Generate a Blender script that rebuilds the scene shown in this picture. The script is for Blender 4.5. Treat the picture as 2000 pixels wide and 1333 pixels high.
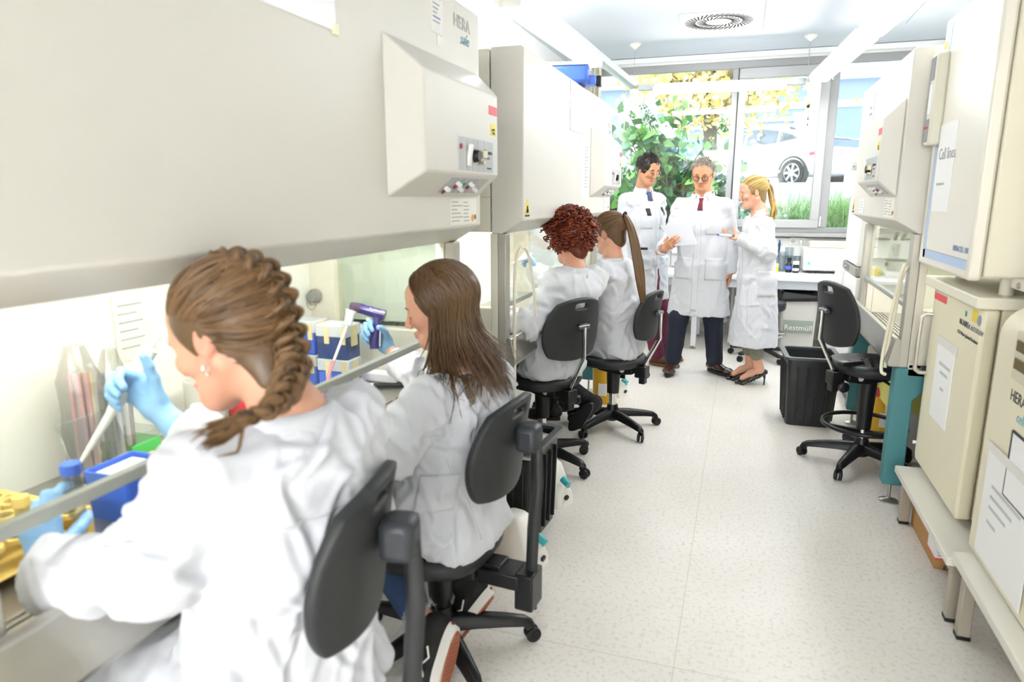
import bpy, bmesh, math, random
import numpy as np
from mathutils import Vector, Matrix
random.seed(7); RNG = np.random.default_rng(11)
for _o in list(bpy.data.objects): bpy.data.objects.remove(_o, do_unlink=True)
SC = bpy.context.scene; COL = SC.collection
# ------------------------------------------------------------------ camera
CAM = np.array([0, 0, 1.5]); FPX = 1333.0
_A = math.atan(.3413 * .9785); _P = math.atan(281 / 1333.)
_sa, _ca, _sp, _cp = math.sin(_A), math.cos(_A), math.sin(_P), math.cos(_P)
CR = np.array([_ca, _sa, 0]); CF = np.array([-_sa * _cp, _ca * _cp, -_sp]); CU = np.array([-_sa * _sp, _ca * _sp, _cp])
cd_ = bpy.data.cameras.new('camera'); cam = bpy.data.objects.new('camera', cd_); COL.objects.link(cam)
cd_.sensor_width = 36; cd_.lens = 24 * 1333 / 1333.33; cd_.clip_start = .02; cd_.clip_end = 300
cam.matrix_world = Matrix(((CR[0], CU[0], -CF[0], 0), (CR[1], CU[1], -CF[1], 0), (CR[2], CU[2], -CF[2], 1.5), (0, 0, 0, 1)))
cd_.dof.use_dof = True; cd_.dof.focus_distance = 4.3; cd_.dof.aperture_fstop = 2.8
SC.camera = cam
def _ray(x, y): return CF + CR * (x - 1000) / FPX - CU * (y - 666.5) / FPX
def pd(x, y, d): return CAM + _ray(x, y) * d            # pixel at a depth
def atz(x, y, z): r = _ray(x, y); return CAM + r * ((z - 1.5) / r[2])
def aty(x, y, Y): r = _ray(x, y); return CAM + r * (Y / r[1])
def atx(x, y, X): r = _ray(x, y); return CAM + r * (X / r[0])
# ------------------------------------------------------------------ world, exposure
W = bpy.data.worlds.new('World'); SC.world = W; W.use_nodes = True
nt = W.node_tree; bg = nt.nodes['Background']
bg.inputs[0].default_value = (.80, .90, 1.0, 1); bg.inputs[1].default_value = 3.0
vs = SC.view_settings; vs.view_transform = 'Standard'; vs.look = 'None'; vs.exposure = 0.9; vs.gamma = 1; vs.use_curve_mapping = False
LAMP = 18.0            # emission of the ceiling tubes
CABLAMP = 13.0         # emission of the tubes inside the safety cabinets
# ------------------------------------------------------------------ helpers
def lin(c):
    if isinstance(c, str):
        c = [int(c[i:i + 2], 16) / 255 for i in (0, 2, 4)]
    return tuple((x / 12.92 if x <= .04045 else ((x + .055) / 1.055) ** 2.4) for x in c)
MATS = {}
def mat(name, color='808080', rough=.5, metal=0, var=0, vscale=8, bump=0, bscale=40, trans=0, alpha=1, emit=0, ecol=None, attr=None, coat=0, sheen=0, spec=.5, ior=1.45, stretch=None, sss=0):
    if name in MATS: return MATS[name]
    m = bpy.data.materials.new(name); m.use_nodes = True; n = m.node_tree.nodes; l = m.node_tree.links
    b = n['Principled BSDF']; c = lin(color)
    I = b.inputs
    I['Base Color'].default_value = (*c, 1); I['Roughness'].default_value = rough; I['Metallic'].default_value = metal
    I['Transmission Weight'].default_value = trans; I['Alpha'].default_value = alpha; I['Coat Weight'].default_value = coat
    I['Sheen Weight'].default_value = sheen; I['Specular IOR Level'].default_value = spec; I['IOR'].default_value = ior
    if sss:
        I['Subsurface Weight'].default_value = sss; I['Subsurface Radius'].default_value = (.012, .005, .003); I['Subsurface Scale'].default_value = 1.0
    if emit:
        I['Emission Color'].default_value = (*lin(ecol or color), 1); I['Emission Strength'].default_value = emit
    src = None
    if var or bump:
        tc = n.new('ShaderNodeTexCoord'); mp = n.new('ShaderNodeMapping'); l.new(tc.outputs['Object'], mp.inputs[0])
        if stretch: mp.inputs['Scale'].default_value = stretch
    if var:
        t = n.new('ShaderNodeTexNoise'); t.inputs['Scale'].default_value = vscale; t.inputs['Detail'].default_value = 5
        l.new(mp.outputs[0], t.inputs['Vector'])
        r = n.new('ShaderNodeMapRange'); r.inputs[3].default_value = 1 - var; r.inputs[4].default_value = 1 + var
        l.new(t.outputs['Fac'], r.inputs[0])
        mx = n.new('ShaderNodeMix'); mx.data_type = 'RGBA'; mx.blend_type = 'MULTIPLY'; mx.inputs[0].default_value = 1
        mx.inputs[6].default_value = (*c, 1); l.new(r.outputs[0], mx.inputs[7]); src = mx.outputs[2]
    if attr:
        a = n.new('ShaderNodeAttribute'); a.attribute_name = attr
        mx = n.new('ShaderNodeMix'); mx.data_type = 'RGBA'; mx.blend_type = 'MULTIPLY'; mx.inputs[0].default_value = 1
        if src: l.new(src, mx.inputs[6])
        else: mx.inputs[6].default_value = (*c, 1)
        l.new(a.outputs['Color'], mx.inputs[7]); src = mx.outputs[2]
    if src: l.new(src, I['Base Color'])
    if bump:
        t = n.new('ShaderNodeTexNoise'); t.inputs['Scale'].default_value = bscale; t.inputs['Detail'].default_value = 4
        l.new(mp.outputs[0], t.inputs['Vector'])
        bp = n.new('ShaderNodeBump'); bp.inputs['Strength'].default_value = bump; bp.inputs['Distance'].default_value = .01
        l.new(t.outputs['Fac'], bp.inputs['Height']); l.new(bp.outputs[0], I['Normal'])
    MATS[name] = m; return m
def glassmat(name, color='ffffff', refl=.08, rough=0.02, tint=1.0):
    """thin clear sheet: mostly see-through, a little mirror at grazing angles"""
    if name in MATS: return MATS[name]
    m = bpy.data.materials.new(name); m.use_nodes = True; n = m.node_tree.nodes; l = m.node_tree.links
    n.remove(n['Principled BSDF']); o = n['Material Output']
    t = n.new('ShaderNodeBsdfTransparent'); t.inputs[0].default_value = (*lin(color), 1)
    g = n.new('ShaderNodeBsdfGlossy'); g.inputs['Roughness'].default_value = rough
    f = n.new('ShaderNodeLayerWeight'); f.inputs['Blend'].default_value = .5
    pw = n.new('ShaderNodeMath'); pw.operation = 'POWER'; pw.inputs[1].default_value = 5; l.new(f.outputs['Facing'], pw.inputs[0])
    mm = n.new('ShaderNodeMath'); mm.operation = 'MULTIPLY_ADD'; mm.inputs[1].default_value = .92; mm.inputs[2].default_value = refl; mm.use_clamp = True
    l.new(pw.outputs[0], mm.inputs[0])
    x = n.new('ShaderNodeMixShader'); l.new(mm.outputs[0], x.inputs[0]); l.new(t.outputs[0], x.inputs[1]); l.new(g.outputs[0], x.inputs[2])
    l.new(x.outputs[0], o.inputs['Surface']); MATS[name] = m; return m
def norm(v): v = np.asarray(v, float); return v / (np.linalg.norm(v) + 1e-12)
def frame(axis, up=(0, 0, 1)):
    z = norm(axis); u = np.asarray(up, float)
    if abs(np.dot(z, norm(u))) > .98: u = np.array([1., 0, 0]) if abs(z[0]) < .9 else np.array([0, 1., 0])
    x = norm(np.cross(u, z)); y = np.cross(z, x); return x, y, z
class MB:
    """collects shapes, then links them as ONE mesh object"""
    def __init__(s): s.v = []; s.f = []; s.n = 0
    def add(s, verts, faces):
        verts = np.asarray(verts, float).reshape(-1, 3); s.v.append(verts); o = s.n
        s.f += [tuple(i + o for i in f) for f in faces]; s.n += len(verts); return s
    def box(s, lo, hi):
        x0, y0, z0 = lo; x1, y1, z1 = hi
        return s.add([(x0, y0, z0), (x1, y0, z0), (x1, y1, z0), (x0, y1, z0), (x0, y0, z1), (x1, y0, z1), (x1, y1, z1), (x0, y1, z1)],
                     [(0, 3, 2, 1), (4, 5, 6, 7), (0, 1, 5, 4), (1, 2, 6, 5), (2, 3, 7, 6), (3, 0, 4, 7)])
    def obox(s, c, size, rz=0, tilt=None):
        x, y, z = np.array(size) / 2
        p = np.array([(-x, -y, -z), (x, -y, -z), (x, y, -z), (-x, y, -z), (-x, -y, z), (x, -y, z), (x, y, z), (-x, y, z)])
        M = Matrix.Rotation(rz, 3, 'Z')
        if tilt: M = M @ Matrix.Rotation(tilt[0], 3, 'X') @ Matrix.Rotation(tilt[1], 3, 'Y')
        p = p @ np.array(M).T + np.array(c)
        return s.add(p, [(0, 3, 2, 1), (4, 5, 6, 7), (0, 1, 5, 4), (1, 2, 6, 5), (2, 3, 7, 6), (3, 0, 4, 7)])
    def beam(s, a, b, w, h, up=(0, 0, 1)):
        x, y, z = frame(np.subtract(b, a), up); a = np.asarray(a, float); b = np.asarray(b, float)
        p = [c + x * sx * w / 2 + y * sy * h / 2 for c in (a, b) for sx, sy in ((-1, -1), (1, -1), (1, 1), (-1, 1))]
        return s.add(p, [(3, 2, 1, 0), (4, 5, 6, 7), (0, 1, 5, 4), (1, 2, 6, 5), (2, 3, 7, 6), (3, 0, 4, 7)])
    def loft(s, rings, cap=True, closed=False):
        rings = [np.asarray(r, float) for r in rings]; m = len(rings[0]); k = len(rings); f = []
        for i in range(k if closed else k - 1):
            a = i * m; b = ((i + 1) % k) * m
            for j in range(m): f.append((a + j, a + (j + 1) % m, b + (j + 1) % m, b + j))
        if cap and not closed: f.append(tuple(range(m - 1, -1, -1))); f.append(tuple((k - 1) * m + j for j in range(m)))
        return s.add(np.concatenate(rings), f)
    def tube(s, pts, r, n=10, up=(0, 0, 1), flat=1.0, cap=True, closed=False):
        pts = [np.asarray(p, float) for p in pts]; k = len(pts)
        rr = [r] * k if np.isscalar(r) else list(r); rings = []; px = None
        for i in range(k):
            if closed: t = pts[(i + 1) % k] - pts[i - 1]
            else: t = pts[min(i + 1, k - 1)] - pts[max(i - 1, 0)]
            x, y, z = frame(t, up)
            if px is not None:
                x2 = px - z * np.dot(px, z)
                if np.linalg.norm(x2) > 1e-6: x = norm(x2); y = np.cross(z, x)
            px = x; a = np.linspace(0, 2 * math.pi, n, endpoint=False)
            rings.append(pts[i] + np.outer(np.cos(a), x) * rr[i] + np.outer(np.sin(a), y) * rr[i] * flat)
        return s.loft(rings, cap, closed)
    def cyl(s, a, b, r, r2=None, n=20): return s.tube([a, b], [r, r if r2 is None else r2], n)
    def lathe(s, c, prof, n=24, axis=(0, 0, 1)):
        """prof: list of (radius, height) along the axis from c"""
        x, y, z = frame(axis, (0, 1, 0)); a = np.linspace(0, 2 * math.pi, n, endpoint=False); c = np.asarray(c, float)
        return s.loft([c + z * h + max(r, 1e-4) * (np.outer(np.cos(a), x) + np.outer(np.sin(a), y)) for r, h in prof])
    def prism(s, poly, a, b, axis):
        """2D polygon swept along axis 'x','y' or 'z' from a to b; polygon in the two other axes in xyz order"""
        P = []
        for t in (a, b):
            for u, v in poly: P.append({'x': (t, u, v), 'y': (u, t, v), 'z': (u, v, t)}[axis])
        m = len(poly); f = [tuple(range(m)), tuple(range(2 * m - 1, m - 1, -1))] + [(i + m, (i + 1) % m + m, (i + 1) % m, i) for i in range(m)]
        return s.add(P, f)
    def sphere(s, c, r, n=14, m=8):
        r = np.array([r] * 3 if np.isscalar(r) else r, float); c = np.asarray(c, float); rings = []
        for i in range(m + 1):
            t = -math.pi / 2 + math.pi * i / m; a = np.linspace(0, 2 * math.pi, n, endpoint=False); q = max(math.cos(t), .01)
            rings.append(c + np.stack([np.cos(a) * q, np.sin(a) * q, np.full(n, math.sin(t))], 1) * r)
        return s.loft(rings)
    def mesh(s, name, angle=40, fixn=True):
        me = bpy.data.meshes.new(name); v = np.concatenate(s.v) if s.v else np.zeros((0, 3))
        me.from_pydata(v.tolist(), [], s.f)
        if fixn:
            bm = bmesh.new(); bm.from_mesh(me); bmesh.ops.recalc_face_normals(bm, faces=bm.faces); bm.to_mesh(me); bm.free()
        me.polygons.foreach_set('use_smooth', [True] * len(me.polygons))
        if angle < 180: me.set_sharp_from_angle(angle=math.radians(angle))
        return me
    def build(s, name, m, parent=None, bevel=0, angle=40, rel=True, sub=0, fixn=True):
        if rel and parent is not None:
            o = wloc(parent); s.v = [np.concatenate(s.v) - o]
        return link(name, s.mesh(name, angle, fixn), m, parent, bevel, sub)
def wloc(o):
    p = np.zeros(3)
    while o is not None: p = p + np.array(o.location); o = o.parent
    return p
def link(name, me, m, parent=None, bevel=0, sub=0):
    o = bpy.data.objects.new(name, me); COL.objects.link(o)
    if m is not None:
        for x in (m if isinstance(m, (list, tuple)) else [m]): me.materials.append(x)
    if parent is not None: o.parent = parent
    if bevel:
        b = o.modifiers.new('bevel', 'BEVEL'); b.width = bevel; b.segments = 2; b.limit_method = 'ANGLE'; b.angle_limit = math.radians(35)
    if sub:
        b = o.modifiers.new('sub', 'SUBSURF'); b.levels = sub; b.render_levels = sub
    return o
def tag(o, label, cat, group=None, kind=None):
    o['label'] = label; o['category'] = cat
    if group: o['group'] = group
    if kind: o['kind'] = kind
    return o
def thing(name, label, cat, loc=(0, 0, 0), rz=0, group=None):
    o = bpy.data.objects.new(name, None); COL.objects.link(o); o.location = [float(x) for x in loc]; o.rotation_euler = (0, 0, rz)
    o.empty_display_size = .1
    return tag(o, label, cat, group)
def struct(o, label=None):
    o['kind'] = 'structure'
    if label: o['label'] = label
    return o
def copytree(o, parent=None):
    c = o.copy(); COL.objects.link(c); c.parent = parent
    for ch in o.children: copytree(ch, c)
    return c
def text(name, s, size, m, parent, origin, xdir, ydir, align='LEFT', extrude=.0004, shear=0, xs=1.0, rel=True):
    """flat lettering: origin (world), text runs along xdir, letters up along ydir"""
    cu = bpy.data.curves.new(name, 'FONT'); cu.body = s; cu.size = size; cu.align_x = align; cu.extrude = extrude; cu.shear = shear; cu.resolution_u = 2
    t = bpy.data.objects.new(name, cu); COL.objects.link(t)
    bpy.context.view_layer.update()
    me = bpy.data.meshes.new_from_object(t); bpy.data.objects.remove(t, do_unlink=True)
    x = norm(xdir); y = norm(ydir); z = np.cross(x, y); n = len(me.vertices)
    co = np.zeros(n * 3); me.vertices.foreach_get('co', co); co = co.reshape(-1, 3)
    w = np.asarray(origin, float) + np.outer(co[:, 0] * xs, x) + np.outer(co[:, 1], y) + np.outer(co[:, 2], z)
    if parent is not None and rel: w = w - wloc(parent)
    me.vertices.foreach_set('co', w.ravel()); me.update(); me.name = name
    return link(name, me, m, parent)
# ================================================================== the room
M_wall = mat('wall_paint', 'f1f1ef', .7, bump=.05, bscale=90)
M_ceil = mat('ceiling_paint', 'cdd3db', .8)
M_floor = mat('linoleum', 'dfd8ca', .32, spec=.45)
def _floor(m):
    n = m.node_tree.nodes; l = m.node_tree.links; b = n['Principled BSDF']
    tc = n.new('ShaderNodeTexCoord')
    def noise(sc, det):
        t = n.new('ShaderNodeTexNoise'); t.inputs['Scale'].default_value = sc; t.inputs['Detail'].default_value = det; l.new(tc.outputs['Object'], t.inputs['Vector']); return t
    def ramp(src, stops):
        r = n.new('ShaderNodeValToRGB'); l.new(src, r.inputs[0])
        while len(r.color_ramp.elements) < len(stops): r.color_ramp.elements.new(.5)
        for e, (p, c) in zip(r.color_ramp.elements, stops): e.position = p; e.color = (*lin(c), 1)
        return r
    a = ramp(noise(1.6, 6).outputs['Fac'], [(.3, 'dfdad2'), (.7, 'e9e5de')])
    v = n.new('ShaderNodeTexVoronoi'); v.inputs['Scale'].default_value = 75; l.new(tc.outputs['Object'], v.inputs['Vector'])
    sp = ramp(v.outputs['Distance'], [(.10, 'b3aa9e'), (.24, 'ffffff')])
    s2 = ramp(noise(60, 3).outputs['Fac'], [(.32, 'c9bdac'), (.48, 'ffffff'), (.62, 'ffffff'), (.74, 'fffdf5')])
    wn = ramp(noise(9, 2).outputs['Fac'], [(.50, '000000'), (.85, 'ffffff')])
    def mul(x, y, f=1):
        k = n.new('ShaderNodeMix'); k.data_type = 'RGBA'; k.blend_type = 'MULTIPLY'
        if isinstance(f, float) or isinstance(f, int): k.inputs[0].default_value = f
        else: l.new(f, k.inputs[0])
        l.new(x, k.inputs[6]); l.new(y, k.inputs[7]); return k.outputs[2]
    c = mul(a.outputs[0], sp.outputs[0], wn.outputs[0]); c = mul(c, s2.outputs[0], .35); l.new(c, b.inputs['Base Color'])
    rr = n.new('ShaderNodeMapRange'); l.new(noise(5, 4).outputs['Fac'], rr.inputs[0]); rr.inputs[3].default_value = .26; rr.inputs[4].default_value = .42; l.new(rr.outputs[0], b.inputs['Roughness'])
_floor(M_floor)
XL, XR, YB, YF, ZC = -1.95, 1.75, 7.95, -7.0, 2.95
o = struct(MB().box((XL, YF, -.1), (XR, YB, 0)).build('floor', M_floor))
M_seam = mat('floor_seam', 'cfc5b6', .5)
for i, x in enumerate((-.12,)):
    MB().box((x - .0015, YF + .01, 0), (x + .0015, 7.2, .0006)).build('weld_seam', M_seam, o)
MB().box((-.9, 2.02, 0), (1.2, 2.023, .0006)).build('weld_seam', M_seam, o)
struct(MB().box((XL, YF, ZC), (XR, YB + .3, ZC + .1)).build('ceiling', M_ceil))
_c = bpy.data.objects['ceiling']
for (x, y0, y1) in ((.055, 5.2, 6.8), (1.2, 5.2, 6.98)):
    MB().box((x - .003, y0, ZC - .0012), (x + .003, y1, ZC + .001)).build('ceiling_joint', mat('joint_grey', '9a9a9a', .8), _c)
MB().obox((.075, 5.55, ZC - .006), (.09, .12, .012)).build('ceiling_sticker', mat('pink_sign', 'd98aa0', .6), _c)
struct(MB().box((XL - .1, YF, 0), (XL, YB, ZC)).build('wall_left', M_wall))
struct(MB().box((XR, YF, 0), (XR + .1, YB, ZC)).build('wall_right', M_wall))
struct(MB().box((XL, YF - .1, 0), (XR, YF, ZC)).build('wall_rear', M_wall))
# back wall with one wide window band
WZ0, WZ1, WX0, WX1 = 1.13, 2.90, -1.93, 1.55
b = MB().box((XL, YB, 0), (XR, YB + .28, WZ0)).box((XL, YB, WZ1), (XR, YB + .28, ZC)).box((XL, YB, WZ0), (WX0, YB + .28, WZ1)).box((WX1, YB, WZ0), (XR, YB + .28, WZ1))
struct(b.build('wall_back', M_wall))
struct(MB().box((XL, YB - .012, 0), (XR, YB, .09)).build('baseboard_back', mat('base_vinyl', 'cfcdc8', .5, var=.12, vscale=120), bevel=.003))
struct(MB().box((XL, YF, 0), (XL + .012, YB, .08)).build('baseboard_left', mat('base_vinyl'), bevel=.003))
struct(MB().box((XR - .012, YF, 0), (XR, YB, .08)).build('baseboard_right', mat('base_vinyl'), bevel=.003))
M_alu = mat('window_aluminium', 'a4a5a6', .38, metal=.35)
M_alu2 = mat('window_aluminium_light', 'b4b5b6', .34, metal=.4)
M_pane = glassmat('window_glass', 'f7fbfb', refl=.055)
win = struct(thing('window_1', 'wide aluminium window above the back desk', 'window', (0, YB, WZ0)))
def bars(name, rects, y0, y1, m, parent, bevel=.004):
    for (x0, z0, x1, z1) in rects: MB().box((x0, y0, z0), (x1, y1, z1)).build(name, m, parent, bevel)
fy0, fy1 = YB + .02, YB + .09
bars('window_frame', [(WX0, WZ0, WX1, WZ0 + .055), (WX0, WZ1 - .075, WX1, WZ1), (WX0, WZ0 + .055, WX0 + .05, WZ1 - .075), (WX1 - .05, WZ0 + .055, WX1, WZ1 - .075),
                      (-.205, WZ0 + .055, -.145, WZ1 - .075), (.745, WZ0 + .055, .835, WZ1 - .075)], fy0, fy1, M_alu, win)
# hinged casement, a second frame set proud of the first
cz0, cz1, cx0, cx1 = WZ0 + .05, WZ1 - .08, -.135, .75
bars('casement_frame', [(cx0, cz0, cx1, cz0 + .085), (cx0, cz1 - .1, cx1, cz1), (cx0, cz0 + .085, cx0 + .075, cz1 - .1), (cx1 - .085, cz0 + .085, cx1, cz1 - .1)], fy0 - .03, fy1 - .01, M_alu2, win)
MB().box((cx0 - .008, fy0 - .012, cz0), (cx0, fy0 + .02, cz1)).build('window_seal', mat('rubber_black', '23262a', .6), win)
h = MB().box((-.125, fy0 - .045, 1.60), (-.105, fy0 - .03, 1.70)).tube([(-.115, fy0 - .04, 1.68), (-.115, fy0 - .075, 1.68), (-.115, fy0 - .08, 1.66), (-.115, fy0 - .078, 1.53)], .009, 8)
h.build('window_handle', mat('white_plastic', 'eeeeea', .4), win)
MB().box((.757, fy0 - .03, 1.2), (.772, fy0 - .005, 1.30)).build('hinge', mat('white_plastic'), win)
MB().box((.757, fy0 - .03, 2.66), (.772, fy0 - .005, 2.74)).build('hinge', mat('white_plastic'), win)
for (x0, x1, z0, z1) in ((WX0 + .05, -.205, WZ0 + .055, WZ1 - .075), (cx0 + .075, cx1 - .085, cz0 + .085, cz1 - .1), (.835, WX1 - .05, WZ0 + .055, WZ1 - .075)):
    MB().box((x0, YB + .05, z0), (x1, YB + .056, z1)).build('pane', M_pane, win)
struct(MB().box((XL + .01, YB - .2, 2.895), (XR - .01, YB - .13, 2.945)).build('trim_1', mat('white_paint', 'f0f1f1', .5), bevel=.004), 'white curtain rail box under the ceiling')
struct(MB().box((XL + .01, YB - .13, 2.925), (XR - .01, YB, 2.945)).build('trim_2', mat('white_paint'), bevel=.002))
# granite sill
M_gran = mat('granite', 'a9a8a6', .35, var=.35, vscale=220)
struct(MB().box((XL + .012, YB - .16, WZ0 - .035), (XR - .012, YB + .02, WZ0)).build('trim_3', M_gran, bevel=.004), 'speckled grey granite window sill')
# cable trunking with sockets
tr = struct(MB().box((XL + .012, YB - .065, .885), (XR - .012, YB - .001, 1.075)).build('trim_4', mat('trunk_white', 'f4f4f0', .45), bevel=.005), 'white cable trunking under the sill')
M_sock = mat('socket_white', 'f7f7f3', .35)
for k, x in enumerate((.515, .592)):
    so = tag(MB().box((x - .038, YB - .075, 1.005), (x + .038, YB - .066, 1.08)).build('wall_socket', M_sock, bevel=.004), ['white wall socket left open in the cable trunking', 'white wall socket holding a plug in the cable trunking'][k], 'socket')
    MB().lathe((x, YB - .0755, 1.042), [(.024, 0), (.022, .002), (.019, -.006), (.0, -.006)], 20, (0, -1, 0)).build('socket_well', mat('socket_grey', 'd8d8d4', .5), so)
    if k == 0:
        for dx in (-.009, .009): MB().cyl((x + dx, YB - .072, 1.042), (x + dx, YB - .077, 1.042), .003, n=8).build('contact_hole', mat('hole_dark', '555555', .6), so)
pl = MB().cyl((.592, YB - .076, 1.042), (.592, YB - .115, 1.042), .02, .016, 16).tube([(.592, YB - .112, 1.04), (.592, YB - .13, 1.0), (.60, YB - .12, .93), (.64, YB - .15, .80), (.66, YB - .2, .765)], .0045, 8)
tag(pl.build('power_plug', M_sock), 'white round plug and cord in the trunking socket', 'plug')
# vertical blind parked at the left end of the window
bl = thing('vertical_blind', 'cream vertical blind slats bunched at the window end', 'blind', (-1.75, YB - .16, 2.3))
M_vane = mat('blind_fabric', 'ece7d6', .8, var=.06, vscale=60, stretch=(1, 1, .05))
for i in range(9):
    x = -1.875 + i * .036; a = 1.25 + .25 * math.sin(i * 1.7); dx = .045 * math.cos(a); dy = .045 * math.sin(a)
    MB().prism([(x - dx, YB - .16 - dy), (x + .002 - dx, YB - .16 - dy), (x + .004, YB - .16), (x + dx + .002, YB - .16 + dy), (x + dx, YB - .16 + dy), (x + .001, YB - .16)], 1.18, 2.885, 'z').build('slat', M_vane, bl)
# ------------------------------------------------------------------ lamps on the suspended rail
M_tube = mat('lamp_diffuser', 'fffdf8', .4, emit=LAMP, ecol='ffffff')
M_up = mat('lamp_uplight', 'fffaf0', .4, emit=LAMP * .08, ecol='ffffff')
M_lampbody = mat('lamp_body', 'f2f1ea', .4)
M_rail = mat('rail_grey', 'c9cfd2', .35, metal=.25)
LZ = 2.55
def rail(name, a, b, label):
    r = thing(name, label, 'rail', a)
    MB().beam(a, b, .05, .055).build('profile', M_rail, r, .004)
    d = norm(np.subtract(b, a)); s = np.cross(d, (0, 0, 1)) * .06
    MB().beam(np.add(a, s * -.5) - np.array((0, 0, .02)), np.add(b, s * -.5) - np.array((0, 0, .02)), .05, .012).build('tray', mat('rail_pale', 'dfe6e8', .3), r, .003)
    return r
RLY, RRY = 7.08, 7.2
xl0, xl1, xr0, xr1 = -1.17, -1.09, .62, .48       # rails splay slightly, as in the photo
def xl(y): return -1.20 + (y - 4.0) * .036
def xr(y): return .66 - (y - 5.2) * .078
rail('lamp_rail', (xl(3.72), 3.72, LZ + .02), (xl(RLY), RLY, LZ + .02), 'long pale grey lamp rail hung above the desk cabinets, window blind end')
rail('lamp_rail', (xr(-.6), -.6, LZ + .02), (xr(RRY), RRY, LZ + .02), 'long pale grey lamp rail hung above the incubators')
rail('lamp_rail', (xl(RLY) + .03, RLY, LZ + .0), (xr(RRY) - .04, RRY - .02, LZ), 'short pale grey cross rail hung in front of the window')
def lampunit(a, b, label, w=.15, group=None, dm=None):
    L = thing('ceiling_lamp', label, 'lamp', np.add(a, b) / 2, group=group)
    a = np.asarray(a, float); b = np.asarray(b, float); d = norm(b - a); s = np.cross(d, (0, 0, 1))
    prof = [(-w / 2, .03), (-w / 2, -.012), (-w / 2 + .012, -.03), (w / 2 - .012, -.03), (w / 2, -.012), (w / 2, .03)]
    MB().loft([[p + s * u + np.array((0, 0, v)) for u, v in prof] for p in (a, b)]).build('diffuser', dm or M_tube, L, angle=60)
    for p, q in ((a, -1), (b, 1)):
        MB().loft([[p + d * q * t + s * u * 1.02 + np.array((0, 0, v * 1.03)) for u, v in prof] for t in (.0005, .014)]).build('end_cap', M_lampbody, L)
    MB().beam(a + (0, 0, .041), b + (0, 0, .041), w * .96, .02).build('housing', M_lampbody, L, .003)
    MB().beam(a + d * .05 + (0, 0, .0545), b - d * .05 + (0, 0, .0545), w * .6, .006).build('uplight', M_up, L)
    return L
def onl(y, dz=-.03): return (xl(y) - .05, y, LZ + dz)
def onr(y, dz=-.03): return (xr(y) + .02, y, LZ + dz)
lampunit(onl(3.72), onl(5.55), 'long bright lamp on the rail above the second safety cabinet')
lampunit(onr(5.22), onr(6.85), 'long bright lamp on the rail above the fridge, window end')
lampunit(onr(3.5), onr(5.08), 'long bright lamp on the rail above the incubators, next to the window lamp')
lampunit((-.90, 7.06, LZ - .035), (.28, 7.14, LZ - .035), 'bright lamp on the cross rail in front of the window', w=.11)
for k, y in enumerate((-3.2, -4.2, -5.2, -6.2)):      # unseen lamps added behind the camera as frontal fill
    lampunit((-1.1, y, LZ + .1), (.75, y, LZ + .1), 'bright fill lamp added out of view behind the camera', w=.34, group='fill lamps added behind the camera', dm=mat('fill_diffuser', 'fffdf8', .4, emit=LAMP * 1.25, ecol='ffffff'))
M_steel_w = mat('wire_grey', 'b8b8b8', .4, metal=.6)
for i, (x, y) in enumerate(((-1.10, 7.05), (.475, 7.2))):
    cn = thing('lamp_pendant', ['white ceiling canopy with thin wire holding the rail corner above the blind', 'white ceiling canopy with thick cable holding the rail corner by the casement'][i], 'pendant', (x, y, ZC))
    MB().lathe((x, y, ZC), [(.055, 0), (.054, -.012), (.03, -.035), (.008, -.05), (.004, -.055)], 20).build('canopy', M_lampbody, cn)
    MB().cyl((x, y, ZC - .05), (x, y, LZ + .04), .002 if i == 0 else .004, n=6).build('wire', M_steel_w, cn)
# ------------------------------------------------------------------ swirl air outlet
v = thing('air_vent', 'square white swirl air vent with black slots in the ceiling', 'air vent', (-.30, 6.35, ZC))
VX, VY = -.305, 6.38
MB().box((VX - .3, VY - .3, ZC - .012), (VX + .3, VY + .3, ZC)).build('plate', mat('vent_white', 'f5f5f3', .45), v, .003)
M_slot = mat('vent_slot', '0c0c0c', .8)
for ring, (r0, r1, n) in enumerate(((.105, .175, 26), (.19, .275, 40))):
    for i in range(n):
        a = 2 * math.pi * i / n; sk = .35
        p0 = (VX + r0 * math.cos(a), VY + r0 * math.sin(a), ZC - .0125); p1 = (VX + r1 * math.cos(a + sk), VY + r1 * math.sin(a + sk), ZC - .0125)
        MB().beam(p0, p1, .012, .003).build('slot', M_slot, v)
# ================================================================== safety cabinets
M_cream = mat('cabinet_cream', 'dddad1', .42, bump=.03, bscale=220)
M_creamd = mat('cabinet_cream_side', 'e4e0d2', .45)
M_ss = mat('stainless', 'b3b1aa', .3, metal=.85, var=.06, vscale=40, stretch=(1, 14, 14))
M_ssm = mat('stainless_matt', 'b9b6ad', .42, metal=.6)
M_teal = mat('teal_paint', '4b868d', .4)
M_glass = glassmat('sash_glass', 'f9fbf8', refl=.045)
M_gback = mat('chamber_back', 'e9e8e0', .5)
M_cablamp = mat('cabinet_tube', 'fffdf6', .4, emit=CABLAMP, ecol='ffffff')
M_black = mat('black_plastic', '1b1c1d', .45)
M_grey = mat('panel_grey', 'b8b9ba', .4)
M_ink = mat('print_dark', '34383c', .6); M_inkg = mat('print_grey', 'a7adb0', .6); M_teal_ink = mat('print_teal', '7fb0bd', .5)
M_red = mat('sticker_red', 'e8505c', .5); M_yel = mat('sticker_yellow', 'eed94a', .5); M_paper = mat('paper', 'f6f6f4', .7)
M_orange = mat('sticker_orange', 'e2a13c', .5); M_inkb = mat('print_blue', '4b64b5', .5)
M_dot_r = mat('lamp_red', '9c2a35', .3); M_dot_g = mat('lamp_green', '2f9a63', .3)
CZ0 = .77
def L(b, name, m, parent, **k): return b.build(name, m, parent, rel=False, **k)
def T(s, size, m, parent, o, **k): return text('lettering', s, size, m, parent, o, (1, 0, 0), (0, 0, 1), rel=False, **k)
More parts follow.
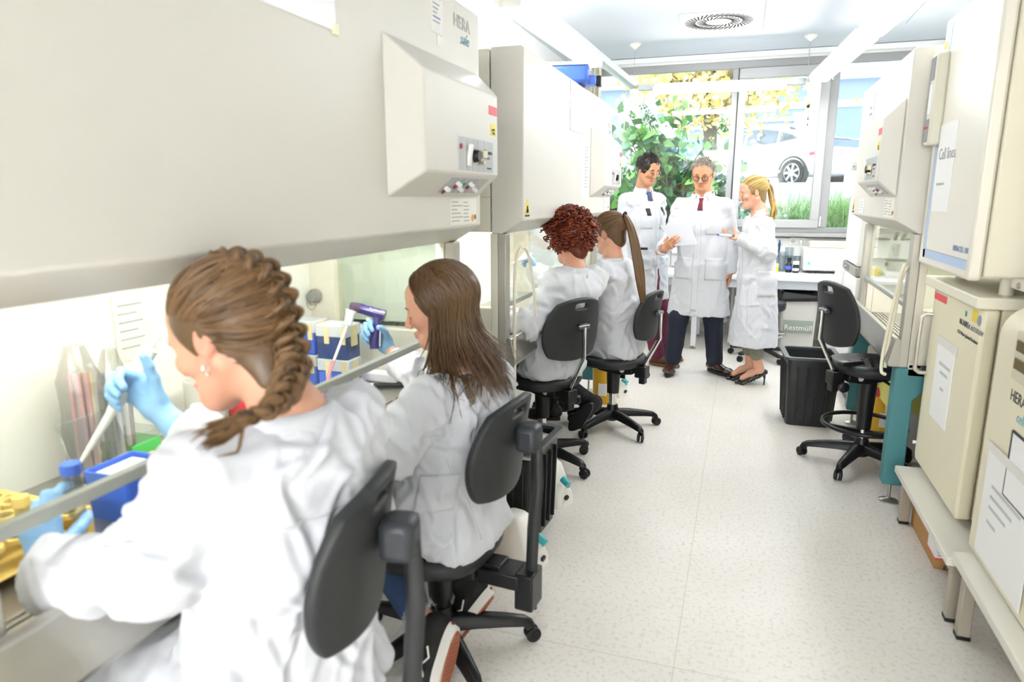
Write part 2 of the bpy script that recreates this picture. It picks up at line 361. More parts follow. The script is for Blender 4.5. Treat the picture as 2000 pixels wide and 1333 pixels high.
def cabinet(loc, rz, Wd, label, lampstrength=True, zb=1.395, zt=2.15, ctl=True):
    c = thing('safety_cabinet', label, 'safety cabinet', loc, rz); D = .80
    # hood: front panel with a bevelled lower edge
    hp = [(0, zb), (0, zt - .01), (.012, zt), (.155, zt), (.155, zb - .062), (.105, zb - .062)]
    L(MB().prism(hp, 0.0, Wd, 'x'), 'hood', M_cream, c, bevel=.006)
    L(MB().box((.0, .16, 1.50), (Wd, D, zt - .005)), 'rear_body', M_creamd, c, bevel=.006)
    for a, b_ in ((0, .07), (Wd - .07, Wd)):
        L(MB().box((a, .16, .70), (b_, D, .98)), 'side_panel', M_creamd, c, bevel=.004)
        L(MB().box((a, .125, .70), (b_, .16, 1.333)).box((a, .62, .98), (b_, D, 1.5)).box((a, .16, 1.34), (b_, .62, 1.5)), 'column', M_creamd, c, bevel=.003)
        L(MB().box((a + .004, .085, .70), (b_ - .004, .125, 1.333)), 'steel_column', M_ssm, c, bevel=.004)
        xm = (a + b_) / 2
        L(MB().box((xm - .003, .16, .98), (xm + .003, .62, 1.34)), 'side_window', M_glass, c)
    # chamber
    L(MB().box((.07, .735, CZ0), (Wd - .07, .765, 1.5)), 'back_wall', M_gback, c)
    L(MB().box((.07, .16, 1.455), (Wd - .07, .735, 1.5)), 'chamber_ceiling', M_gback, c)
    L(MB().box((.15, .19, 1.425), (Wd - .15, .25, 1.454)), 'fluorescent_tube', M_cablamp, c, bevel=.008)
    # worktop with front grille: each bar its own piece
    wt = L(MB().box((.07, .235, CZ0 - .02), (Wd - .07, .735, CZ0)), 'work_surface', M_ss, c, bevel=.002)
    L(MB().box((.07, .125, CZ0 - .04), (Wd - .07, .235, CZ0 - .03)), 'grille_tray', mat('tray_dark', '4a4a46', .5, metal=.5), c)
    for i in range(6):
        y = .13 + i * .019
        L(MB().box((.07, y, CZ0 - .03), (Wd - .07, y + .012, CZ0)), 'grille_bar', M_ssm, c)
    n = max(2, int(Wd / .24))
    for i in range(n + 1):
        x = .07 + (Wd - .14 - .012) * i / n
        L(MB().box((x, .126, CZ0 - .028), (x + .012, .235, CZ0 + .001)), 'grille_rib', M_ssm, c)
    # armrest sill
    L(MB().prism([(.045, .70), (.035, .72), (.06, .835), (.075, .845), (.125, .80), (.125, .70)], .005, Wd - .005, 'x'), 'front_sill', M_ss, c, bevel=.004)
    L(MB().box((.0, .127, .66), (Wd, D, .72)), 'base_tray', M_ssm, c, bevel=.004)
    # sash
    s_ = L(MB().box((.065, .112, 1.0), (Wd - .065, .118, 1.36)), 'sash', M_glass, c)
    L(MB().box((.065, .102, .975), (Wd - .065, .122, 1.0)), 'sash_rail', mat('sash_grey', 'a9aca4', .4, metal=.3), s_, bevel=.003)
    # stand
    for a, b_ in ((.0, .085), (Wd - .085, Wd)):
        L(MB().prism([(.075, .10), (.075, .69), (.085, .70), (.76, .70), (.76, .60), (.22, .60), (.165, .54), (.165, .10)], a, b_, 'x'), 'stand_leg', M_teal, c, bevel=.006)
        L(MB().box((a, .66, .10), (b_, .76, .61)), 'stand_leg', M_teal, c, bevel=.006)
        for y in (.12, .71):
            L(MB().lathe(((a + b_) / 2, y, 0), [(.045, 0), (.045, .006), (.012, .016), (.008, .02), (.008, .11)], 16), 'levelling_foot', M_ss, c)
    L(MB().box((.085, .60, .55), (Wd - .085, .66, .66)), 'stand_beam', M_teal, c, bevel=.005)
    # control box, a wedge standing proud of the hood
    x1 = Wd - .03; x0 = x1 - .70; q = .085
    zc0, zc1 = 1.50, 1.94
    P = [(x0, 0, zc0), (x1, 0, zc0), (x1, 0, zc1), (x0, 0, zc1), (x0 + .085, -q, zc0 + .075), (x1 - .01, -q, zc0 + .075), (x1 - .01, -q, zc1 - .085), (x0 + .085, -q, zc1 - .085)]
    cb = L(MB().add(P, [(0, 3, 2, 1), (4, 5, 6, 7), (0, 1, 5, 4), (1, 2, 6, 5), (2, 3, 7, 6), (3, 0, 4, 7)]), 'control_box', M_cream, c, bevel=.006)
    f = -q - .0015; pz = zc0 + .085
    pw = [.055, .055, .055, .055, .10]; px_ = x0 + .32
    L(MB().box((px_ - .008, f, pz - .006), (x1 - .018, -q + .002, pz + .115)), 'switch_panel', mat('panel_pale', 'd8d8d6', .4), cb)
    for i, w in enumerate(pw):
        L(MB().box((px_, f - .001, pz), (px_ + w - .008, f + .001, pz + .105)), 'panel_field', M_grey, cb)
        xc = px_ + w / 2 - .004
        if i == 0: L(MB().cyl((xc - .01, f - .001, pz + .075), (xc - .01, f - .006, pz + .075), .008, n=12), 'indicator', M_dot_r, cb)
        if i == 1: L(MB().obox((xc, f - .006, pz + .05), (.022, .012, .07), tilt=(.15, 0)), 'rocker_switch', M_paper, cb, bevel=.003)
        if i == 2:
            L(MB().cyl((xc, f, pz + .05), (xc, f - .02, pz + .05), .022, .018, 18), 'key_switch', M_black, cb)
        if i == 3: L(MB().box((xc - .02, f - .02, pz + .045), (xc + .02, f - .002, pz + .07)).box((xc - .012, f - .018, pz + .025), (xc + .012, f - .002, pz + .035)), 'key', mat('brass_key', 'cfc6a8', .35, metal=.6), cb, bevel=.002)
        if i == 4: T('Heraeus', .022, M_ink, cb, (px_ + .006, f - .0015, pz + .062)); T('HS 12', .011, M_ink, cb, (px_ + .03, f - .0015, pz + .045)); T('Instruments', .009, M_ink, cb, (px_ + .03, f - .0015, pz + .012))
        px_ += w
    # sloping switch row under it
    a0 = np.array((x0 + .29, -.02, zc0 + .018)); sl = norm((0, -q, .075)); nn = norm((0, -.075, -q))
    wdt = [.05, .06, .05, .06, .11]; x = x0 + .30
    for i, w in enumerate(wdt):
        bb = np.array((x, 0, zc0)) + sl * .025 + nn * .001; e = np.array((1., 0, 0)); h = .07
        L(MB().add([bb, bb + e * (w - .008), bb + e * (w - .008) + sl * h, bb + sl * h, bb + nn * .002, bb + e * (w - .008) + nn * .002, bb + e * (w - .008) + sl * h + nn * .002, bb + sl * h + nn * .002],
             [(0, 3, 2, 1), (4, 5, 6, 7), (0, 1, 5, 4), (1, 2, 6, 5), (2, 3, 7, 6), (3, 0, 4, 7)]), 'panel_field', M_grey, cb)
        k = bb + e * (w * .35) + sl * (.025 if i % 2 == 0 else .05) + nn * .003
        L(MB().obox(k, (.016, .012, .034), tilt=(-.85, 0)), 'rocker_switch', M_paper, cb, bevel=.002)
        if i in (0, 1, 3): L(MB().cyl(k + e * .004 - sl * .018, k + e * .004 - sl * .018 + nn * .006, .007, n=10), 'indicator', M_dot_r, cb)
        if i == 2: L(MB().cyl(k + e * .004 + sl * .02, k + e * .004 + sl * .02 + nn * .006, .007, n=10), 'indicator', M_dot_g, cb)
        x += w
    # stickers
    L(MB().box((x1 - .10, f, pz + .20), (x1 - .02, -q, pz + .23)), 'red_sticker', M_red, cb)
    st = L(MB().box((x1 - .085, f, pz + .13), (x1 - .035, -q, pz + .17)), 'yellow_sticker', M_yel, cb)
    T('geprüft', .011, M_ink, st, (x1 - .08, f - .001, pz + .147)); T('2014', .012, M_ink, st, (x1 - .072, f - .001, pz + .134))
    # data table printed on the hood
    dt = L(MB().box((x1 - .26, -.0012, 1.405), (x1 - .015, 0, 1.495)), 'data_plate', mat('plate_cream', 'eeebe0', .5), c)
    for i in range(6):
        z = 1.482 - i * .013
        L(MB().box((x1 - .25, -.0018, z), (x1 - .25 + (.06, .10, .05, .08, .10, .07)[i], -.0012, z + .0035)), 'print_line', M_inkg, dt)
        L(MB().box((x1 - .14, -.0018, z - .002), (x1 - .14 + (.04, .05, .05, .04, .05, .05)[i], -.0012, z + .0015)), 'print_line', M_inkg, dt)
    L(MB().cyl((x1 - .055, -.0012, 1.425), (x1 - .055, -.002, 1.425), .013, n=16), 'seal_sticker', M_orange, dt)
    L(MB().cyl((x1 - .03, -.0012, 1.428), (x1 - .03, -.002, 1.428), .010, n=16), 'seal_sticker', mat('seal_brown', '7a6a66', .5), dt)
    return c
PI2 = math.pi / 2
XF1 = -.955
cab1 = cabinet((XF1, .58, 0), PI2, 1.90, 'cream safety cabinet where the braided woman and the long-haired woman work')
cab2 = cabinet((XF1, 3.02, 0), PI2, 2.15, 'cream safety cabinet where the red-haired woman and the ponytailed woman work')
cab3 = cabinet((.665, 4.97, 0), -PI2, 1.37, 'cream safety cabinet with an empty chair and nobody working, beside the incubators')
# lettering and notes on the hoods (local: x along the hood, z up)
def hera(c, x, z, s=1.0):
    T('HERA', .058 * s, mat('print_faint', 'bfc2c0', .6), c, (x, -.0012, z)); T('safe', .052 * s, M_teal_ink, c, (x + .055 * s, -.0012, z - .045 * s), shear=.25, extrude=.0006)
hera(cab1, 1.665, 2.06); hera(cab2, 1.98, 1.985, .8)
nt_ = L(MB().box((1.49, -.0022, 2.005), (1.575, 0, 2.145)), 'service_sticker', M_paper, cab1)
L(MB().box((1.502, -.003, 2.105), (1.520, -.0022, 2.132)), 'print_mark', M_inkb, nt_); L(MB().box((1.498, -.003, 2.098), (1.510, -.0022, 2.118)), 'print_mark', mat('print_red', 'b5484a', .5), nt_)
T('AbD', .022, M_inkb, nt_, (1.524, -.0026, 2.108))
for i in range(5): L(MB().box((1.50, -.0026, 2.088 - i * .013), (1.50 + (.05, .04, .03, .055, .05)[i], -.0022, 2.0925 - i * .013)), 'print_line', M_inkb if i == 3 else M_inkg, nt_)
L(MB().box((1.53, -.0015, 1.97), (1.555, 0, 2.004)), 'tape', mat('tape_clear', 'dcdad2', .3), nt_)
# sheet in a clear sleeve hanging from the top of cabinet 1
sl_ = L(MB().box((.62, -.003, 1.888), (.946, 0, 2.15)), 'document_sleeve', mat('sleeve_white', 'f4f4fa', .15), cab1, bevel=.002)
L(MB().box((.93, -.005, 1.88), (.955, 0, 1.905)), 'tape', mat('tape_yellow', 'f0eec8', .4), sl_)
# cabinet 2: paper notices and warning sign
n2 = L(MB().box((.86, -.004, 1.87), (1.17, 0, 2.135)), 'document_sleeve', mat('sleeve_white'), cab2, bevel=.002)
for i in range(5): L(MB().box((1.08, -.0046, 2.03 - i * .018), (1.16 - .02 * (i % 2), -.004, 2.034 - i * .018)), 'print_line', M_inkg, n2)
n3 = L(MB().box((1.14, -.003, 1.50), (1.38, 0, 1.865)), 'notice', M_paper, cab2)
for i in range(13): L(MB().box((1.25, -.0036, 1.80 - i * .02), (1.36 - .03 * ((i * 7) % 3), -.003, 1.806 - i * .02)), 'print_line', M_inkg, n3)
def warn(c, x, z, s=.06):
    w = L(MB().prism([(x - s * .62, z), (x + s * .62, z), (x + s * .2, z + s * 1.5), (x - s * .2, z + s * 1.5)], -.002, 0, 'y'), 'warning_sign', M_yel, c)
    L(MB().prism([(x - s * .62, z - s * .05), (x + s * .62, z - s * .05), (x + s * .62, z + .1 * s), (x - s * .62, z + .1 * s)], -.003, 0, 'y'), 'sign_foot', M_ink, w)
    for k in range(3):
        a = math.pi / 2 + k * 2.0944; L(MB().lathe((x + .2 * s * math.cos(a), -.002, z + s * .55 + .2 * s * math.sin(a)), [(.2 * s, 0), (.2 * s, .0006), (.13 * s, .0006), (.13 * s, 0)], 14, (0, -1, 0)), 'sign_mark', M_ink, w)
warn(cab2, .06, 1.415, .05); warn(cab3, .045, 1.41, .05)
n4 = L(MB().box((.32, -.004, 1.83), (.46, 0, 2.10)), 'notice', M_paper, cab3, bevel=.001)
T('sterile', .03, M_inkg, n4, (.335, -.0045, 2.0)); T('Arbeiten', .025, M_inkg, n4, (.335, -.0045, 1.965))
n5 = L(MB().box((.32, -.004, 1.41), (.46, 0, 1.485)), 'notice', M_paper, cab3, bevel=.001)
for i in range(4): L(MB().box((.335, -.0046, 1.47 - i * .015), (.44 - .02 * (i % 2), -.004, 1.474 - i * .015)), 'print_line', M_inkg, n5)
# ================================================================== incubators on their benches
M_inc = mat('incubator_cream', 'ebe4c9', .45, bump=.02, bscale=200)
M_inc2 = mat('incubator_white', 'eee9d6', .42, bump=.02, bscale=200)
M_benchtop = mat('bench_top', 'e4e1d5', .4); M_legm = mat('bench_leg', 'b3ab9c', .4, metal=.5)
def bench(y0, y1, x0, zt, label):
    b = thing('low_bench', label, 'bench', (1.1, (y0 + y1) / 2, 0))
    MB().box((x0, y0, zt - .03), (1.55, y1, zt)).build('bench_top', M_benchtop, b, .003)
    MB().box((x0 + .025, y0 + .02, zt - .07), (x0 + .055, y1 - .02, zt - .03)).build('apron', M_legm, b, .002)
    for y in (y0 + .03, y1 - .07):
        for x in (x0 + .03, 1.48):
            MB().box((x, y, .012), (x + .04, y + .04, zt - .0301)).build('leg', M_legm, b, .003)
            MB().box((x - .001, y - .001, 0), (x + .041, y + .041, .014)).build('foot_cap', M_black, b)
    return b
bench(2.555, 3.45, .755, .262, 'low white bench on metal legs under the incubator with the arm handle')
bench(1.0, 2.55, .765, .295, 'low white bench on metal legs under the incubator with display windows')
# carton below
cb_ = thing('cardboard_box', 'brown cardboard carton with white label under the bench', 'box', (1.05, 3.22, 0))
M_card = mat('cardboard', 'b98d58', .8, var=.08, vscale=20)
MB().box((.838, 2.98, 0), (1.28, 3.40, .21)).build('carton', M_card, cb_, .003)
MB().box((.8365, 2.98, .05), (.838, 3.10, .16)).build('box_label', M_paper, cb_)
MB().box((.838, 2.9785, .05), (1.0, 2.9795, .16)).build('box_label', M_paper, cb_)
MB().box((.8358, 2.98, .042), (.8364, 3.10, .05)).build('red_stripe', M_red, cb_); MB().box((.838, 2.9778, .042), (1.0, 2.9784, .05)).build('red_stripe', M_red, cb_)
MB().box((.88, 2.9775, .125), (.935, 2.9784, .158)).build('red_mark', mat('gib_red', 'cf3237', .5), cb_)
MB().obox((.8375, 3.22, .165), (.003, .08, .03)).build('hand_hole', mat('hole_black', '111111', .9), cb_)
text('lettering', 'gibco', .036, M_ink, cb_, (.87, 2.979, .006), (1, 0, 0), (0, 0, 1)); MB().box((1.02, 2.977, 0.001), (1.04, 2.98, .2)).build('black_tape', M_black, cb_)
for i in range(4): MB().box((.846, 2.9778, .06 + i * .014), (.93 + .02 * (i % 2), 2.9784, .063 + i * .014)).build('print_line', M_inkg, cb_)
# lower far incubator
nu = thing('incubator', 'cream incubator with a long steel arm handle and a taped paper on the door', 'incubator', (1.2, 3.2, .262))
NX, NY0, NY1 = .84, 2.83, 3.55
MB().box((NX + .06, NY0 + .01, .285), (1.5, NY1, 1.105)).build('body', M_inc, nu, .008)
nd = MB().box((NX, NY0, .29), (NX + .055, NY1 - .055, 1.105)).build('door', M_inc, nu, .012)
MB().box((NX + .012, NY1 - .052, .29), (NX + .055, NY1, 1.105)).build('hinge_strip', mat('strip_grey', 'd6d2c6', .4), nu, .004)
MB().box((NX - .03, NY0 - .02, 1.108), (1.52, NY1 + .03, 1.15)).build('top_slab', M_inc2, nu, .006)
for y in (NY0 + .06, NY1 - .06):
    MB().cyl((NX + .1, y, .262), (NX + .1, y, .287), .022).cyl((1.42, y, .262), (1.42, y, .287), .022).build('foot', M_black, nu)
MB().tube([(NX + .005, 3.475, .985), (NX - .03, 3.478, .985), (NX - .045, 3.48, .97), (NX - .047, 3.48, .86), (NX - .047, 3.48, .74), (NX - .045, 3.48, .725), (NX - .03, 3.478, .712), (NX + .005, 3.475, .712)], .0095, 10).build('handle', mat('handle_steel', 'c9c5ba', .3, metal=.6), nd)
MB().obox((NX - .003, 3.51, .72), (.025, .03, .025), tilt=(.5, 0)).build('latch', M_black, nu, .003)
MB().box((NX - .0015, 3.30, 1.055), (NX, 3.49, 1.085)).build('red_tape', M_red, nd)
MB().box((NX + .011, 3.505, 1.055), (NX + .0125, 3.545, 1.085)).build('red_tape', M_red, nu)
pp = MB().box((NX - .002, 3.09, .56), (NX, 3.34, .90)).build('notice', M_paper, nd)
for i, (w, z) in enumerate(((.16, .80), (.11, .765), (.05, .70))):
    MB().box((NX - .0028, 3.20 - w / 2, z), (NX - .002, 3.20 + w / 2, z + .013)).build('print_line', mat('print_pale', 'c4c8ca', .6), pp)
MB().box((NX - .003, 3.06, .88), (NX - .001, 3.36, .915)).build('tape', mat('tape_clear2', 'e4e3dc', .3), pp)
def TR(s, size, m, par, X, y, z, **k): return text('lettering', s, size, m, par, (X, y, z), (0, -1, 0), (0, 0, 1), **k)
TR('NUAIRE', .033, M_ink, nd, NX - .001, 3.09, 1.01); TR('IR AUTOFLOW', .026, mat('print_mid', '7d8083', .6), nd, NX - .001, 2.975, 1.01, shear=.2)
TR('CO2 Water Jacketed Incubator', .02, M_ink, nd, NX - .001, 3.10, .972)
MB().obox((NX - .001, 3.02, 1.06), (.002, .02, .02)).build('brand_mark', mat('brand_green', '4aa38f', .5), nd)
MB().box((NX - .0015, 2.885, 1.045), (NX, 2.945, 1.09)).build('yellow_sticker', M_yel, nd)
MB().lathe((NX, 2.86, 1.06), [(.02, 0), (.02, .0015), (0.001, .0015)], 18, (-1, 0, 0)).build('blue_seal', mat('seal_blue', '8f9fb9', .5), nd)
MB().cyl((NX + .012, 3.525, .36), (NX - .006, 3.525, .36), .008, n=10).build('screw_knob', M_paper, nu)
# upper far incubator
hc = thing('incubator', 'white incubator with blue outline and cell lines paper, on top of the handled one', 'incubator', (1.15, 3.2, 1.15))
HX, HY0, HY1, HZ0, HZ1 = .775, 2.845, 3.58, 1.205, 2.24
MB().box((HX + .055, HY0 + .012, HZ0 + .01), (1.5, HY1, HZ1 - .01)).build('body', M_inc2, hc, .01)
hd = MB().box((HX, HY0, HZ0), (HX + .05, HY1, HZ1)).build('door', mat('incubator_door', 'eeeade', .35, metal=.12), hc, .012)
M_pale = mat('stripe_blue', 'b9cdea', .4)
MB().box((HX - .0015, HY1 - .11, HZ0 + .035), (HX, HY1 - .075, HZ1 - .02)).box((HX - .0015, HY0 + .02, HZ0 + .035), (HX, HY1 - .075, HZ0 + .07)).build('blue_stripe', M_pale, hd)
MB().box((HX - .002, HY1 - .075, HZ0 + .07), (HX, HY1 - .0725, HZ1 - .02)).box((HX - .002, HY0 + .02, HZ0 + .07), (HX, HY1 - .0725, HZ0 + .0725)).build('edge_line', mat('line_grey', '9aa6b8', .4), hd)
hh = MB().box((HX - .045, HY1 - .125, 1.72), (HX + .005, HY1 - .025, 2.10)).build('handle', mat('handle_cream', 'dfdccb', .4), hd, .012)
MB().box((HX - .0475, HY1 - 0.105, 1.99), (HX - .044, HY1 - 0.032, 2.085)).box((HX - .0475, HY1 - 0.105, 1.735), (HX - .044, HY1 - 0.032, 1.83)).box((HX - .047, HY1 - 0.045, 1.83), (HX - .044, HY1 - 0.032, 1.99)).build('grip_plate', mat('grip_grey', '8f9295', .4), hh, .003)
MB().box((HX - .048, HY1 - 0.100, 1.85), (HX - .044, HY1 - 0.055, 1.975)).build('grip_recess', mat('recess_pale', 'f1f3f4', .4), hh, .008)
TR('Thermo', .02, mat('brand_red', 'd84a4a', .5), hh, HX - .0485, HY1 - 0.035, 1.79)
cp = MB().box((HX - .003, HY1 - .385, 1.44), (HX, HY1 - .125, 1.80)).build('notice', M_paper, hd, .001)
TR('Cell lines', .066, mat('print_soft', '9b9ba0', .6), cp, HX - .0035, HY1 - .155, 1.655); TR('mycoplasma free', .018, M_inkg, cp, HX - .0035, HY1 - .17, 1.55)
TR('HERACELL 150', .03, mat('print_navy', '6f86b8', .5), hd, HX - .001, HY0 + .21, HZ0 + .095)
MB().box((HX - .0015, HY1 - .05, HZ1 - .12), (HX, HY1 - .015, HZ1 - .09)).build('yellow_sticker', M_yel, hd)
for (x, y) in ((.93, HY0 + .08), (.93, HY1 - .1), (1.42, HY0 + .1), (1.42, HY1 - .1)):
    MB().cyl((x, y, 1.15), (x, y, HZ0 + .012), .024).build('foot', M_inc2, hc)
# near lower incubator
ni = thing('incubator', 'cream incubator with rounded door, dark display windows and a taped notice', 'incubator', (1.2, 2.2, .295))
IX, IY0, IY1 = .825, 1.35, 2.605
pr = [(IX + .16, .305)]
prof = [(IX + .17, .30), (IX, .30), (IX, 1.06)] + [(IX + .10 - .10 * math.cos(a), 1.06 + .10 * math.sin(a)) for a in np.linspace(0, PI2, 8)[1:]] + [(IX + .17, 1.16)]
idr = MB().prism(prof, IY0, IY1, 'y').build('door', M_inc, ni, .01)
MB().box((IX + .175, IY0 + .01, .32), (1.52, IY1 - .02, 1.15)).build('body', M_inc, ni, .008)
for y in (IY0 + .1, IY1 - .1):
    MB().cyl((IX + .12, y, .295), (IX + .12, y, .302), .03).cyl((1.45, y, .295), (1.45, y, .322), .03).build('foot', M_black, ni)
MB().box((IX - .012, 1.9, .955), (IX + .002, 2.42, 1.105)).build('control_strip', mat('strip_cream', 'dcd6c0', .4), idr, .004)
for z in (.99, 1.045): MB().box((IX - .016, 2.2, z), (IX - .011, 2.40, z + .035)).build('display_window', mat('display_olive', '6e6236', .25), idr, .002)
TR('HERA', .05, M_ink, idr, IX - .001, 2.43, .885); TR('cell', .045, mat('print_cyan', '78b9c4', .5), idr, IX - .001, 2.36, .835, shear=.2)
MB().box((IX - .004, 2.0, .60), (IX, 2.36, .80)).build('data_plate', M_paper, idr, .002)
MB().box((IX - .006, 2.355, .60), (IX, 2.362, .80)).box((IX - .006, 2.0, .80), (IX, 2.362, .806)).box((IX - .006, 2.0, .595), (IX, 2.362, .60)).build('plate_border', M_ink, idr)
np_ = MB().box((IX - .006, 2.12, .33), (IX - .0045, 2.52, .70)).build('notice', M_paper, idr)
for i, (w, z) in enumerate(((.22, .58), (.16, .545), (.12, .51), (.05, .46))):
    MB().box((IX - .0068, 2.42 - w, z), (IX - .006, 2.45, z + .011)).build('print_line', mat('print_pale', 'c4c8ca', .6), np_)
MB().box((IX - .0075, 2.1, .685), (IX - .006, 2.53, .715)).build('tape', mat('tape_clear2'), np_)
# near upper incubator on its tray
nu2 = thing('incubator', 'plain cream incubator raised on a bolted tray, at the frame edge', 'incubator', (1.3, 2.3, 1.165))
MB().box((.99, 1.35, 1.225), (1.55, 2.79, 2.30)).build('body', M_inc, nu2, .012)
MB().box((.955, 1.35, 1.235), (.985, 2.76, 2.29)).build('door', M_inc, nu2, .012)
MB().box((.90, 1.3, 1.19), (1.55, 2.80, 1.224)).build('tray', M_inc2, nu2, .004)
for y in (2.72, 2.5, 2.3): MB().cyl((.902, y, 1.207), (.893, y, 1.207), .01, n=10).build('bolt', M_ss, nu2)
MB().cyl((1.05, 2.50, 1.1605), (1.05, 2.50, 1.19), .03).cyl((1.4, 1.5, 1.1605), (1.4, 1.5, 1.19), .03).build('foot', M_inc2, nu2)
# fridge
fr = thing('refrigerator', 'tall white two-door laboratory refrigerator beside the window desk', 'refrigerator', (1.15, 5.55, 0))
FX, FY0, FY1, FZ = .76, 5.22, 5.86, 1.70
M_frw = mat('fridge_white', 'f3f3f1', .3)
MB().box((FX + .06, FY0, .06), (1.45, FY1, FZ)).build('body', mat('fridge_cream', 'ece7d6', .4), fr, .008)
fu = MB().box((FX, FY0 + .005, 1.03), (FX + .055, FY1, FZ)).build('door', M_frw, fr, .012)
fl = MB().box((FX, FY0 + .005, .12), (FX + .055, FY1, .955)).build('door', M_frw, fr, .012)
bd = MB().box((FX - .004, FY0, .962), (FX + .058, FY1 + .005, 1.024)).build('lock_band', mat('band_grey', 'a6a39b', .35, metal=.5), fr, .003)
MB().box((FX - .006, FY1 - .33, .972), (FX - .003, FY1 - .12, 1.014)).build('lock_plate', mat('plate_dark', '6f7073', .4), bd); MB().cyl((FX - .005, FY1 - .2, .993), (FX - .014, FY1 - .2, .993), .009, n=12).build('lock', M_ss, bd)
MB().box((FX - .06, FY1 - .075, .76), (FX + .004, FY1 - .02, .95)).build('handle', M_frw, fl, .012); MB().box((FX - .06, FY1 - .075, 1.49), (FX + .004, FY1 - .02, 1.68)).build('handle', M_frw, fu, .012)
MB().box((FX - .006, FY1 - .2, FZ + .0), (FX + .05, FY1 + .005, FZ + .055)).build('top_band', mat('band_grey'), fr, .003); MB().cyl((FX - .006, FY1 - .1, FZ + .03), (FX - .014, FY1 - .1, FZ + .03), .01, n=12).build('lock', M_ss, fr)
MB().box((FX + .06, FY0 + .05, 0), (1.4, FY1 - .05, .06)).build('plinth', M_black, fr)
MB().box((FX - .001, 5.42, .70), (FX, 5.44, .80)).build('thermometer_strip', mat('strip_mid', '9aa0a8', .4), fl)
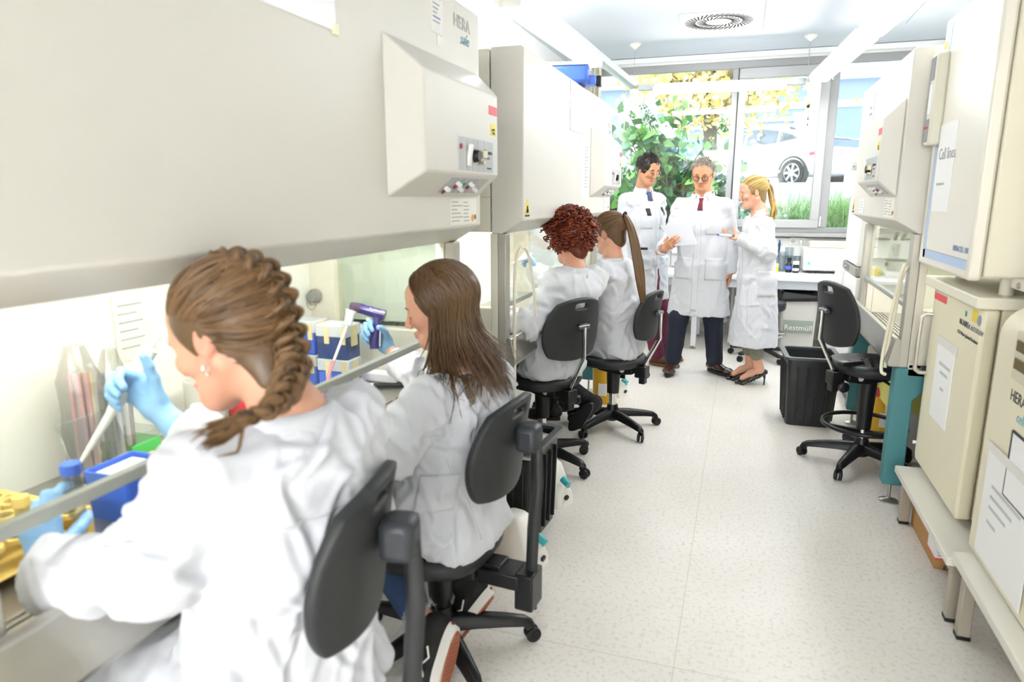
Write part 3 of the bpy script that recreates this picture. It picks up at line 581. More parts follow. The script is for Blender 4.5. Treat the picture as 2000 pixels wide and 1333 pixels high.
# ================================================================== chairs
M_pu = mat('chair_pu', '26282a', .48, bump=.06, bscale=300); M_puback = mat('chair_back_shell', '2b2d2e', .5, bump=.05, bscale=350)
M_frame = mat('chair_black_metal', '17181a', .38); M_chrome = mat('chrome', 'd8d8d6', .12, metal=1)
M_wheel = mat('caster_black', '131415', .45); M_hub = mat('caster_hub', '2e2d29', .5)
def superell(a, n): c, s = math.cos(a), math.sin(a); return math.copysign(abs(c) ** (2 / n), c), math.copysign(abs(s) ** (2 / n), s)
def chair(label, loc, rz, seat_z, back_z, bar='chrome', base_rot=0, ring=False, dots=False, bh=.33, bw=.40, tilt=.12, badge=True, group='task chairs'):
    c = thing('task_chair', label, 'chair', loc, rz, group)
    # five-star base
    L(MB().lathe((0, 0, .055), [(.03, 0), (.045, .01), (.045, .06), (.038, .085), (.034, .11)], 20), 'base_hub', M_frame, c)
    for i in range(5):
        a = base_rot + i * 2 * math.pi / 5; d = np.array((math.cos(a), math.sin(a), 0)); s = np.array((-d[1], d[0], 0)); z = np.array((0, 0, 1.))
        rings = []
        for (r, h, w, t) in ((.03, .11, .032, .045), (.12, .105, .028, .04), (.22, .093, .024, .032), (.285, .082, .021, .026), (.312, .07, .014, .016)):
            p = d * r + z * h; rings.append([p + s * w * .8 + z * t * .35, p + s * w - z * t * .6, p - s * w - z * t * .6, p - s * w * .8 + z * t * .35, p - s * w * .3 + z * t * .55, p + s * w * .3 + z * t * .55])
        leg = L(MB().loft(rings), 'base_leg', M_frame, c, angle=60)
        q = d * .30; ca = a + .9 + i; w = np.array((math.cos(ca), math.sin(ca), 0)); off = np.array((-w[1], w[0], 0)) * .012
        k = L(MB().cyl(q + (0, 0, .05), q + (0, 0, .078), .009, n=8).tube([q + off + (0, 0, .052), q + off * .2 + (0, 0, .056), q - off + (0, 0, .05)], .017, 8), 'caster', M_wheel, leg)
        for sg in (-1, 1):
            L(MB().lathe(q + off + w * sg * .012 + (0, 0, .027), [(.018, -.008), (.026, -.006), (.027, 0), (.026, .007), (.014, .009), (.012, .006)], 18, w * sg), 'caster_wheel', M_wheel, leg)
    # column
    top = seat_z - .085
    if ring:
        L(MB().cyl((0, 0, .16), (0, 0, .23), .025), 'gas_piston', M_chrome, c); L(MB().cyl((0, 0, .22), (0, 0, top), .038, .048, 20), 'gas_column', M_frame, c)
        rg = L(MB().tube([(.215 * math.cos(t), .215 * math.sin(t), .245) for t in np.linspace(0, 2 * math.pi, 36, endpoint=False)], .012, 10, closed=True), 'foot_ring', M_frame, c)
        for t in (0.4, 2.5, 4.6): L(MB().beam((0, 0, .20), (.21 * math.cos(t), .21 * math.sin(t), .24), .03, .018), 'ring_spoke', M_frame, rg, bevel=.004)
    else:
        L(MB().cyl((0, 0, .15), (0, 0, top - .1), .026), 'gas_piston', M_chrome if bar == 'chrome' else M_frame, c)
        L(MB().cyl((0, 0, max(.2, top - .17)), (0, 0, top), .04, .046, 20), 'gas_column', M_frame, c)
    # mechanism
    L(MB().prism([(-.16, seat_z - .062), (.10, seat_z - .062), (.08, seat_z - .10), (-.06, seat_z - .115), (-.16, seat_z - .10)], -.07, .07, 'x'), 'mechanism', M_frame, c, bevel=.006)
    L(MB().box((-.035, -.235, seat_z - .125), (.035, -.16, seat_z - .05)), 'back_bracket', M_frame, c, bevel=.005)
    L(MB().lathe((.04, -.19, seat_z - .125), [(.012, 0), (.012, .02), (.026, .022), (.029, .03), (.029, .045), (.02, .052), (.0, .052)], 14, (1, 0, 0)), 'back_knob', M_frame, c)
    L(MB().tube([(.07, .02, seat_z - .08), (.16, .03, seat_z - .10), (.19, .03, seat_z - .15)], .008, 8).obox((.20, .03, seat_z - .175), (.012, .05, .07)), 'lever', M_frame, c, bevel=.003)
    if badge: L(MB().lathe((-.0705, -.09, seat_z - .08), [(.016, 0), (.016, .001), (0, .001)], 14, (-1, 0, 0)).lathe((.0705, -.09, seat_z - .08), [(.016, 0), (.016, .001), (0, .001)], 14, (1, 0, 0)), 'badge', mat('badge_white', 'd8d8d4', .4), c)
    # seat pad
    rings = []
    for (sc, z) in ((.80, -.062), (.93, -.055), (1.0, -.03), (.99, -.012), (.94, 0.0), (.80, .002), (.5, -.010), (.2, -.014), (.02, -.014)):
        rings.append([(sc * .215 * superell(a, 2.6)[0], .01 + sc * .205 * superell(a, 2.6)[1], seat_z + z) for a in np.linspace(0, 2 * math.pi, 40, endpoint=False)])
    seat = L(MB().loft(rings), 'seat', M_pu, c, angle=180)
    if dots:
        for i in range(-3, 4):
            for j in range(-3, 3):
                x, y = i * .045, .05 + j * .05 + (i % 2) * .025
                if (x / .17) ** 2 + ((y - .01) / .16) ** 2 < 1: L(MB().lathe((x, y, seat_z - .016), [(.017, 0), (.016, .006), (.011, .009), (.001, .010)], 12), 'seat_stud', M_pu, seat)
    # backrest with grip slot
    N = 24; hole = set()
    bx = lambda u, v: u * math.sqrt(max(0, 1 - .42 * v * v)); bz = lambda u, v: v * math.sqrt(max(0, 1 - .30 * u * u))
    P = []; by = -.215 - .03
    for j in range(N + 1):
        for i in range(N + 1):
            u, v = -1 + 2 * i / N, -1 + 2 * j / N; x = bx(u, v) * bw / 2 * (1 + .06 * v * (-1)); z = bz(u, v) * bh / 2
            P.append((x, by + .10 * (x / .2) ** 2 * .55 - tilt * (z) - .25 * max(0, z) ** 2 + .0, back_z + z))
    F = []
    for j in range(N):
        for i in range(N):
            u, v = -1 + (2 * i + 1) / N, -1 + (2 * j + 1) / N
            if abs(u) < .26 and .66 < v < .80: continue
            F.append((j * (N + 1) + i, j * (N + 1) + i + 1, (j + 1) * (N + 1) + i + 1, (j + 1) * (N + 1) + i))
    back = L(MB().add(P, F), 'backrest', M_puback, c, angle=180, fixn=False)
    so = back.modifiers.new('solid', 'SOLIDIFY'); so.thickness = .028; so.offset = 1
    sb = back.modifiers.new('sub', 'SUBSURF'); sb.levels = 1; sb.render_levels = 1
    # back bar
    yb = by - .05
    if bar == 'chrome':
        L(MB().tube([(0, -.205, seat_z - .15), (0, -.21, seat_z - .04), (0, yb - .012, (seat_z + back_z) / 2), (0, yb - .01, back_z + .015)], [.016, .016, .014, .014], 10, up=(1, 0, 0), flat=.45), 'back_bar', M_chrome, c)
        L(MB().box((-.024, -.225, seat_z - .165), (.024, -.185, seat_z - .05)), 'bar_socket', M_frame, c, bevel=.005)
        L(MB().obox((0, yb + .004, back_z + .015), (.07, .03, .035)), 'bar_clamp', M_frame, c, bevel=.01)
        L(MB().cyl((-.04, yb - .004, back_z + .015), (.04, yb - .004, back_z + .015), .012, n=12), 'clamp_bolt', mat('bolt_grey', '77797a', .3, metal=.8), c)
    else:
        L(MB().box((-.05, -.30, seat_z - .115), (.05, -.16, seat_z - .065)), 'back_arm', M_frame, c, bevel=.006)
        L(MB().tube([(0, -.325, seat_z - .19), (0, -.325, seat_z - .05), (0, yb - .035, seat_z + .08), (0, yb - .048, back_z - .10), (0, yb - .042, back_z + .02)], [.019, .019, .02, .02, .018], 12, up=(1, 0, 0), flat=.6), 'back_bar', mat('bar_black', '3a3b3c', .3, metal=.5), c)
        L(MB().obox((0, yb - .02, back_z + .03), (.075, .07, .085)), 'bar_clamp', mat('clamp_black', '33363a', .42), c, bevel=.018)
        L(MB().box((-.045, -.345, seat_z - .18), (.045, -.285, seat_z - .06)), 'bar_socket', M_frame, c, bevel=.006)
    return c
RD = math.radians
ch1 = chair('black task chair under the woman with the braid', (-.885, 1.0, 0), RD(100), .50, .845, 'black', .3, bh=.31, bw=.36, group=None)
ch2 = chair('black task chair under the long-haired woman', (-.875, 1.87, 0), RD(85), .43, .77, 'black', .25, bh=.31, bw=.38, group=None)
ch3 = chair('black task chair with chrome back bar under the red-haired woman', (-1.01, 3.57, 0), RD(60), .535, .825, 'chrome', -.25, bh=.34, bw=.40, group=None)
ch4 = chair('black task chair with chrome back bar under the ponytailed woman', (-.74, 4.31, 0), RD(75), .50, .785, 'chrome', .45, bh=.32, bw=.36, group=None)
ch5 = chair('empty black task chair with a foot ring and studded seat', (.72, 4.12, 0), RD(-66), .61, .885, 'chrome', .35, ring=True, dots=True, bh=.36, bw=.37, group=None)
# round stool
st_ = thing('lab_stool', 'round black stool with chrome foot ring behind the blonde woman', 'stool', (.24, 6.76, 0))
for i in range(5):
    a = i * 2 * math.pi / 5 + .25; d = np.array((math.cos(a), math.sin(a), 0))
    lg = L(MB().beam(d * .03 + (0, 0, .10), d * .30 + (0, 0, .075), .04, .03), 'base_leg', M_frame, st_, bevel=.006)
    L(MB().lathe(d * .295 + (0, 0, .028) + np.array((-d[1], d[0], 0)) * -.018, [(.018, 0), (.027, .004), (.027, .014), (.02, .018), (.02, .022), (.027, .026), (.027, .034), (.018, .038)], 16, (-d[1], d[0], 0)), 'caster_wheel', M_wheel, lg)
L(MB().cyl((0, 0, .08), (0, 0, .30), .03).cyl((0, 0, .3), (0, 0, .47), .022), 'column', M_frame, st_)
L(MB().tube([(.2 * math.cos(t), .2 * math.sin(t), .24) for t in np.linspace(0, 2 * math.pi, 32, endpoint=False)], .010, 8, closed=True), 'foot_ring', M_chrome, st_)
for t in (0.3, 2.4, 4.5): L(MB().cyl((0, 0, .22), (.2 * math.cos(t), .2 * math.sin(t), .24), .008, n=8), 'ring_spoke', M_chrome, st_)
L(MB().lathe((0, 0, .475), [(.09, -.02), (.18, -.005), (.19, .01), (.192, .05), (.185, .07), (.16, .08), (.0, .085)], 32), 'seat', mat('stool_pad', '1d2230', .35), st_, angle=60)
L(MB().tube([(.1 * math.cos(t), .1 * math.sin(t), .435) for t in np.linspace(0, 2 * math.pi, 24, endpoint=False)], .005, 6, closed=True), 'lever_ring', M_frame, st_)
# ================================================================== waste bins
M_binb = mat('bin_black', '232526', .35); M_binrim = mat('bin_rim', '4a4d50', .3); M_bag = mat('clear_bag', 'e6e6e2', .15, alpha=.45)
def rect(x0, y0, x1, y1, r, z, flute=0, n=6):
    P = []
    for cx, cy, a0 in ((x1 - r, y1 - r, 0), (x0 + r, y1 - r, PI2), (x0 + r, y0 + r, 2 * PI2), (x1 - r, y0 + r, 3 * PI2)):
        for a in np.linspace(a0, a0 + PI2, n): P.append((cx + r * math.cos(a), cy + r * math.sin(a), z))
    return P
def blackbin(label, cx, cy, w, d, h, wb, db, rz=0, flutes=True):
    b = thing('waste_bin', label, 'waste bin', (cx, cy, 0), rz)
    R = [rect(-wb / 2, -db / 2, wb / 2, db / 2, .04, 0), rect(-w / 2 + .02, -d / 2 + .02, w / 2 - .02, d / 2 - .02, .03, h - .05), rect(-w / 2 + .02, -d / 2 + .02, w / 2 - .02, d / 2 - .02, .03, h),
         rect(-w / 2 + .026, -d / 2 + .026, w / 2 - .026, d / 2 - .026, .03, h), rect(-w / 2 + .03, -d / 2 + .03, w / 2 - .03, d / 2 - .03, .03, h - .06), rect(-wb / 2 + .01, -db / 2 + .01, wb / 2 - .01, db / 2 - .01, .03, .02)]
    L(MB().loft(R), 'bin_body', M_binb, b)
    L(MB().loft([rect(-w / 2, -d / 2, w / 2, d / 2, .035, h - .012), rect(-w / 2, -d / 2, w / 2, d / 2, .035, h + .004), rect(-w / 2 + .03, -d / 2 + .03, w / 2 - .03, d / 2 - .03, .025, h + .004), rect(-w / 2 + .03, -d / 2 + .03, w / 2 - .03, d / 2 - .03, .025, h - .012)], closed=True), 'rim', M_binrim, b)
    if flutes:
        for sx in (-1, 1):
            for i in range(4):
                t = -.6 + .4 * i; y0 = t * (db / 2); y1 = t * (d / 2 - .02)
                L(MB().beam((sx * (wb / 2 + .001), y0, .03), (sx * (w / 2 - .019), y1, h - .06), .03, .008, up=(0, 1, 0)), 'rib', M_binb, b, bevel=.003)
        for sy in (-1, 1):
            for i in range(4):
                t = -.6 + .4 * i; x0 = t * (wb / 2); x1 = t * (w / 2 - .02)
                L(MB().beam((x0, sy * (db / 2 + .001), .03), (x1, sy * (d / 2 - .019), h - .06), .03, .008, up=(1, 0, 0)), 'rib', M_binb, b, bevel=.003)
    return b
b1 = blackbin('black fluted waste bin with a clear bag, behind the long-haired woman', -.885, 2.81, .27, .38, .44, .21, .31, RD(-4))
def crumple(c, r, seed, n=14, flat=1.0):
    rg = np.random.default_rng(seed); m = MB(); rings = []
    for i in range(9):
        t = -PI2 + math.pi * i / 8; a = np.linspace(0, 2 * math.pi, n, endpoint=False)
        rr = (1 + .28 * rg.standard_normal(n) * math.cos(t)); q = max(math.cos(t), .02)
        rings.append(np.array(c) + np.stack([np.cos(a) * q * rr * r[0], np.sin(a) * q * rr * r[1], np.full(n, math.sin(t) * r[2]) + .12 * r[2] * rg.standard_normal(n)], 1))
    return m.loft(rings)
L(crumple((.02, -.06, .415), (.10, .13, .045), 3), 'bin_liner', M_bag, b1, angle=10)
b2 = blackbin('black fluted waste bin beside the empty task chair', .49, 4.90, .36, .40, .47, .28, .30, RD(3))
L(MB().obox((.0, .05, .30), (.2, .12, .01), tilt=(.3, .2)), 'waste_paper', M_paper, b2)
# grey tall bins under the desk
M_bing = mat('bin_grey', 'd6d5d0', .5); M_bagk = mat('black_bag', '17181a', .35)
def greybin(label, x, y):
    g = thing('recycling_bin', label, 'waste bin', (x, y, 0)); w, d, h, wb, db = .36, .46, .585, .30, .36
    R = [rect(-wb / 2, -db / 2, wb / 2, db / 2, .03, 0), rect(-w / 2 + .015, -d / 2 + .015, w / 2 - .015, d / 2 - .015, .03, h), rect(-w / 2 + .03, -d / 2 + .03, w / 2 - .03, d / 2 - .03, .03, h), rect(-wb / 2 + .02, -db / 2 + .02, wb / 2 - .02, db / 2 - .02, .02, .03)]
    L(MB().loft(R), 'bin_body', M_bing, g)
    L(MB().loft([rect(-w / 2, -d / 2, w / 2, d / 2, .035, h - .035), rect(-w / 2, -d / 2, w / 2, d / 2, .035, h + .003), rect(-w / 2 + .028, -d / 2 + .028, w / 2 - .028, d / 2 - .028, .025, h + .003), rect(-w / 2 + .028, -d / 2 + .028, w / 2 - .028, d / 2 - .028, .025, h - .035)], closed=True), 'rim', M_bing, g, bevel=.004)
    rg = np.random.default_rng(int(x * 100)); K = 44; rings = []
    for (ins, z, am) in ((.045, h - .2, .0), (.04, h - .03, .006), (.03, h + .02, .012), (-.004, h + .016, .012), (-.012, h - .03, .012), (-.010, h - .06, .015)):
        r_ = np.array(rect(-w / 2 + ins, -d / 2 + ins, w / 2 - ins, d / 2 - ins, .04, z, n=11)); r_ += rg.standard_normal(r_.shape) * am * .5; r_ = r_[14:] if False else r_; rings.append(r_)
    return g, rings
g1, rg1 = greybin('pale grey bin marked Restmüll with a black bag, under the desk', .565, 7.22)
g2, rg2 = greybin('pale grey bin with a green and blue recycling sign, under the desk', .965, 7.24)
for g, r_, sel in ((g1, rg1, 3), (g2, rg2, 3)):
    L(MB().loft(r_[:4] if g is g2 else r_, cap=False), 'bin_liner', M_bagk, g, angle=15)
L(MB().box((-.135, -.222, .20), (.135, -.2, .335)), 'sign', mat('sign_sage', '9fa89d', .5), g1); T('Restmüll', .072, mat('sign_white', 'f4f4f2', .5), g1, (-.125, -.224, .245), extrude=.003)
g1.children[-2].rotation_euler = (-.06, 0, 0); g1.children[-1].rotation_euler = (-.06, 0, 0); g1.children[-2].location.y = .002; g1.children[-1].location.y = .002
L(MB().box((-.10, -.232, .33), (.12, -.215, .51)), 'sign', mat('sign_green', '3f9a5e', .5), g2); L(MB().box((-.09, -.2345, .31), (.12, -.2325, .40)), 'blue_sign', mat('sign_blue', '3346b4', .5), g2)
for k in range(3):
    a = PI2 + k * 2.0944; L(MB().beam((-.045 + .022 * math.cos(a), -.236, .352 + .022 * math.sin(a)), (-.045 + .022 * math.cos(a + 1.5), -.236, .352 + .022 * math.sin(a + 1.5)), .008, .002, up=(0, 1, 0)), 'recycle_arrow', mat('sign_white'), g2)
L(MB().box((0.0, -.2365, .335), (.06, -.234, .375)), 'sign_print', mat('sign_white'), g2); L(MB().box((-.06, -.234, .46), (.05, -.2315, .475)), 'sign_print', mat('sign_white'), g2)
# ================================================================== people: smooth-blended bodies
class Field:
    def __init__(s, lo, hi, h, fine=None):
        """grid from lo to hi; fine = list of (lo, hi, h) boxes whose ranges get a finer step on every axis"""
        s.ax = []
        for i in range(3):
            x = [lo[i]]
            while x[-1] < hi[i]:
                st = h
                for (a, b, hh) in (fine or []):
                    if a[i] <= x[-1] <= b[i]: st = min(st, hh)
                x.append(x[-1] + st)
            s.ax.append(np.array(x))
        s.D = np.full([len(a) for a in s.ax], .2, np.float32)
    def sl(s, lo, hi):
        r = []
        for i in range(3):
            a = max(0, np.searchsorted(s.ax[i], lo[i]) - 1); b = min(len(s.ax[i]), np.searchsorted(s.ax[i], hi[i]) + 1)
            if b <= a: return None
            r.append(slice(a, b))
        return tuple(r)
    def put(s, lo, hi, fn, k=.02, op='u'):
        q = s.sl(np.asarray(lo) - k - .01, np.asarray(hi) + k + .01)
        if q is None: return
        X, Y, Z = np.meshgrid(s.ax[0][q[0]], s.ax[1][q[1]], s.ax[2][q[2]], indexing='ij', sparse=True)
        d = fn(X, Y, Z).astype(np.float32); D = s.D[q]
        if op == 'u':
            h = np.maximum(k - np.abs(D - d), 0) / max(k, 1e-6); s.D[q] = np.minimum(D, d) - h * h * k * .25
        else:
            h = np.maximum(k - np.abs(D + d), 0) / max(k, 1e-6); s.D[q] = np.maximum(D, -d) + h * h * k * .25
    def cap(s, a, b, ra, rb=None, k=.02, op='u'):
        a = np.asarray(a, float); b = np.asarray(b, float); rb = ra if rb is None else rb; ab = b - a; L2 = ab @ ab + 1e-9; m = max(ra, rb)
        def fn(X, Y, Z):
            t = np.clip(((X - a[0]) * ab[0] + (Y - a[1]) * ab[1] + (Z - a[2]) * ab[2]) / L2, 0, 1)
            return np.sqrt((X - a[0] - t * ab[0]) ** 2 + (Y - a[1] - t * ab[1]) ** 2 + (Z - a[2] - t * ab[2]) ** 2) - (ra + (rb - ra) * t)
        s.put(np.minimum(a, b) - m, np.maximum(a, b) + m, fn, k, op); return s
    def chain(s, pts, rs, k=.02):
        for i in range(len(pts) - 1): s.cap(pts[i], pts[i + 1], rs[i], rs[i + 1], k)
        return s
    def ecap(s, a, b, wa, wb, side, k=.03, op='u', p=2.0, flat_end=False):
        """tapered capsule with elliptical section: wa, wb = (half width along side, half depth)"""
        a = np.asarray(a, float); b = np.asarray(b, float); ab = b - a; Ln = np.linalg.norm(ab); z = ab / Ln
        x = np.asarray(side, float); x = norm(x - z * (x @ z)); y = np.cross(z, x); m = max(*wa, *wb)
        def fn(X, Y, Z):
            dx, dy, dz = X - a[0], Y - a[1], Z - a[2]
            t = dx * z[0] + dy * z[1] + dz * z[2]; u = dx * x[0] + dy * x[1] + dz * x[2]; v = dx * y[0] + dy * y[1] + dz * y[2]
            q = np.clip(t / Ln, 0, 1); r1 = wa[0] + (wb[0] - wa[0]) * q; r2 = wa[1] + (wb[1] - wa[1]) * q; mn = np.minimum(r1, r2); e = t - q * Ln
            if p == 2.0: rad = np.sqrt((u / r1) ** 2 + (v / r2) ** 2 + (0 if flat_end else (e / mn) ** 2))
            else: rad = ((np.abs(u) / r1) ** p + (np.abs(v) / r2) ** p + (0 if flat_end else (np.abs(e) / mn) ** p)) ** (1 / p)
            d = (rad - 1) * mn
            if flat_end: d = np.maximum(d, np.abs(e) - .004)
            return d
        s.put(np.minimum(a, b) - m, np.maximum(a, b) + m, fn, k, op); return s
    def ell(s, c, r, R=None, k=.02, op='u'):
        c = np.asarray(c, float); r = np.asarray(r, float); R = np.eye(3) if R is None else np.asarray(R); m = r.max(); mn = r.min()
        def fn(X, Y, Z):
            dx, dy, dz = X - c[0], Y - c[1], Z - c[2]
            q = [(dx * R[0][i] + dy * R[1][i] + dz * R[2][i]) for i in range(3)]
            k0 = np.sqrt(sum((q[i] / r[i]) ** 2 for i in range(3))); k1 = np.sqrt(sum((q[i] / r[i] ** 2) ** 2 for i in range(3)))
            return k0 * (k0 - 1) / np.maximum(k1, 1e-6)
        s.put(c - m, c + m, fn, k, op); return s
    def mesh(s, smooth=2):
        D = s.D; S = D < 0
        c = S[:-1, :-1, :-1].astype(np.int8)
        for i in (0, 1):
            for j in (0, 1):
                for k in (0, 1):
                    if i + j + k: c = c + S[i:S.shape[0] - 1 + i, j:S.shape[1] - 1 + j, k:S.shape[2] - 1 + k]
        act = (c > 0) & (c < 8); I = np.argwhere(act); vid = np.full(act.shape, -1, np.int64); vid[act] = np.arange(len(I))
        x = [s.ax[a] for a in range(3)]
        acc = np.zeros((len(I), 3)); cnt = np.zeros(len(I))
        cor = [(i, j, k) for i in (0, 1) for j in (0, 1) for k in (0, 1)]
        val = {q: D[I[:, 0] + q[0], I[:, 1] + q[1], I[:, 2] + q[2]] for q in cor}
        pos = [[x[a][I[:, a]], x[a][I[:, a] + 1]] for a in range(3)]
        for q in cor:
            for a in range(3):
                if q[a]: continue
                q2 = list(q); q2[a] = 1; q2 = tuple(q2); da, db = val[q], val[q2]; m = (da < 0) != (db < 0)
                if not m.any(): continue
                t = (da[m] / (da[m] - db[m] + 1e-12))
                for b in range(3):
                    if b == a: acc[m, b] += pos[b][0][m] + t * (pos[b][1][m] - pos[b][0][m])
                    else: acc[m, b] += pos[b][q[b]][m]
                cnt[m] += 1
        V = acc / cnt[:, None]
        F = []
        for a in range(3):
            b, c2 = (a + 1) % 3, (a + 2) % 3
            n = [slice(None)] * 3; n2 = [slice(None)] * 3
            lo = [slice(1, D.shape[i] - 1) for i in range(3)]; lo[a] = slice(0, D.shape[a] - 1); hi = list(lo); hi[a] = slice(1, D.shape[a])
            A, B = S[tuple(lo)], S[tuple(hi)]; E = np.argwhere(A != B)
            if not len(E): continue
            off = np.array([1, 1, 1]); off[a] = 0; P = E + off; ins = A[E[:, 0], E[:, 1], E[:, 2]]
            def cell(db, dc):
                Q = P.copy(); Q[:, b] -= db; Q[:, c2] -= dc; return vid[Q[:, 0], Q[:, 1], Q[:, 2]]
            q = np.stack([cell(1, 1), cell(0, 1), cell(0, 0), cell(1, 0)], 1); q[~ins] = q[~ins][:, ::-1]; F.append(q)
        F = np.concatenate(F); F = F[(F >= 0).all(1)]
        for _ in range(smooth): V = relax(V, F, .5)
        return V, F
def relax(V, F, f):
    n = len(V); acc = np.zeros((n, 3)); c = np.zeros(n)
    for i in range(4):
        a, b = F[:, i], F[:, (i + 1) % 4]
        for k in range(3): acc[:, k] += np.bincount(a, V[b, k], n) + np.bincount(b, V[a, k], n)
        c += np.bincount(a, minlength=n) + np.bincount(b, minlength=n)
    return V + f * (acc / np.maximum(c, 1)[:, None] - V)
def vnormals(V, F):
    nf = np.cross(V[F[:, 2]] - V[F[:, 0]], V[F[:, 3]] - V[F[:, 1]]); N = np.zeros_like(V)
    for i in range(4):
        for k in range(3): N[:, k] += np.bincount(F[:, i], nf[:, k], len(V))
    return N / (np.linalg.norm(N, axis=1)[:, None] + 1e-12)
_LAT = RNG.random((32, 32, 32))
def vnoise(P):
    i = np.floor(P).astype(int); f = P - i; f = f * f * (3 - 2 * f); r = 0
    for a in (0, 1):
        for b in (0, 1):
            for c in (0, 1):
                w = (f[:, 0] if a else 1 - f[:, 0]) * (f[:, 1] if b else 1 - f[:, 1]) * (f[:, 2] if c else 1 - f[:, 2])
                r = r + w * _LAT[(i[:, 0] + a) % 32, (i[:, 1] + b) % 32, (i[:, 2] + c) % 32]
    return r
def ridged(P): return 1 - np.abs(2 * vnoise(P) - 1)
def quadmesh(name, V, F, m, parent, tint=None, org=None):
    me = bpy.data.meshes.new(name); V = V - (wloc(parent) if org is None else org)
    me.vertices.add(len(V)); me.vertices.foreach_set('co', V.astype(np.float32).ravel())
    k = F.shape[1]; me.loops.add(len(F) * k); me.loops.foreach_set('vertex_index', F.ravel().astype(np.int32)); me.polygons.add(len(F))
    me.polygons.foreach_set('loop_start', np.arange(0, len(F) * k, k, dtype=np.int32))
    me.update(calc_edges=True); me.polygons.foreach_set('use_smooth', np.ones(len(F), bool))
    if tint is not None:
        at = me.attributes.new('tint', 'FLOAT_COLOR', 'POINT'); c = np.ones((len(V), 4), np.float32); c[:, :tint.shape[1]] = tint; at.data.foreach_set('color', c.ravel())
    return link(name, me, m, parent)
def strands(name, paths, rad, m, parent, sides=4, flat=1.0, var=.25, seed=1, tcol=None):
    """paths (K, n, 3) drawn as thin tapering tubes, one mesh"""
    P = np.asarray(paths, float); K, n, _ = P.shape; rad = np.broadcast_to(np.asarray(rad, float), (K, n)); rg = np.random.default_rng(seed)
    T = np.gradient(P, axis=1); T /= np.linalg.norm(T, axis=2, keepdims=True) + 1e-9
    ref = np.array([.31, .2, .93]); X = np.cross(T, ref); X /= np.linalg.norm(X, axis=2, keepdims=True) + 1e-9; Y = np.cross(T, X)
    a = np.linspace(0, 2 * math.pi, sides, endpoint=False)
    V = P[:, :, None, :] + rad[:, :, None, None] * (X[:, :, None, :] * np.cos(a)[None, None, :, None] + Y[:, :, None, :] * np.sin(a)[None, None, :, None] * flat)
    idx = np.arange(K * n * sides).reshape(K, n, sides); nx = np.roll(idx, -1, 2)
    F = np.stack([idx[:, :-1], nx[:, :-1], nx[:, 1:], idx[:, 1:]], -1).reshape(-1, 4)
    t = (1 + var * rg.standard_normal(K)).clip(.45, 1.7)[:, None] * np.linspace(.92, 1.08, n)[None, :]
    t = np.repeat(t.reshape(-1), sides)[:, None] * (np.ones(3) if tcol is None else np.repeat(np.repeat(tcol, n, 0), sides, 0))
    return quadmesh(name, V.reshape(-1, 3), F, m, parent, t)
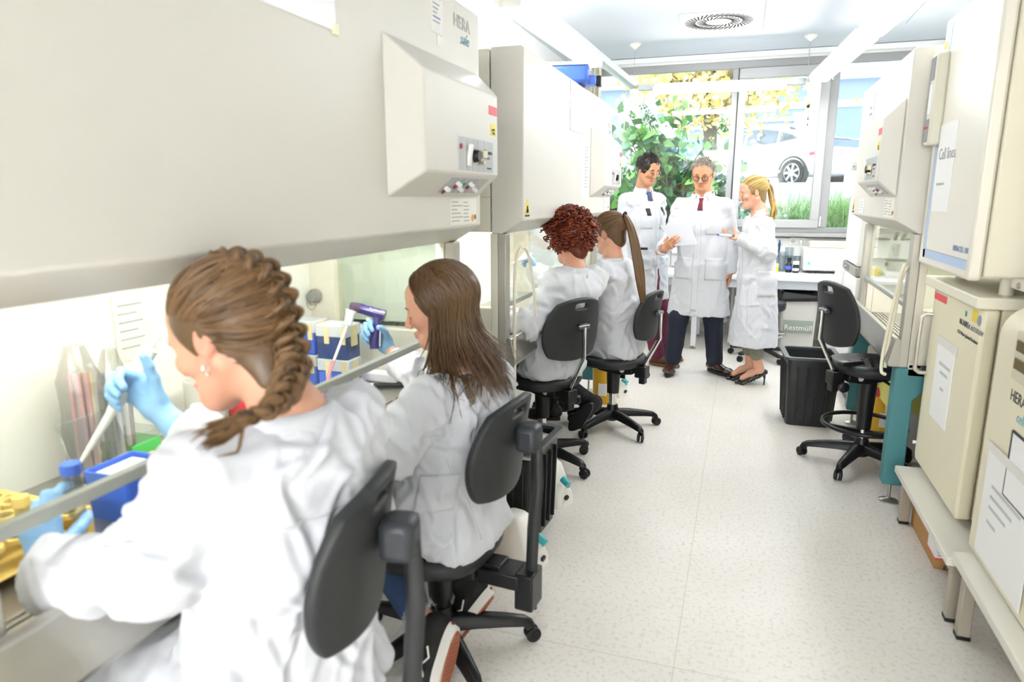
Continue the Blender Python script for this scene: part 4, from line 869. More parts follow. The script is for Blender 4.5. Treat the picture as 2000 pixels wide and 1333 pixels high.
# ---------------------------------------------------------------- anatomy
class Head:
    def __init__(s, c, fwd, up=(0, 0, 1), sc=1.0):
        s.c = np.asarray(c, float); s.f = norm(fwd); u = np.asarray(up, float); s.r = norm(np.cross(s.f, u)); s.u = np.cross(s.r, s.f); s.sc = sc
        s.R = np.stack([s.r, s.f, s.u], 1)
    def w(s, x, y=None, z=None):
        p = np.asarray(x if y is None else (x, y, z), float); return s.c + (p * s.sc) @ s.R.T
    def loc(s, P): return ((P - s.c) @ s.R) / s.sc
    def build(s, F, female=False, neck=None, ears=True):
        w = s.w; q = s.sc; R = s.R; k = q
        F.ell(w(0, -.012, .03), np.array((.075, .095, .087)) * q, R, .02 * k)
        jw = .9 if female else 1.0
        F.ecap(w(0, .03, .02), w(0, .045, -.07), (.064 * q, .052 * q), (.047 * q * jw, .042 * q), s.r, .03 * k)
        F.ell(w(0, .066, -.096), np.array((.021 * jw, .022, .02)) * q, R, .025 * k)
        for sx in (-1, 1):
            F.cap(w(sx * .056 * jw, .0, -.045), w(sx * .022, .06, -.095), .024 * q, .017 * q, .03 * k)
            F.ell(w(sx * .038, .068, -.022), np.array((.024, .022, .022)) * q, R, .02 * k)
        F.cap(w(-.034, .081, .021), w(.034, .081, .021), .0125 * q, .0125 * q, .02 * k)
        F.ell(w(0, .055, .055), np.array((.055, .035, .04)) * q, R, .02 * k)
        for sx in (-1, 1): F.ell(w(sx * .031, .098, .002), np.array((.017, .016, .012)) * q, R, .012 * k, 's')
        for sx in (-1, 1): F.ell(w(sx * .031, .0765, .001), np.array((.0145, .0135, .0125)) * q, R, .004 * k)
        ns = .85 if female else 1.0
        F.cap(w(0, .088, .014), w(0, .110, -.029), .0078 * q * ns, .0115 * q * ns, .012 * k)
        for sx in (-1, 1): F.ell(w(sx * .0105 * ns, .099, -.034), np.array((.0085, .010, .0075)) * q, R, .007 * k)
        F.ell(w(0, .088, -.060), np.array((.0235, .013, .0065)) * q, R, .006 * k); F.ell(w(0, .0865, -.0705), np.array((.020, .013, .0068)) * q, R, .006 * k)
        F.cap(w(-.021, .099, -.0655), w(.021, .099, -.0655), .0022 * q, .0022 * q, .003, 's')
        if ears:
            for sx in (-1, 1):
                er = np.stack([norm(s.r * .95 + s.f * -.35 * sx), norm(s.f * .95 + s.u * .15), s.u], 1)
                F.ell(w(sx * .078, -.008, -.004), np.array((.0075, .0175, .031)) * q, er, .006 * k); F.ell(w(sx * .088, -.002, -.002), np.array((.006, .009, .016)) * q, er, .004, 's')
        if neck is not None:
            F.cap(w(0, -.02, -.045), neck, (.050 if female else .058) * q, (.054 if female else .064) * q, .03 * k)
    def tint(s, P):
        L_ = s.loc(P); t = np.ones((len(P), 3))
        lip = np.exp(-((L_[:, 0] / .022) ** 4 + ((L_[:, 2] + .066) / .010) ** 4)) * (L_[:, 1] > .075)
        chk = np.exp(-(((np.abs(L_[:, 0]) - .042) / .02) ** 2 + ((L_[:, 2] + .028) / .02) ** 2)) * (L_[:, 1] > .03)
        ear = (np.abs(L_[:, 0]) > .074) & (np.abs(L_[:, 2]) < .045) & (np.abs(L_[:, 1]) < .04)
        t *= 1 - np.outer(lip, (.22, .48, .42)); t *= 1 - np.outer(chk * .6, (.02, .13, .13)); t *= 1 - np.outer(ear * 1.0, (.02, .16, .16)); return t
def hand(F, wrist, fwd, palm, thumb_side, curls=((.5, .7, .4),) * 4, thumb=(.5, .4, .6), sc=1.0, spread=.05, fat=1.0):
    """palm + five fingers; palm = direction the palm faces; thumb_side = direction of the thumb"""
    f = norm(fwd); p = norm(np.asarray(palm, float) - f * np.dot(palm, f)); a = np.cross(p, f); a = a if np.dot(a, thumb_side) > 0 else -a; w = np.asarray(wrist, float)
    P = lambda x, y, z: w + (f * x + a * y + p * z) * sc
    F.ecap(P(.015, 0, 0), P(.075, .002, .004), (.028 * sc * fat, .016 * sc * fat), (.037 * sc * fat, .0135 * sc * fat), a, .015)
    F.cap(P(-.05, 0, 0), P(.01, 0, 0), .026 * sc, .026 * sc, .02)
    tips = []
    lens = ((.044, .026, .021), (.048, .030, .023), (.044, .028, .022), (.035, .021, .019)); ys = (.029, .010, -.010, -.028); xs = (.088, .092, .088, .078)
    for i in range(4):
        q = P(xs[i] - .012, ys[i], .003); ang = 0; sp = (1.5 - i) * spread; d0 = norm(f + a * sp)
        r = (.0095, .0098, .0092, .0082)[i] * sc * fat
        for j in range(3):
            ang += curls[i][j]; d = d0 * math.cos(ang) + p * math.sin(ang); q2 = q + d * lens[i][j] * sc
            F.cap(q, q2, r, r * .92, .004); q = q2; r *= .92
        tips.append(q)
    q = P(.022, .024, .006); d = norm(f * (.75 - thumb[0] * .3) + a * (.75 - thumb[0] * .35) + p * thumb[0]); q2 = q + d * .042 * sc; F.cap(q, q2, .0145 * sc * fat, .0115 * sc * fat, .012)
    d2 = norm(d + p * thumb[1] - a * thumb[1] * .6); q3 = q2 + d2 * .03 * sc; F.cap(q2, q3, .0112 * sc * fat, .010 * sc * fat, .004)
    d3 = norm(d2 + p * thumb[2] * .5 - a * thumb[2]); q4 = q3 + d3 * .024 * sc; F.cap(q3, q4, .010 * sc * fat, .0088 * sc * fat, .004); tips.append(q4)
    return tips
M_skin = mat('skin', 'cf9673', .48, attr='tint', sss=.12, bump=.03, bscale=500); M_skin2 = mat('skin_light', 'd8a287', .48, attr='tint', sss=.12, bump=.03, bscale=500)
M_coat = mat('coat_cotton', 'd0d2d7', .85, sheen=.1, bump=.22, bscale=20)
M_glove = mat('nitrile_glove', '8fbde8', .42, bump=.12, bscale=90)
def bounds(pts, pad): p = np.array(pts); return p.min(0) - pad, p.max(0) + pad
def folds(V, F, amp=.006, scale=8.0, stretch=(1, 1, .42), seed=0, mask=None, amp2=.0018):
    """soft cloth creases: thin raised ridges on a gently uneven base"""
    N = vnormals(V, F); P = V * scale * np.array(stretch) + seed * 7.3
    wv = np.stack([vnoise(P * .6 + 5), vnoise(P * .6 + 11), vnoise(P * .6 + 17)], 1) * 2.2
    h = (ridged(P + wv) ** 3 - .3) * amp + (vnoise(P * .8 + 9) - .5) * amp * 1.2 + (ridged(P * 2.6 + wv * 1.5 + 3) ** 3 - .3) * amp2
    if mask is not None: h = h * mask
    return V + N * h[:, None]
def sleeve_folds(V, F, a, b, r, amp=.005, n=6, seed=0):
    """slanting creases round a limb from a to b, strongest near b"""
    a = np.asarray(a); b = np.asarray(b); ab = b - a; Ln = np.linalg.norm(ab); z = ab / Ln; d = V - a; t = d @ z / Ln; pr = d - np.outer(t * Ln, z); rad = np.linalg.norm(pr, axis=1)
    x, y, _ = frame(z); an = np.arctan2(pr @ y, pr @ x)
    m = np.clip(1 - np.maximum(rad - r, 0) / .03, 0, 1) * np.exp(-((t - .95) / .38) ** 2) * ((t > -.2) & (t < 1.25))
    N = vnormals(V, F); q = np.stack([t * n * .8 + .8 * np.sin(an + seed), np.cos(an) * .8 + seed * 3.1, np.sin(an) * .8], 1)
    h = amp * m * (ridged(q + vnoise(V * 7 + seed)[:, None]) ** 2 * 2.0 - .8); return V + N * h[:, None]
def creases(V, F, n, seed, h=.006, w=.011, along=None):
    """single cloth creases: a raised line with a hollow beside it, mostly running down the cloth"""
    rg = np.random.default_rng(seed); N = vnormals(V, F); H_ = np.zeros(len(V)); zlo, zhi = V[:, 2].min(), V[:, 2].max()
    for _ in range(n):
        i = rg.integers(0, len(V)); p = V[i]; nn = N[i]
        d = np.array((0, 0, -1.)) * rg.uniform(.2, 1.0) + rg.normal(0, .55, 3)
        if along is not None:
            for (a, b, r) in along:
                ab = np.subtract(b, a); t = np.clip(np.dot(p - a, ab) / (ab @ ab), 0, 1); q = np.asarray(a) + ab * t
                if np.linalg.norm(p - q) < r * 1.6:
                    ax = norm(ab); d = np.cross(nn, ax) * rg.uniform(.5, 1) * rg.choice((-1, 1)) + ax * rg.uniform(-.9, .9); break
        d = norm(d - nn * (d @ nn)); s_ = np.cross(nn, d); Ln = rg.uniform(.05, .17); ww = w * rg.uniform(.8, 1.7); hh = h * rg.uniform(.4, 1.1)
        m = np.abs(V - p).max(1) < Ln; v = V[m] - p
        if not m.any(): continue
        t = v @ d / Ln; u = v @ s_ - .22 * Ln * t * t * rg.choice((-1, 1)); z = np.abs(v @ nn)
        f = np.clip(1 - t * t, 0, 1) ** 1.5 * np.clip(1 - z / .08, 0, 1) * (N[m] @ nn > .2)
        H_[m] += hh * f * (np.exp(-(u / ww) ** 2) - .75 * np.exp(-((u - 1.5 * ww) / (1.1 * ww)) ** 2))
    return V + N * np.clip(H_, -.012, .012)[:, None]
from mathutils.bvhtree import BVHTree
def bvh(V, F): return BVHTree.FromPolygons([tuple(v) for v in V], [tuple(int(i) for i in f) for f in F])
def drape(name, tree, o, u, v, n, w, h, m, parent, off=.004, nu=14, nv=14, shape=None):
    """cloth patch laid on the coat: a grid projected along n onto the surface, with thickness"""
    o = np.asarray(o, float); u = norm(u); v = norm(v); n = norm(n); G = np.full((nv + 1, nu + 1, 3), np.nan)
    for j in range(nv + 1):
        for i in range(nu + 1):
            s_, t_ = i / nu - .5, j / nv - .5
            if shape: s_, t_ = shape(s_, t_)
            p = o + u * w * s_ + v * h * t_; hit = tree.ray_cast(Vector(p + n * .25), Vector(-n), .6)
            if hit[0] is not None: G[j, i] = np.array(hit[0]) + n * off
    ok = ~np.isnan(G[:, :, 0]); idx = np.full(ok.shape, -1); idx[ok] = np.arange(ok.sum()); V = G[ok]; k = len(V); V = np.concatenate([V, V - n * (off + .004)]); Fc = []
    for j in range(nv):
        for i in range(nu):
            q = [idx[j, i], idx[j, i + 1], idx[j + 1, i + 1], idx[j + 1, i]]
            if min(q) >= 0: Fc.append(q); Fc.append([x + k for x in q[::-1]])
    b_ = {}
    for q in Fc[::2]:
        for e in range(4):
            ed = (q[e], q[(e + 1) % 4]); r_ = (ed[1], ed[0])
            if r_ in b_: del b_[r_]
            else: b_[ed] = 1
    for (x, y) in b_: Fc.append([y, x, x + k, y + k])
    if not Fc: return None
    return quadmesh(name, V, np.array(Fc), m, parent)
def collar(name, c, u, f, r, h, m, parent, open_=.35, flare=.012, th=.004, squash=.85, lean=.0, bands=3):
    """stand collar: an open band round the neck axis u, gap at the front f"""
    u = norm(u); f = norm(np.asarray(f, float) - u * np.dot(f, u)); s = np.cross(f, u); n = 40; A = np.linspace(open_, 2 * math.pi - open_, n); V = []; Fc = []
    prof = [(0, h * j / bands) for j in range(bands + 1)]
    for side in (0, 1):
        for j in range(bands + 1):
            for a in A:
                rr = r + flare * (1 - j / bands) ** 1.5 - side * th
                V.append(np.asarray(c) + (f * math.cos(a) * squash + s * math.sin(a)) * rr + u * (h * j / bands - .35 * rr * math.cos(a) * lean))
    B = (bands + 1) * n; ix = lambda sd, j, i: sd * B + j * n + i
    for j in range(bands):
        for i in range(n - 1): Fc += [(ix(0, j, i), ix(0, j, i + 1), ix(0, j + 1, i + 1), ix(0, j + 1, i)), (ix(1, j, i), ix(1, j + 1, i), ix(1, j + 1, i + 1), ix(1, j, i + 1))]
    for i in range(n - 1): Fc += [(ix(0, bands, i), ix(0, bands, i + 1), ix(1, bands, i + 1), ix(1, bands, i)), (ix(0, 0, i), ix(1, 0, i), ix(1, 0, i + 1), ix(0, 0, i + 1))]
    for j in range(bands):
        for i in (0, n - 1): Fc.append((ix(0, j, i), ix(0, j + 1, i), ix(1, j + 1, i), ix(1, j, i)))
    return quadmesh(name, np.array(V), np.array(Fc), m, parent)
# ---------------------------------------------------------------- hair
def hairmat(name, c): return mat('hair_' + name, c, .38, attr='tint', spec=.6)
CR0 = np.array((0, -.012, .03)); CRr = np.array((.075, .095, .087))
def sc_pt(dirs, off): d = dirs / np.linalg.norm(dirs, axis=-1, keepdims=True); return CR0 + d * (CRr + np.asarray(off)[..., None])
def slerp(A, B, n):
    A = A / np.linalg.norm(A, axis=1, keepdims=True); B = B / np.linalg.norm(B, axis=1, keepdims=True); w = np.arccos(np.clip((A * B).sum(1), -1, .9999))[:, None, None]; t = np.linspace(0, 1, n)[None, :, None]
    return (np.sin((1 - t) * w) * A[:, None] + np.sin(t * w) * B[:, None]) / np.maximum(np.sin(w), 1e-4)
def haircap(H, m, parent, off=.010, front=.09, low=-.055, h=.005, name='scalp_hair', face=(.088, .10, .118), facec=(0, .111, -.035)):
    lo, hi = bounds([H.c], .17 * H.sc); F = Field(lo, hi, h); F.ell(H.w(CR0), (CRr + off) * H.sc, H.R, .01)
    F.cap(H.w(0, -.045, -.01), H.w(0, -.05, low), .055 * H.sc, .05 * H.sc, .03)
    F.ell(H.w(facec), np.array(face) * H.sc, H.R, .012, 's'); F.ell(H.w(0, .02, -.13), np.array((.11, .075, .10)) * H.sc, H.R, .012, 's')
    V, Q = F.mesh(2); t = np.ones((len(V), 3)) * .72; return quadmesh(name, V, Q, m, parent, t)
def hairline(n, rg):
    """random start directions on the hairline: forehead, temples, above the ears, nape"""
    a = rg.uniform(-math.pi, math.pi, n); el = np.where(np.abs(a) < 1.0, .44 - .12 * np.abs(a), np.where(np.abs(a) < 1.75, .32 - .50 * (np.abs(a) - 1.0) / .75, -.18 - .42 * (np.abs(a) - 1.75) / 1.4)) + rg.uniform(-.03, .03, n)
    return np.stack([np.sin(a) * np.cos(el), np.cos(a) * np.cos(el), np.sin(el)], 1)
Z3 = np.array((0, 0, 1.))
def shoe_mesh(root, ankle, toe_dir, up, L_, m_up, m_sole, name='shoe', kind='derby', w=.043, sole_h=.022):
    """shoe under the ankle: toe_dir horizontal-ish pointing direction, up = away from the sole"""
    f = norm(toe_dir); u = norm(np.asarray(up, float) - f * np.dot(up, f)); s = np.cross(f, u); a = np.asarray(ankle, float)
    P = lambda x, y, z: a + f * x * L_ + s * y + u * z
    base = -.085 if kind != 'pump' else -.10
    lo, hi = bounds([P(-.4, 0, 0), P(.9, 0, 0), P(0, 0, -.15), P(0, 0, .1)], .06); F = Field(lo, hi, .005)
    if kind == 'pump':
        pts = [P(-.22, 0, -.02), P(.0, 0, -.05), P(.25, 0, -.085), P(.50, 0, -.118), P(.72, 0, -.118)]
        F.ecap(pts[0], pts[1], (.026, .024), (.028, .022), s, .02); F.ecap(pts[1], pts[2], (.028, .022), (.034, .020), s, .02); F.ecap(pts[2], pts[3], (.034, .02), (.037, .016), s, .02); F.ecap(pts[3], pts[4], (.037, .016), (.020, .011), s, .02)
        V, Q = F.mesh(2); o = quadmesh(name, V, Q, m_up, root)
        MB().tube([P(-.20, 0, -.035), P(-.225, 0, -.08), P(-.215, 0, -.1285)], [.014, .006, .005], 8).build('heel', m_sole, o)
        MB().sphere(P(.62, 0, -.095), (.012, .012, .008)).build('bow', m_up, o)
        return o
    F.ecap(P(-.20, 0, base + .045), P(.15, 0, base + .040), (.034, .038), (w * .95, .034), s, .02); F.ecap(P(.15, 0, base + .038), P(.52, 0, base + .026), (w * .95, .034), (w, .022), s, .02)
    F.ecap(P(.52, 0, base + .026), P(.66, 0, base + .022), (w, .022), (w * .72 if kind != 'derby' else w * .6, .018), s, .02)
    F.cap(P(-.10, 0, base + .05), P(-.04, 0, .012), .040, .042 if kind == 'derby' else .046, .02)
    F.put(lo, hi, lambda X, Y, Z: ((X - a[0]) * u[0] + (Y - a[1]) * u[1] + (Z - a[2]) * u[2]) - base - .004, .001, 's')
    V, Q = F.mesh(2); o = quadmesh(name, V, Q, m_up, root)
    def outline(zz, g):
        R = []
        for t in np.linspace(0, 2 * math.pi, 32, endpoint=False):
            c = math.cos(t); ww = w * (.80 + .25 * max(0, math.sin((c + .2) * 1.5))) * g; x = .24 + .52 * c * g
            R.append(P(x, math.sin(t) * ww * (1 - .3 * max(0, c) ** 3), zz))
        return R
    MB().loft([outline(base - sole_h + .008, 1.0), outline(base + .008, 1.04 if kind == 'sneaker' else 1.0)]).build('sole', m_sole, o, angle=50)
    return o
def arm(F, sh, el, wr, r=(.064, .054, .046), k=.03): F.cap(sh, el, r[0], r[1], k); F.cap(el, wr, r[1], r[2], k)
def bodymesh(root, H, female, neck, hips, arms, legs, bare, m, spine=None, hf=.0035, hc=.009):
    pts = [H.c, neck, hips] + [p for a in arms for p in a] + [p for l in legs for p in l]; lo, hi = bounds(pts, .16)
    fine = [(H.c - .13 * H.sc, H.c + .14 * H.sc, hf)] + [(np.asarray(b['wr']) - .13, np.asarray(b['wr']) + .13, .0045) for b in bare]
    F = Field(lo, hi, hc, fine); H.build(F, female, neck)
    F.chain([neck - Z3 * .02, (neck + hips) / 2, hips], (.06, .075, .08), .04)
    for a in arms: F.cap(neck - Z3 * .05, a[0], .04, .04, .03); F.chain(a, (.036, .031, .025), .02)
    for l in legs: F.cap(hips, l[0], .04, .04, .03); F.chain(l, (.038, .036, .034), .02)
    for b in bare: hand(F, **{k: v for k, v in b.items() if k != 'wr'})
    V, Q = F.mesh(1); return quadmesh('body', V, Q, m, root, H.tint(V))
def eyes(root, H, col='3a2a22', brow='4a382c', lid=.0, bw=.0032):
    for sx in (-1, 1):
        MB().tube([H.w(sx * (.031 + x * .0135), .0905 - abs(x) * .006 - (x * .0 if x < 0 else x * .004), -.003 - .0035 * (1 - x * x) + lid) for x in np.linspace(-1, 1, 7)], .0016 * H.sc, 5).build('eyelash', mat('lash_dark', '2a1f1a', .7), root)
        MB().tube([H.w(sx * (.031 + x * .018), .0945 - .004 * x * x - (.006 * x if x > 0 else 0), .0215 + .004 * (1 - x * x) - .002 * x) for x in np.linspace(-1, 1, 7)], [bw * H.sc * q for q in (.6, .9, 1, 1, .9, .7, .3)], 5).build('eyebrow', mat('brow_' + brow, brow, .8), root)
def glasses(root, H, m, round_=False, name='glasses'):
    g = None; m_ = MB()
    for sx in (-1, 1):
        c = [H.w(sx * .034 + .0225 * superell(t, 2.0 if round_ else 2.8)[0], .108 - .0 * t - .010 * max(0, superell(t, 2)[0] * sx), -.004 + (.019 if round_ else .015) * superell(t, 2.0 if round_ else 2.8)[1]) for t in np.linspace(0, 2 * math.pi, 20, endpoint=False)]
        m_.tube(c, (.0017 if round_ else .0024) * H.sc, 5, closed=True)
        m_.tube([H.w(sx * .056, .098, .004), H.w(sx * .073, .05, .008), H.w(sx * .080, -.005, .012)], .0017 * H.sc, 5)
    m_.tube([H.w(-.0125, .110, .002), H.w(0, .114, .005), H.w(.0125, .110, .002)], .0017 * H.sc, 5)
    o = m_.build(name, m, root)
    for sx in (-1, 1):
        MB().loft([[H.w(sx * .034 + .021 * superell(t, 2.4)[0], .1075 + e - .010 * max(0, superell(t, 2)[0] * sx), -.004 + .0145 * superell(t, 2.4)[1]) for t in np.linspace(0, 2 * math.pi, 18, endpoint=False)] for e in (0, .0008)]).build('lens', glassmat('spectacle_lens', 'fefefe', .015), o)
    return o
def glove(root, b, cuff_dir=None, m=None):
    w = np.asarray(b['wr'] if 'wr' in b else b['wrist'], float); b = dict(b); b.pop('wr', None); b['wrist'] = w
    F = Field(w - .16, w + .16, .003); tips = hand(F, fat=1.06, **b); f = norm(b['fwd']); F.cap(w - f * .065, w - f * .045, .031, .031, .008)
    F.put(w - .16, w + .16, lambda X, Y, Z: (X - w[0]) * f[0] + (Y - w[1]) * f[1] + (Z - w[2]) * f[2] + .072, .002, 'u') if False else None
    V, Q = F.mesh(1); V = V + vnormals(V, Q) * ((ridged(V * 60) - .5) * .0012)[:, None]; return quadmesh('glove', V, Q, m or M_glove, root), tips
def coat(root, stations, side, sh, arms, lap=None, h=.009, amp=.006, seed=1, neckr=.07, name='lab_coat', clip=None, sl=(.066, .057, .05), ncr=230):
    pts = [s_[0] for s_ in stations] + [p for a in arms for p in a] + ([p for l in lap for p in l[:2]] if lap else []); lo, hi = bounds(pts, .30)
    F = Field(lo, hi, h)
    for i in range(len(stations) - 1):
        (a, w1, d1), (b, w2, d2) = stations[i], stations[i + 1]
        last = (i == len(stations) - 2) and lap is None
        F.ecap(a, b, (w1, d1), (w2, d2), side, .05, flat_end=False) if not last else F.ecap(a, b, (w1, d1), (w2, d2), side, .03, flat_end=True, p=2.5)
    n0 = np.asarray(stations[0][0])
    for a in arms: F.cap(n0 - Z3 * .012, a[0], .040, sl[0] * .92, .05); arm(F, a[0], a[1], a[2], sl)
    if lap:
        for l in lap: F.ecap(l[0], l[1], l[2], l[3], l[4] if len(l) > 4 else side, .05)
    if clip is not None: F.put(lo, (hi[0], hi[1], clip), lambda X, Y, Z: (Z - clip) + 0 * X + 0 * Y, .02, 's')
    for a in arms:   # open the cuffs
        d = norm(np.subtract(a[2], a[1])); F.cap(np.asarray(a[2]) + d * (sl[2] * .62), np.asarray(a[2]) + d * .12, sl[2] * .82, sl[2] * 1.0, .004, 's')
    V, Q = F.mesh(1); V = folds(V, Q, amp * 1.8, seed=seed, amp2=amp * .5)
    for i, a in enumerate(arms):
        V = sleeve_folds(V, Q, a[0], a[1], sl[0], amp * 1.25, 5, seed + i); V = sleeve_folds(V, Q, np.asarray(a[2]), np.asarray(a[1]), sl[1], amp * 1.1, 5, seed + 3 + i)
    seg = [(np.asarray(p), np.asarray(q), sl[0]) for a in arms for p, q in ((a[0], a[1]), (a[1], a[2]))]
    V = creases(V, Q, ncr, seed + 100, amp * 1.15, h * 1.45, seg)
    o = quadmesh(name, V, Q, M_coat, root); return o, bvh(V, Q)
def ponytail(H, root, m, tie, rg, K, length, drop, width=.02, wave=.0, seed=3, side=(0, 0, 0), rad=.0032, out=.05, name='ponytail', tcol=None):
    n = 22; t = np.linspace(0, 1, n); T0 = H.w(tie); back = -H.f - H.u * np.dot(-H.f, H.u) * 0; bk = norm(np.array((back[0], back[1], 0)))
    base = T0[None] + bk[None] * (out * np.sin(np.clip(t * 2.2, 0, math.pi / 2)))[:, None] + Z3[None] * (.02 * np.sin(np.clip(t * 6, 0, math.pi)) - length * t ** 1.15)[:, None] + np.asarray(side)[None] * (t ** 1.3)[:, None]
    P = np.zeros((K, n, 3)); s1 = norm(np.cross(bk, Z3))
    for i in range(K):
        a = rg.uniform(0, 2 * math.pi); r = math.sqrt(rg.uniform(0, 1)); prof = width * (.35 + 1.1 * np.sin(np.clip(t * 1.5 + .12, 0, math.pi * .62))) * (1 - .55 * t ** 3)
        wv = wave * np.sin(t * 9 + rg.uniform(0, 1.2) + a * .3) * t
        P[i] = base + np.outer(prof * r * math.cos(a) + wv, s1) + np.outer(prof * r * math.sin(a) * .8 + wv * .6, bk) + np.outer(-t * rg.uniform(0, .05), Z3)
    o = strands(name, P, rad * np.interp(t, (0, .1, .8, 1), (.9, 1.1, 1, .25))[None] * rg.uniform(.7, 1.2, (K, 1)), m, root, 4, var=.22, seed=seed, tcol=tcol)
    return o
def slick(H, root, m, tie_dir, rg, K=420, off=(.010, .018), rad=.0042, seed=2, name='hair', tcol=None, sag=0.0):
    A = hairline(K, rg); B = np.tile(np.asarray(tie_dir, float), (K, 1)) + rg.normal(0, .05, (K, 3)); D = slerp(A, B, 16); t = np.linspace(0, 1, 16)
    o = np.linspace(off[0] * .5, off[1], 16)[None] + rg.uniform(-.004, .004, (K, 1)); P = sc_pt(D, o); P[:, :, 2] -= sag * np.sin(t * math.pi)[None]
    W = H.c + (P * H.sc) @ H.R.T
    return strands(name, W, rad * np.interp(t, (0, .15, 1), (.35, 1, .8))[None] * np.ones((K, 1)), m, root, 4, .6, var=.2, seed=seed, tcol=tcol)
def push(P, tree, dist):
    P = P.copy()
    for j in range(len(P)):
        r_ = tree.find_nearest(Vector(P[j]), .12)
        if r_[0] is not None:
            n_ = np.array(r_[1]); d = (P[j] - np.array(r_[0])) @ n_
            if d < dist: P[j] = P[j] + n_ * (dist - d)
    return P
# ================================================================== 1. woman with the braid (foreground)
def woman1():
    root = thing('person', 'woman in a white lab coat with a light brown braid, seated at the first cabinet', 'person', (-.86, 1.0, 0))
    H = Head(pd(448, 655, 1.255), (-.95, -.12, -.42), (-.25, .08, 1), 1.03); tf = norm((-.96, .28, 0)); left = np.array((-tf[1] * -1, 0, 0)); left = np.cross(Z3, tf)
    neck = pd(566, 800, 1.25); hips = np.array((-.84, 1.0, .56)); shL = neck + left * .165 + (-.02, 0, -.075); shR = neck - left * .165 + (-.02, 0, -.07)
    elL = atx(300, 1112, -.885); wrL = atx(75, 950, -1.17) - norm((-.3, .05, 1)) * .125 - np.array((-.45, .85, .1)) * .04 - np.array((-.02, 0, .018)); elR = np.array((-.97, 1.20, .88)); wrR = np.array((-1.205, 1.14, 1.02))
    legs = [(hips - left * s_ * .09, np.array((-1.26, 1.0 + s_ * .1, .55)), np.array((-1.22, 1.0 + s_ * .1, .12))) for s_ in (-1, 1)]
    gl = dict(wrist=wrL + (-.020, .0, .018), fwd=(-.30, .05, 1.0), palm=(-.45, .85, .1), thumb_side=(1, .3, 0), curls=((.5, .8, .4), (.7, 1.0, .5), (.9, 1.1, .6), (1.0, 1.1, .6)), thumb=(.95, .5, .4), sc=1.0)
    gr = dict(wrist=wrR + (-.008, 0, .010), fwd=(-.62, -.10, .60), palm=(.15, -1, .05), thumb_side=(.4, 0, 1), curls=((.9, 1.25, .8), (.95, 1.3, .8), (1.0, 1.3, .8), (1.0, 1.3, .8)), thumb=(.10, .15, .1), sc=1.05)
    bodymesh(root, H, True, neck, hips, [(shL, elL, wrL), (shR, elR, wrR)], legs, [], M_skin2, hf=.0032, hc=.012)
    eyes(root, H, brow='6b5238')
    mid = (neck + hips) / 2
    st = [(neck + (0, 0, -.068), .085, .064), (neck + (0, 0, -.11) - tf * .0, .165, .105), (mid + (.035, -.0, .02), .185, .125), (hips + (.02, 0, .13), .175, .13), (hips + (.0, 0, .03), .195, .155)]
    lap = [(hips, legs[i][1] + (.12, 0, .02), (.12, .10), (.09, .085), left) for i in (0, 1)] + [(hips + (.05, 0, .05), hips + (.10, 0, -.06), (.19, .10), (.21, .08), left)]
    c, tr = coat(root, st, left, None, [(shL, elL, wrL), (shR, elR, elR + (wrR - elR) * .72)], lap, .0065, .0075, 3, sl=(.072, .068, .064), clip=.495)
    collar('collar', neck + (0, 0, -.045), H.u * .2 + Z3, tf, .082, .05, M_coat, root, .6, .012)
    drape('back_seam', tr, neck + (.1, -.02, -.16) , left, (0, 0, 1), -tf, .30, .006, M_coat, c, .003, 20, 2)
    g1, gl['tips'] = glove(root, gl); g2, _ = glove(root, gr)
    F = Field(*bounds([l for g in legs for l in g], .14), .011)
    for l in legs: F.chain([l[0] + (l[1] - l[0]) * .5, l[1], l[2]], (.07, .066, .055), .03)
    V, Q = F.mesh(2); quadmesh('jeans', folds(V, Q, .006), Q, mat('denim_dark', '2c3340', .85, var=.1, vscale=60), root)
    for l in legs: shoe_mesh(root, l[2] + (0, 0, -.0), (-1, 0, 0), Z3, .25, M_black, M_paper, kind='sneaker')
    # hair: combed from the hairline to a French braid running down the back
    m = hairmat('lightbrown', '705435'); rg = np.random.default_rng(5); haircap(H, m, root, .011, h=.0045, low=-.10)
    path = np.array([(0, .02, .135), (.0, -.03, .140), (.0, -.075, .120), (0, -.110, .080), (0, -.122, .035), (.002, -.118, -.01), (.0, -.112, -.05), (-.012, -.112, -.09)])
    t0 = np.linspace(0, 1, len(path)); K = 1150; A = hairline(K, rg)
    aa = rg.uniform(1.5, 3.1, 520) * np.where(rg.uniform(0, 1, 520) < .5, -1, 1); ee = rg.uniform(-.85, .45, 520); A[:520] = np.stack([np.sin(aa) * np.cos(ee), np.cos(aa) * np.cos(ee), np.sin(ee)], 1); tt = np.clip(.18 + .70 * (1 - (A[:, 2] + .6) / 1.2) + rg.normal(0, .06, K), .05, .95)
    tt = np.where(A[:, 1] > .5, rg.uniform(.1, .45, K), tt)
    E = np.stack([np.interp(tt, t0, path[:, i]) for i in range(3)], 1); B = (E - CR0) / CRr; D = slerp(A / 1.0, B, 18); t = np.linspace(0, 1, 18)
    o_ = (.006 + .014 * np.sin(t * math.pi * .55))[None] + rg.uniform(-.003, .006, (K, 1)); P = sc_pt(D, o_); P[:, :, 2] -= (.010 * np.sin(t * math.pi))[None] * rg.uniform(0, 1, (K, 1))
    strands('hair', H.c + (P * H.sc) @ H.R.T, .0042 * np.interp(t, (0, .15, 1), (.3, 1, .9))[None] * np.ones((K, 1)), m, root, 4, .55, var=.22, seed=4)
    tailw = [H.w(p) for p in path[1:]]; e = tailw[-1]
    tailw += [pd(555, 770, 1.12), pd(525, 800, 1.08), pd(490, 815, 1.05)]
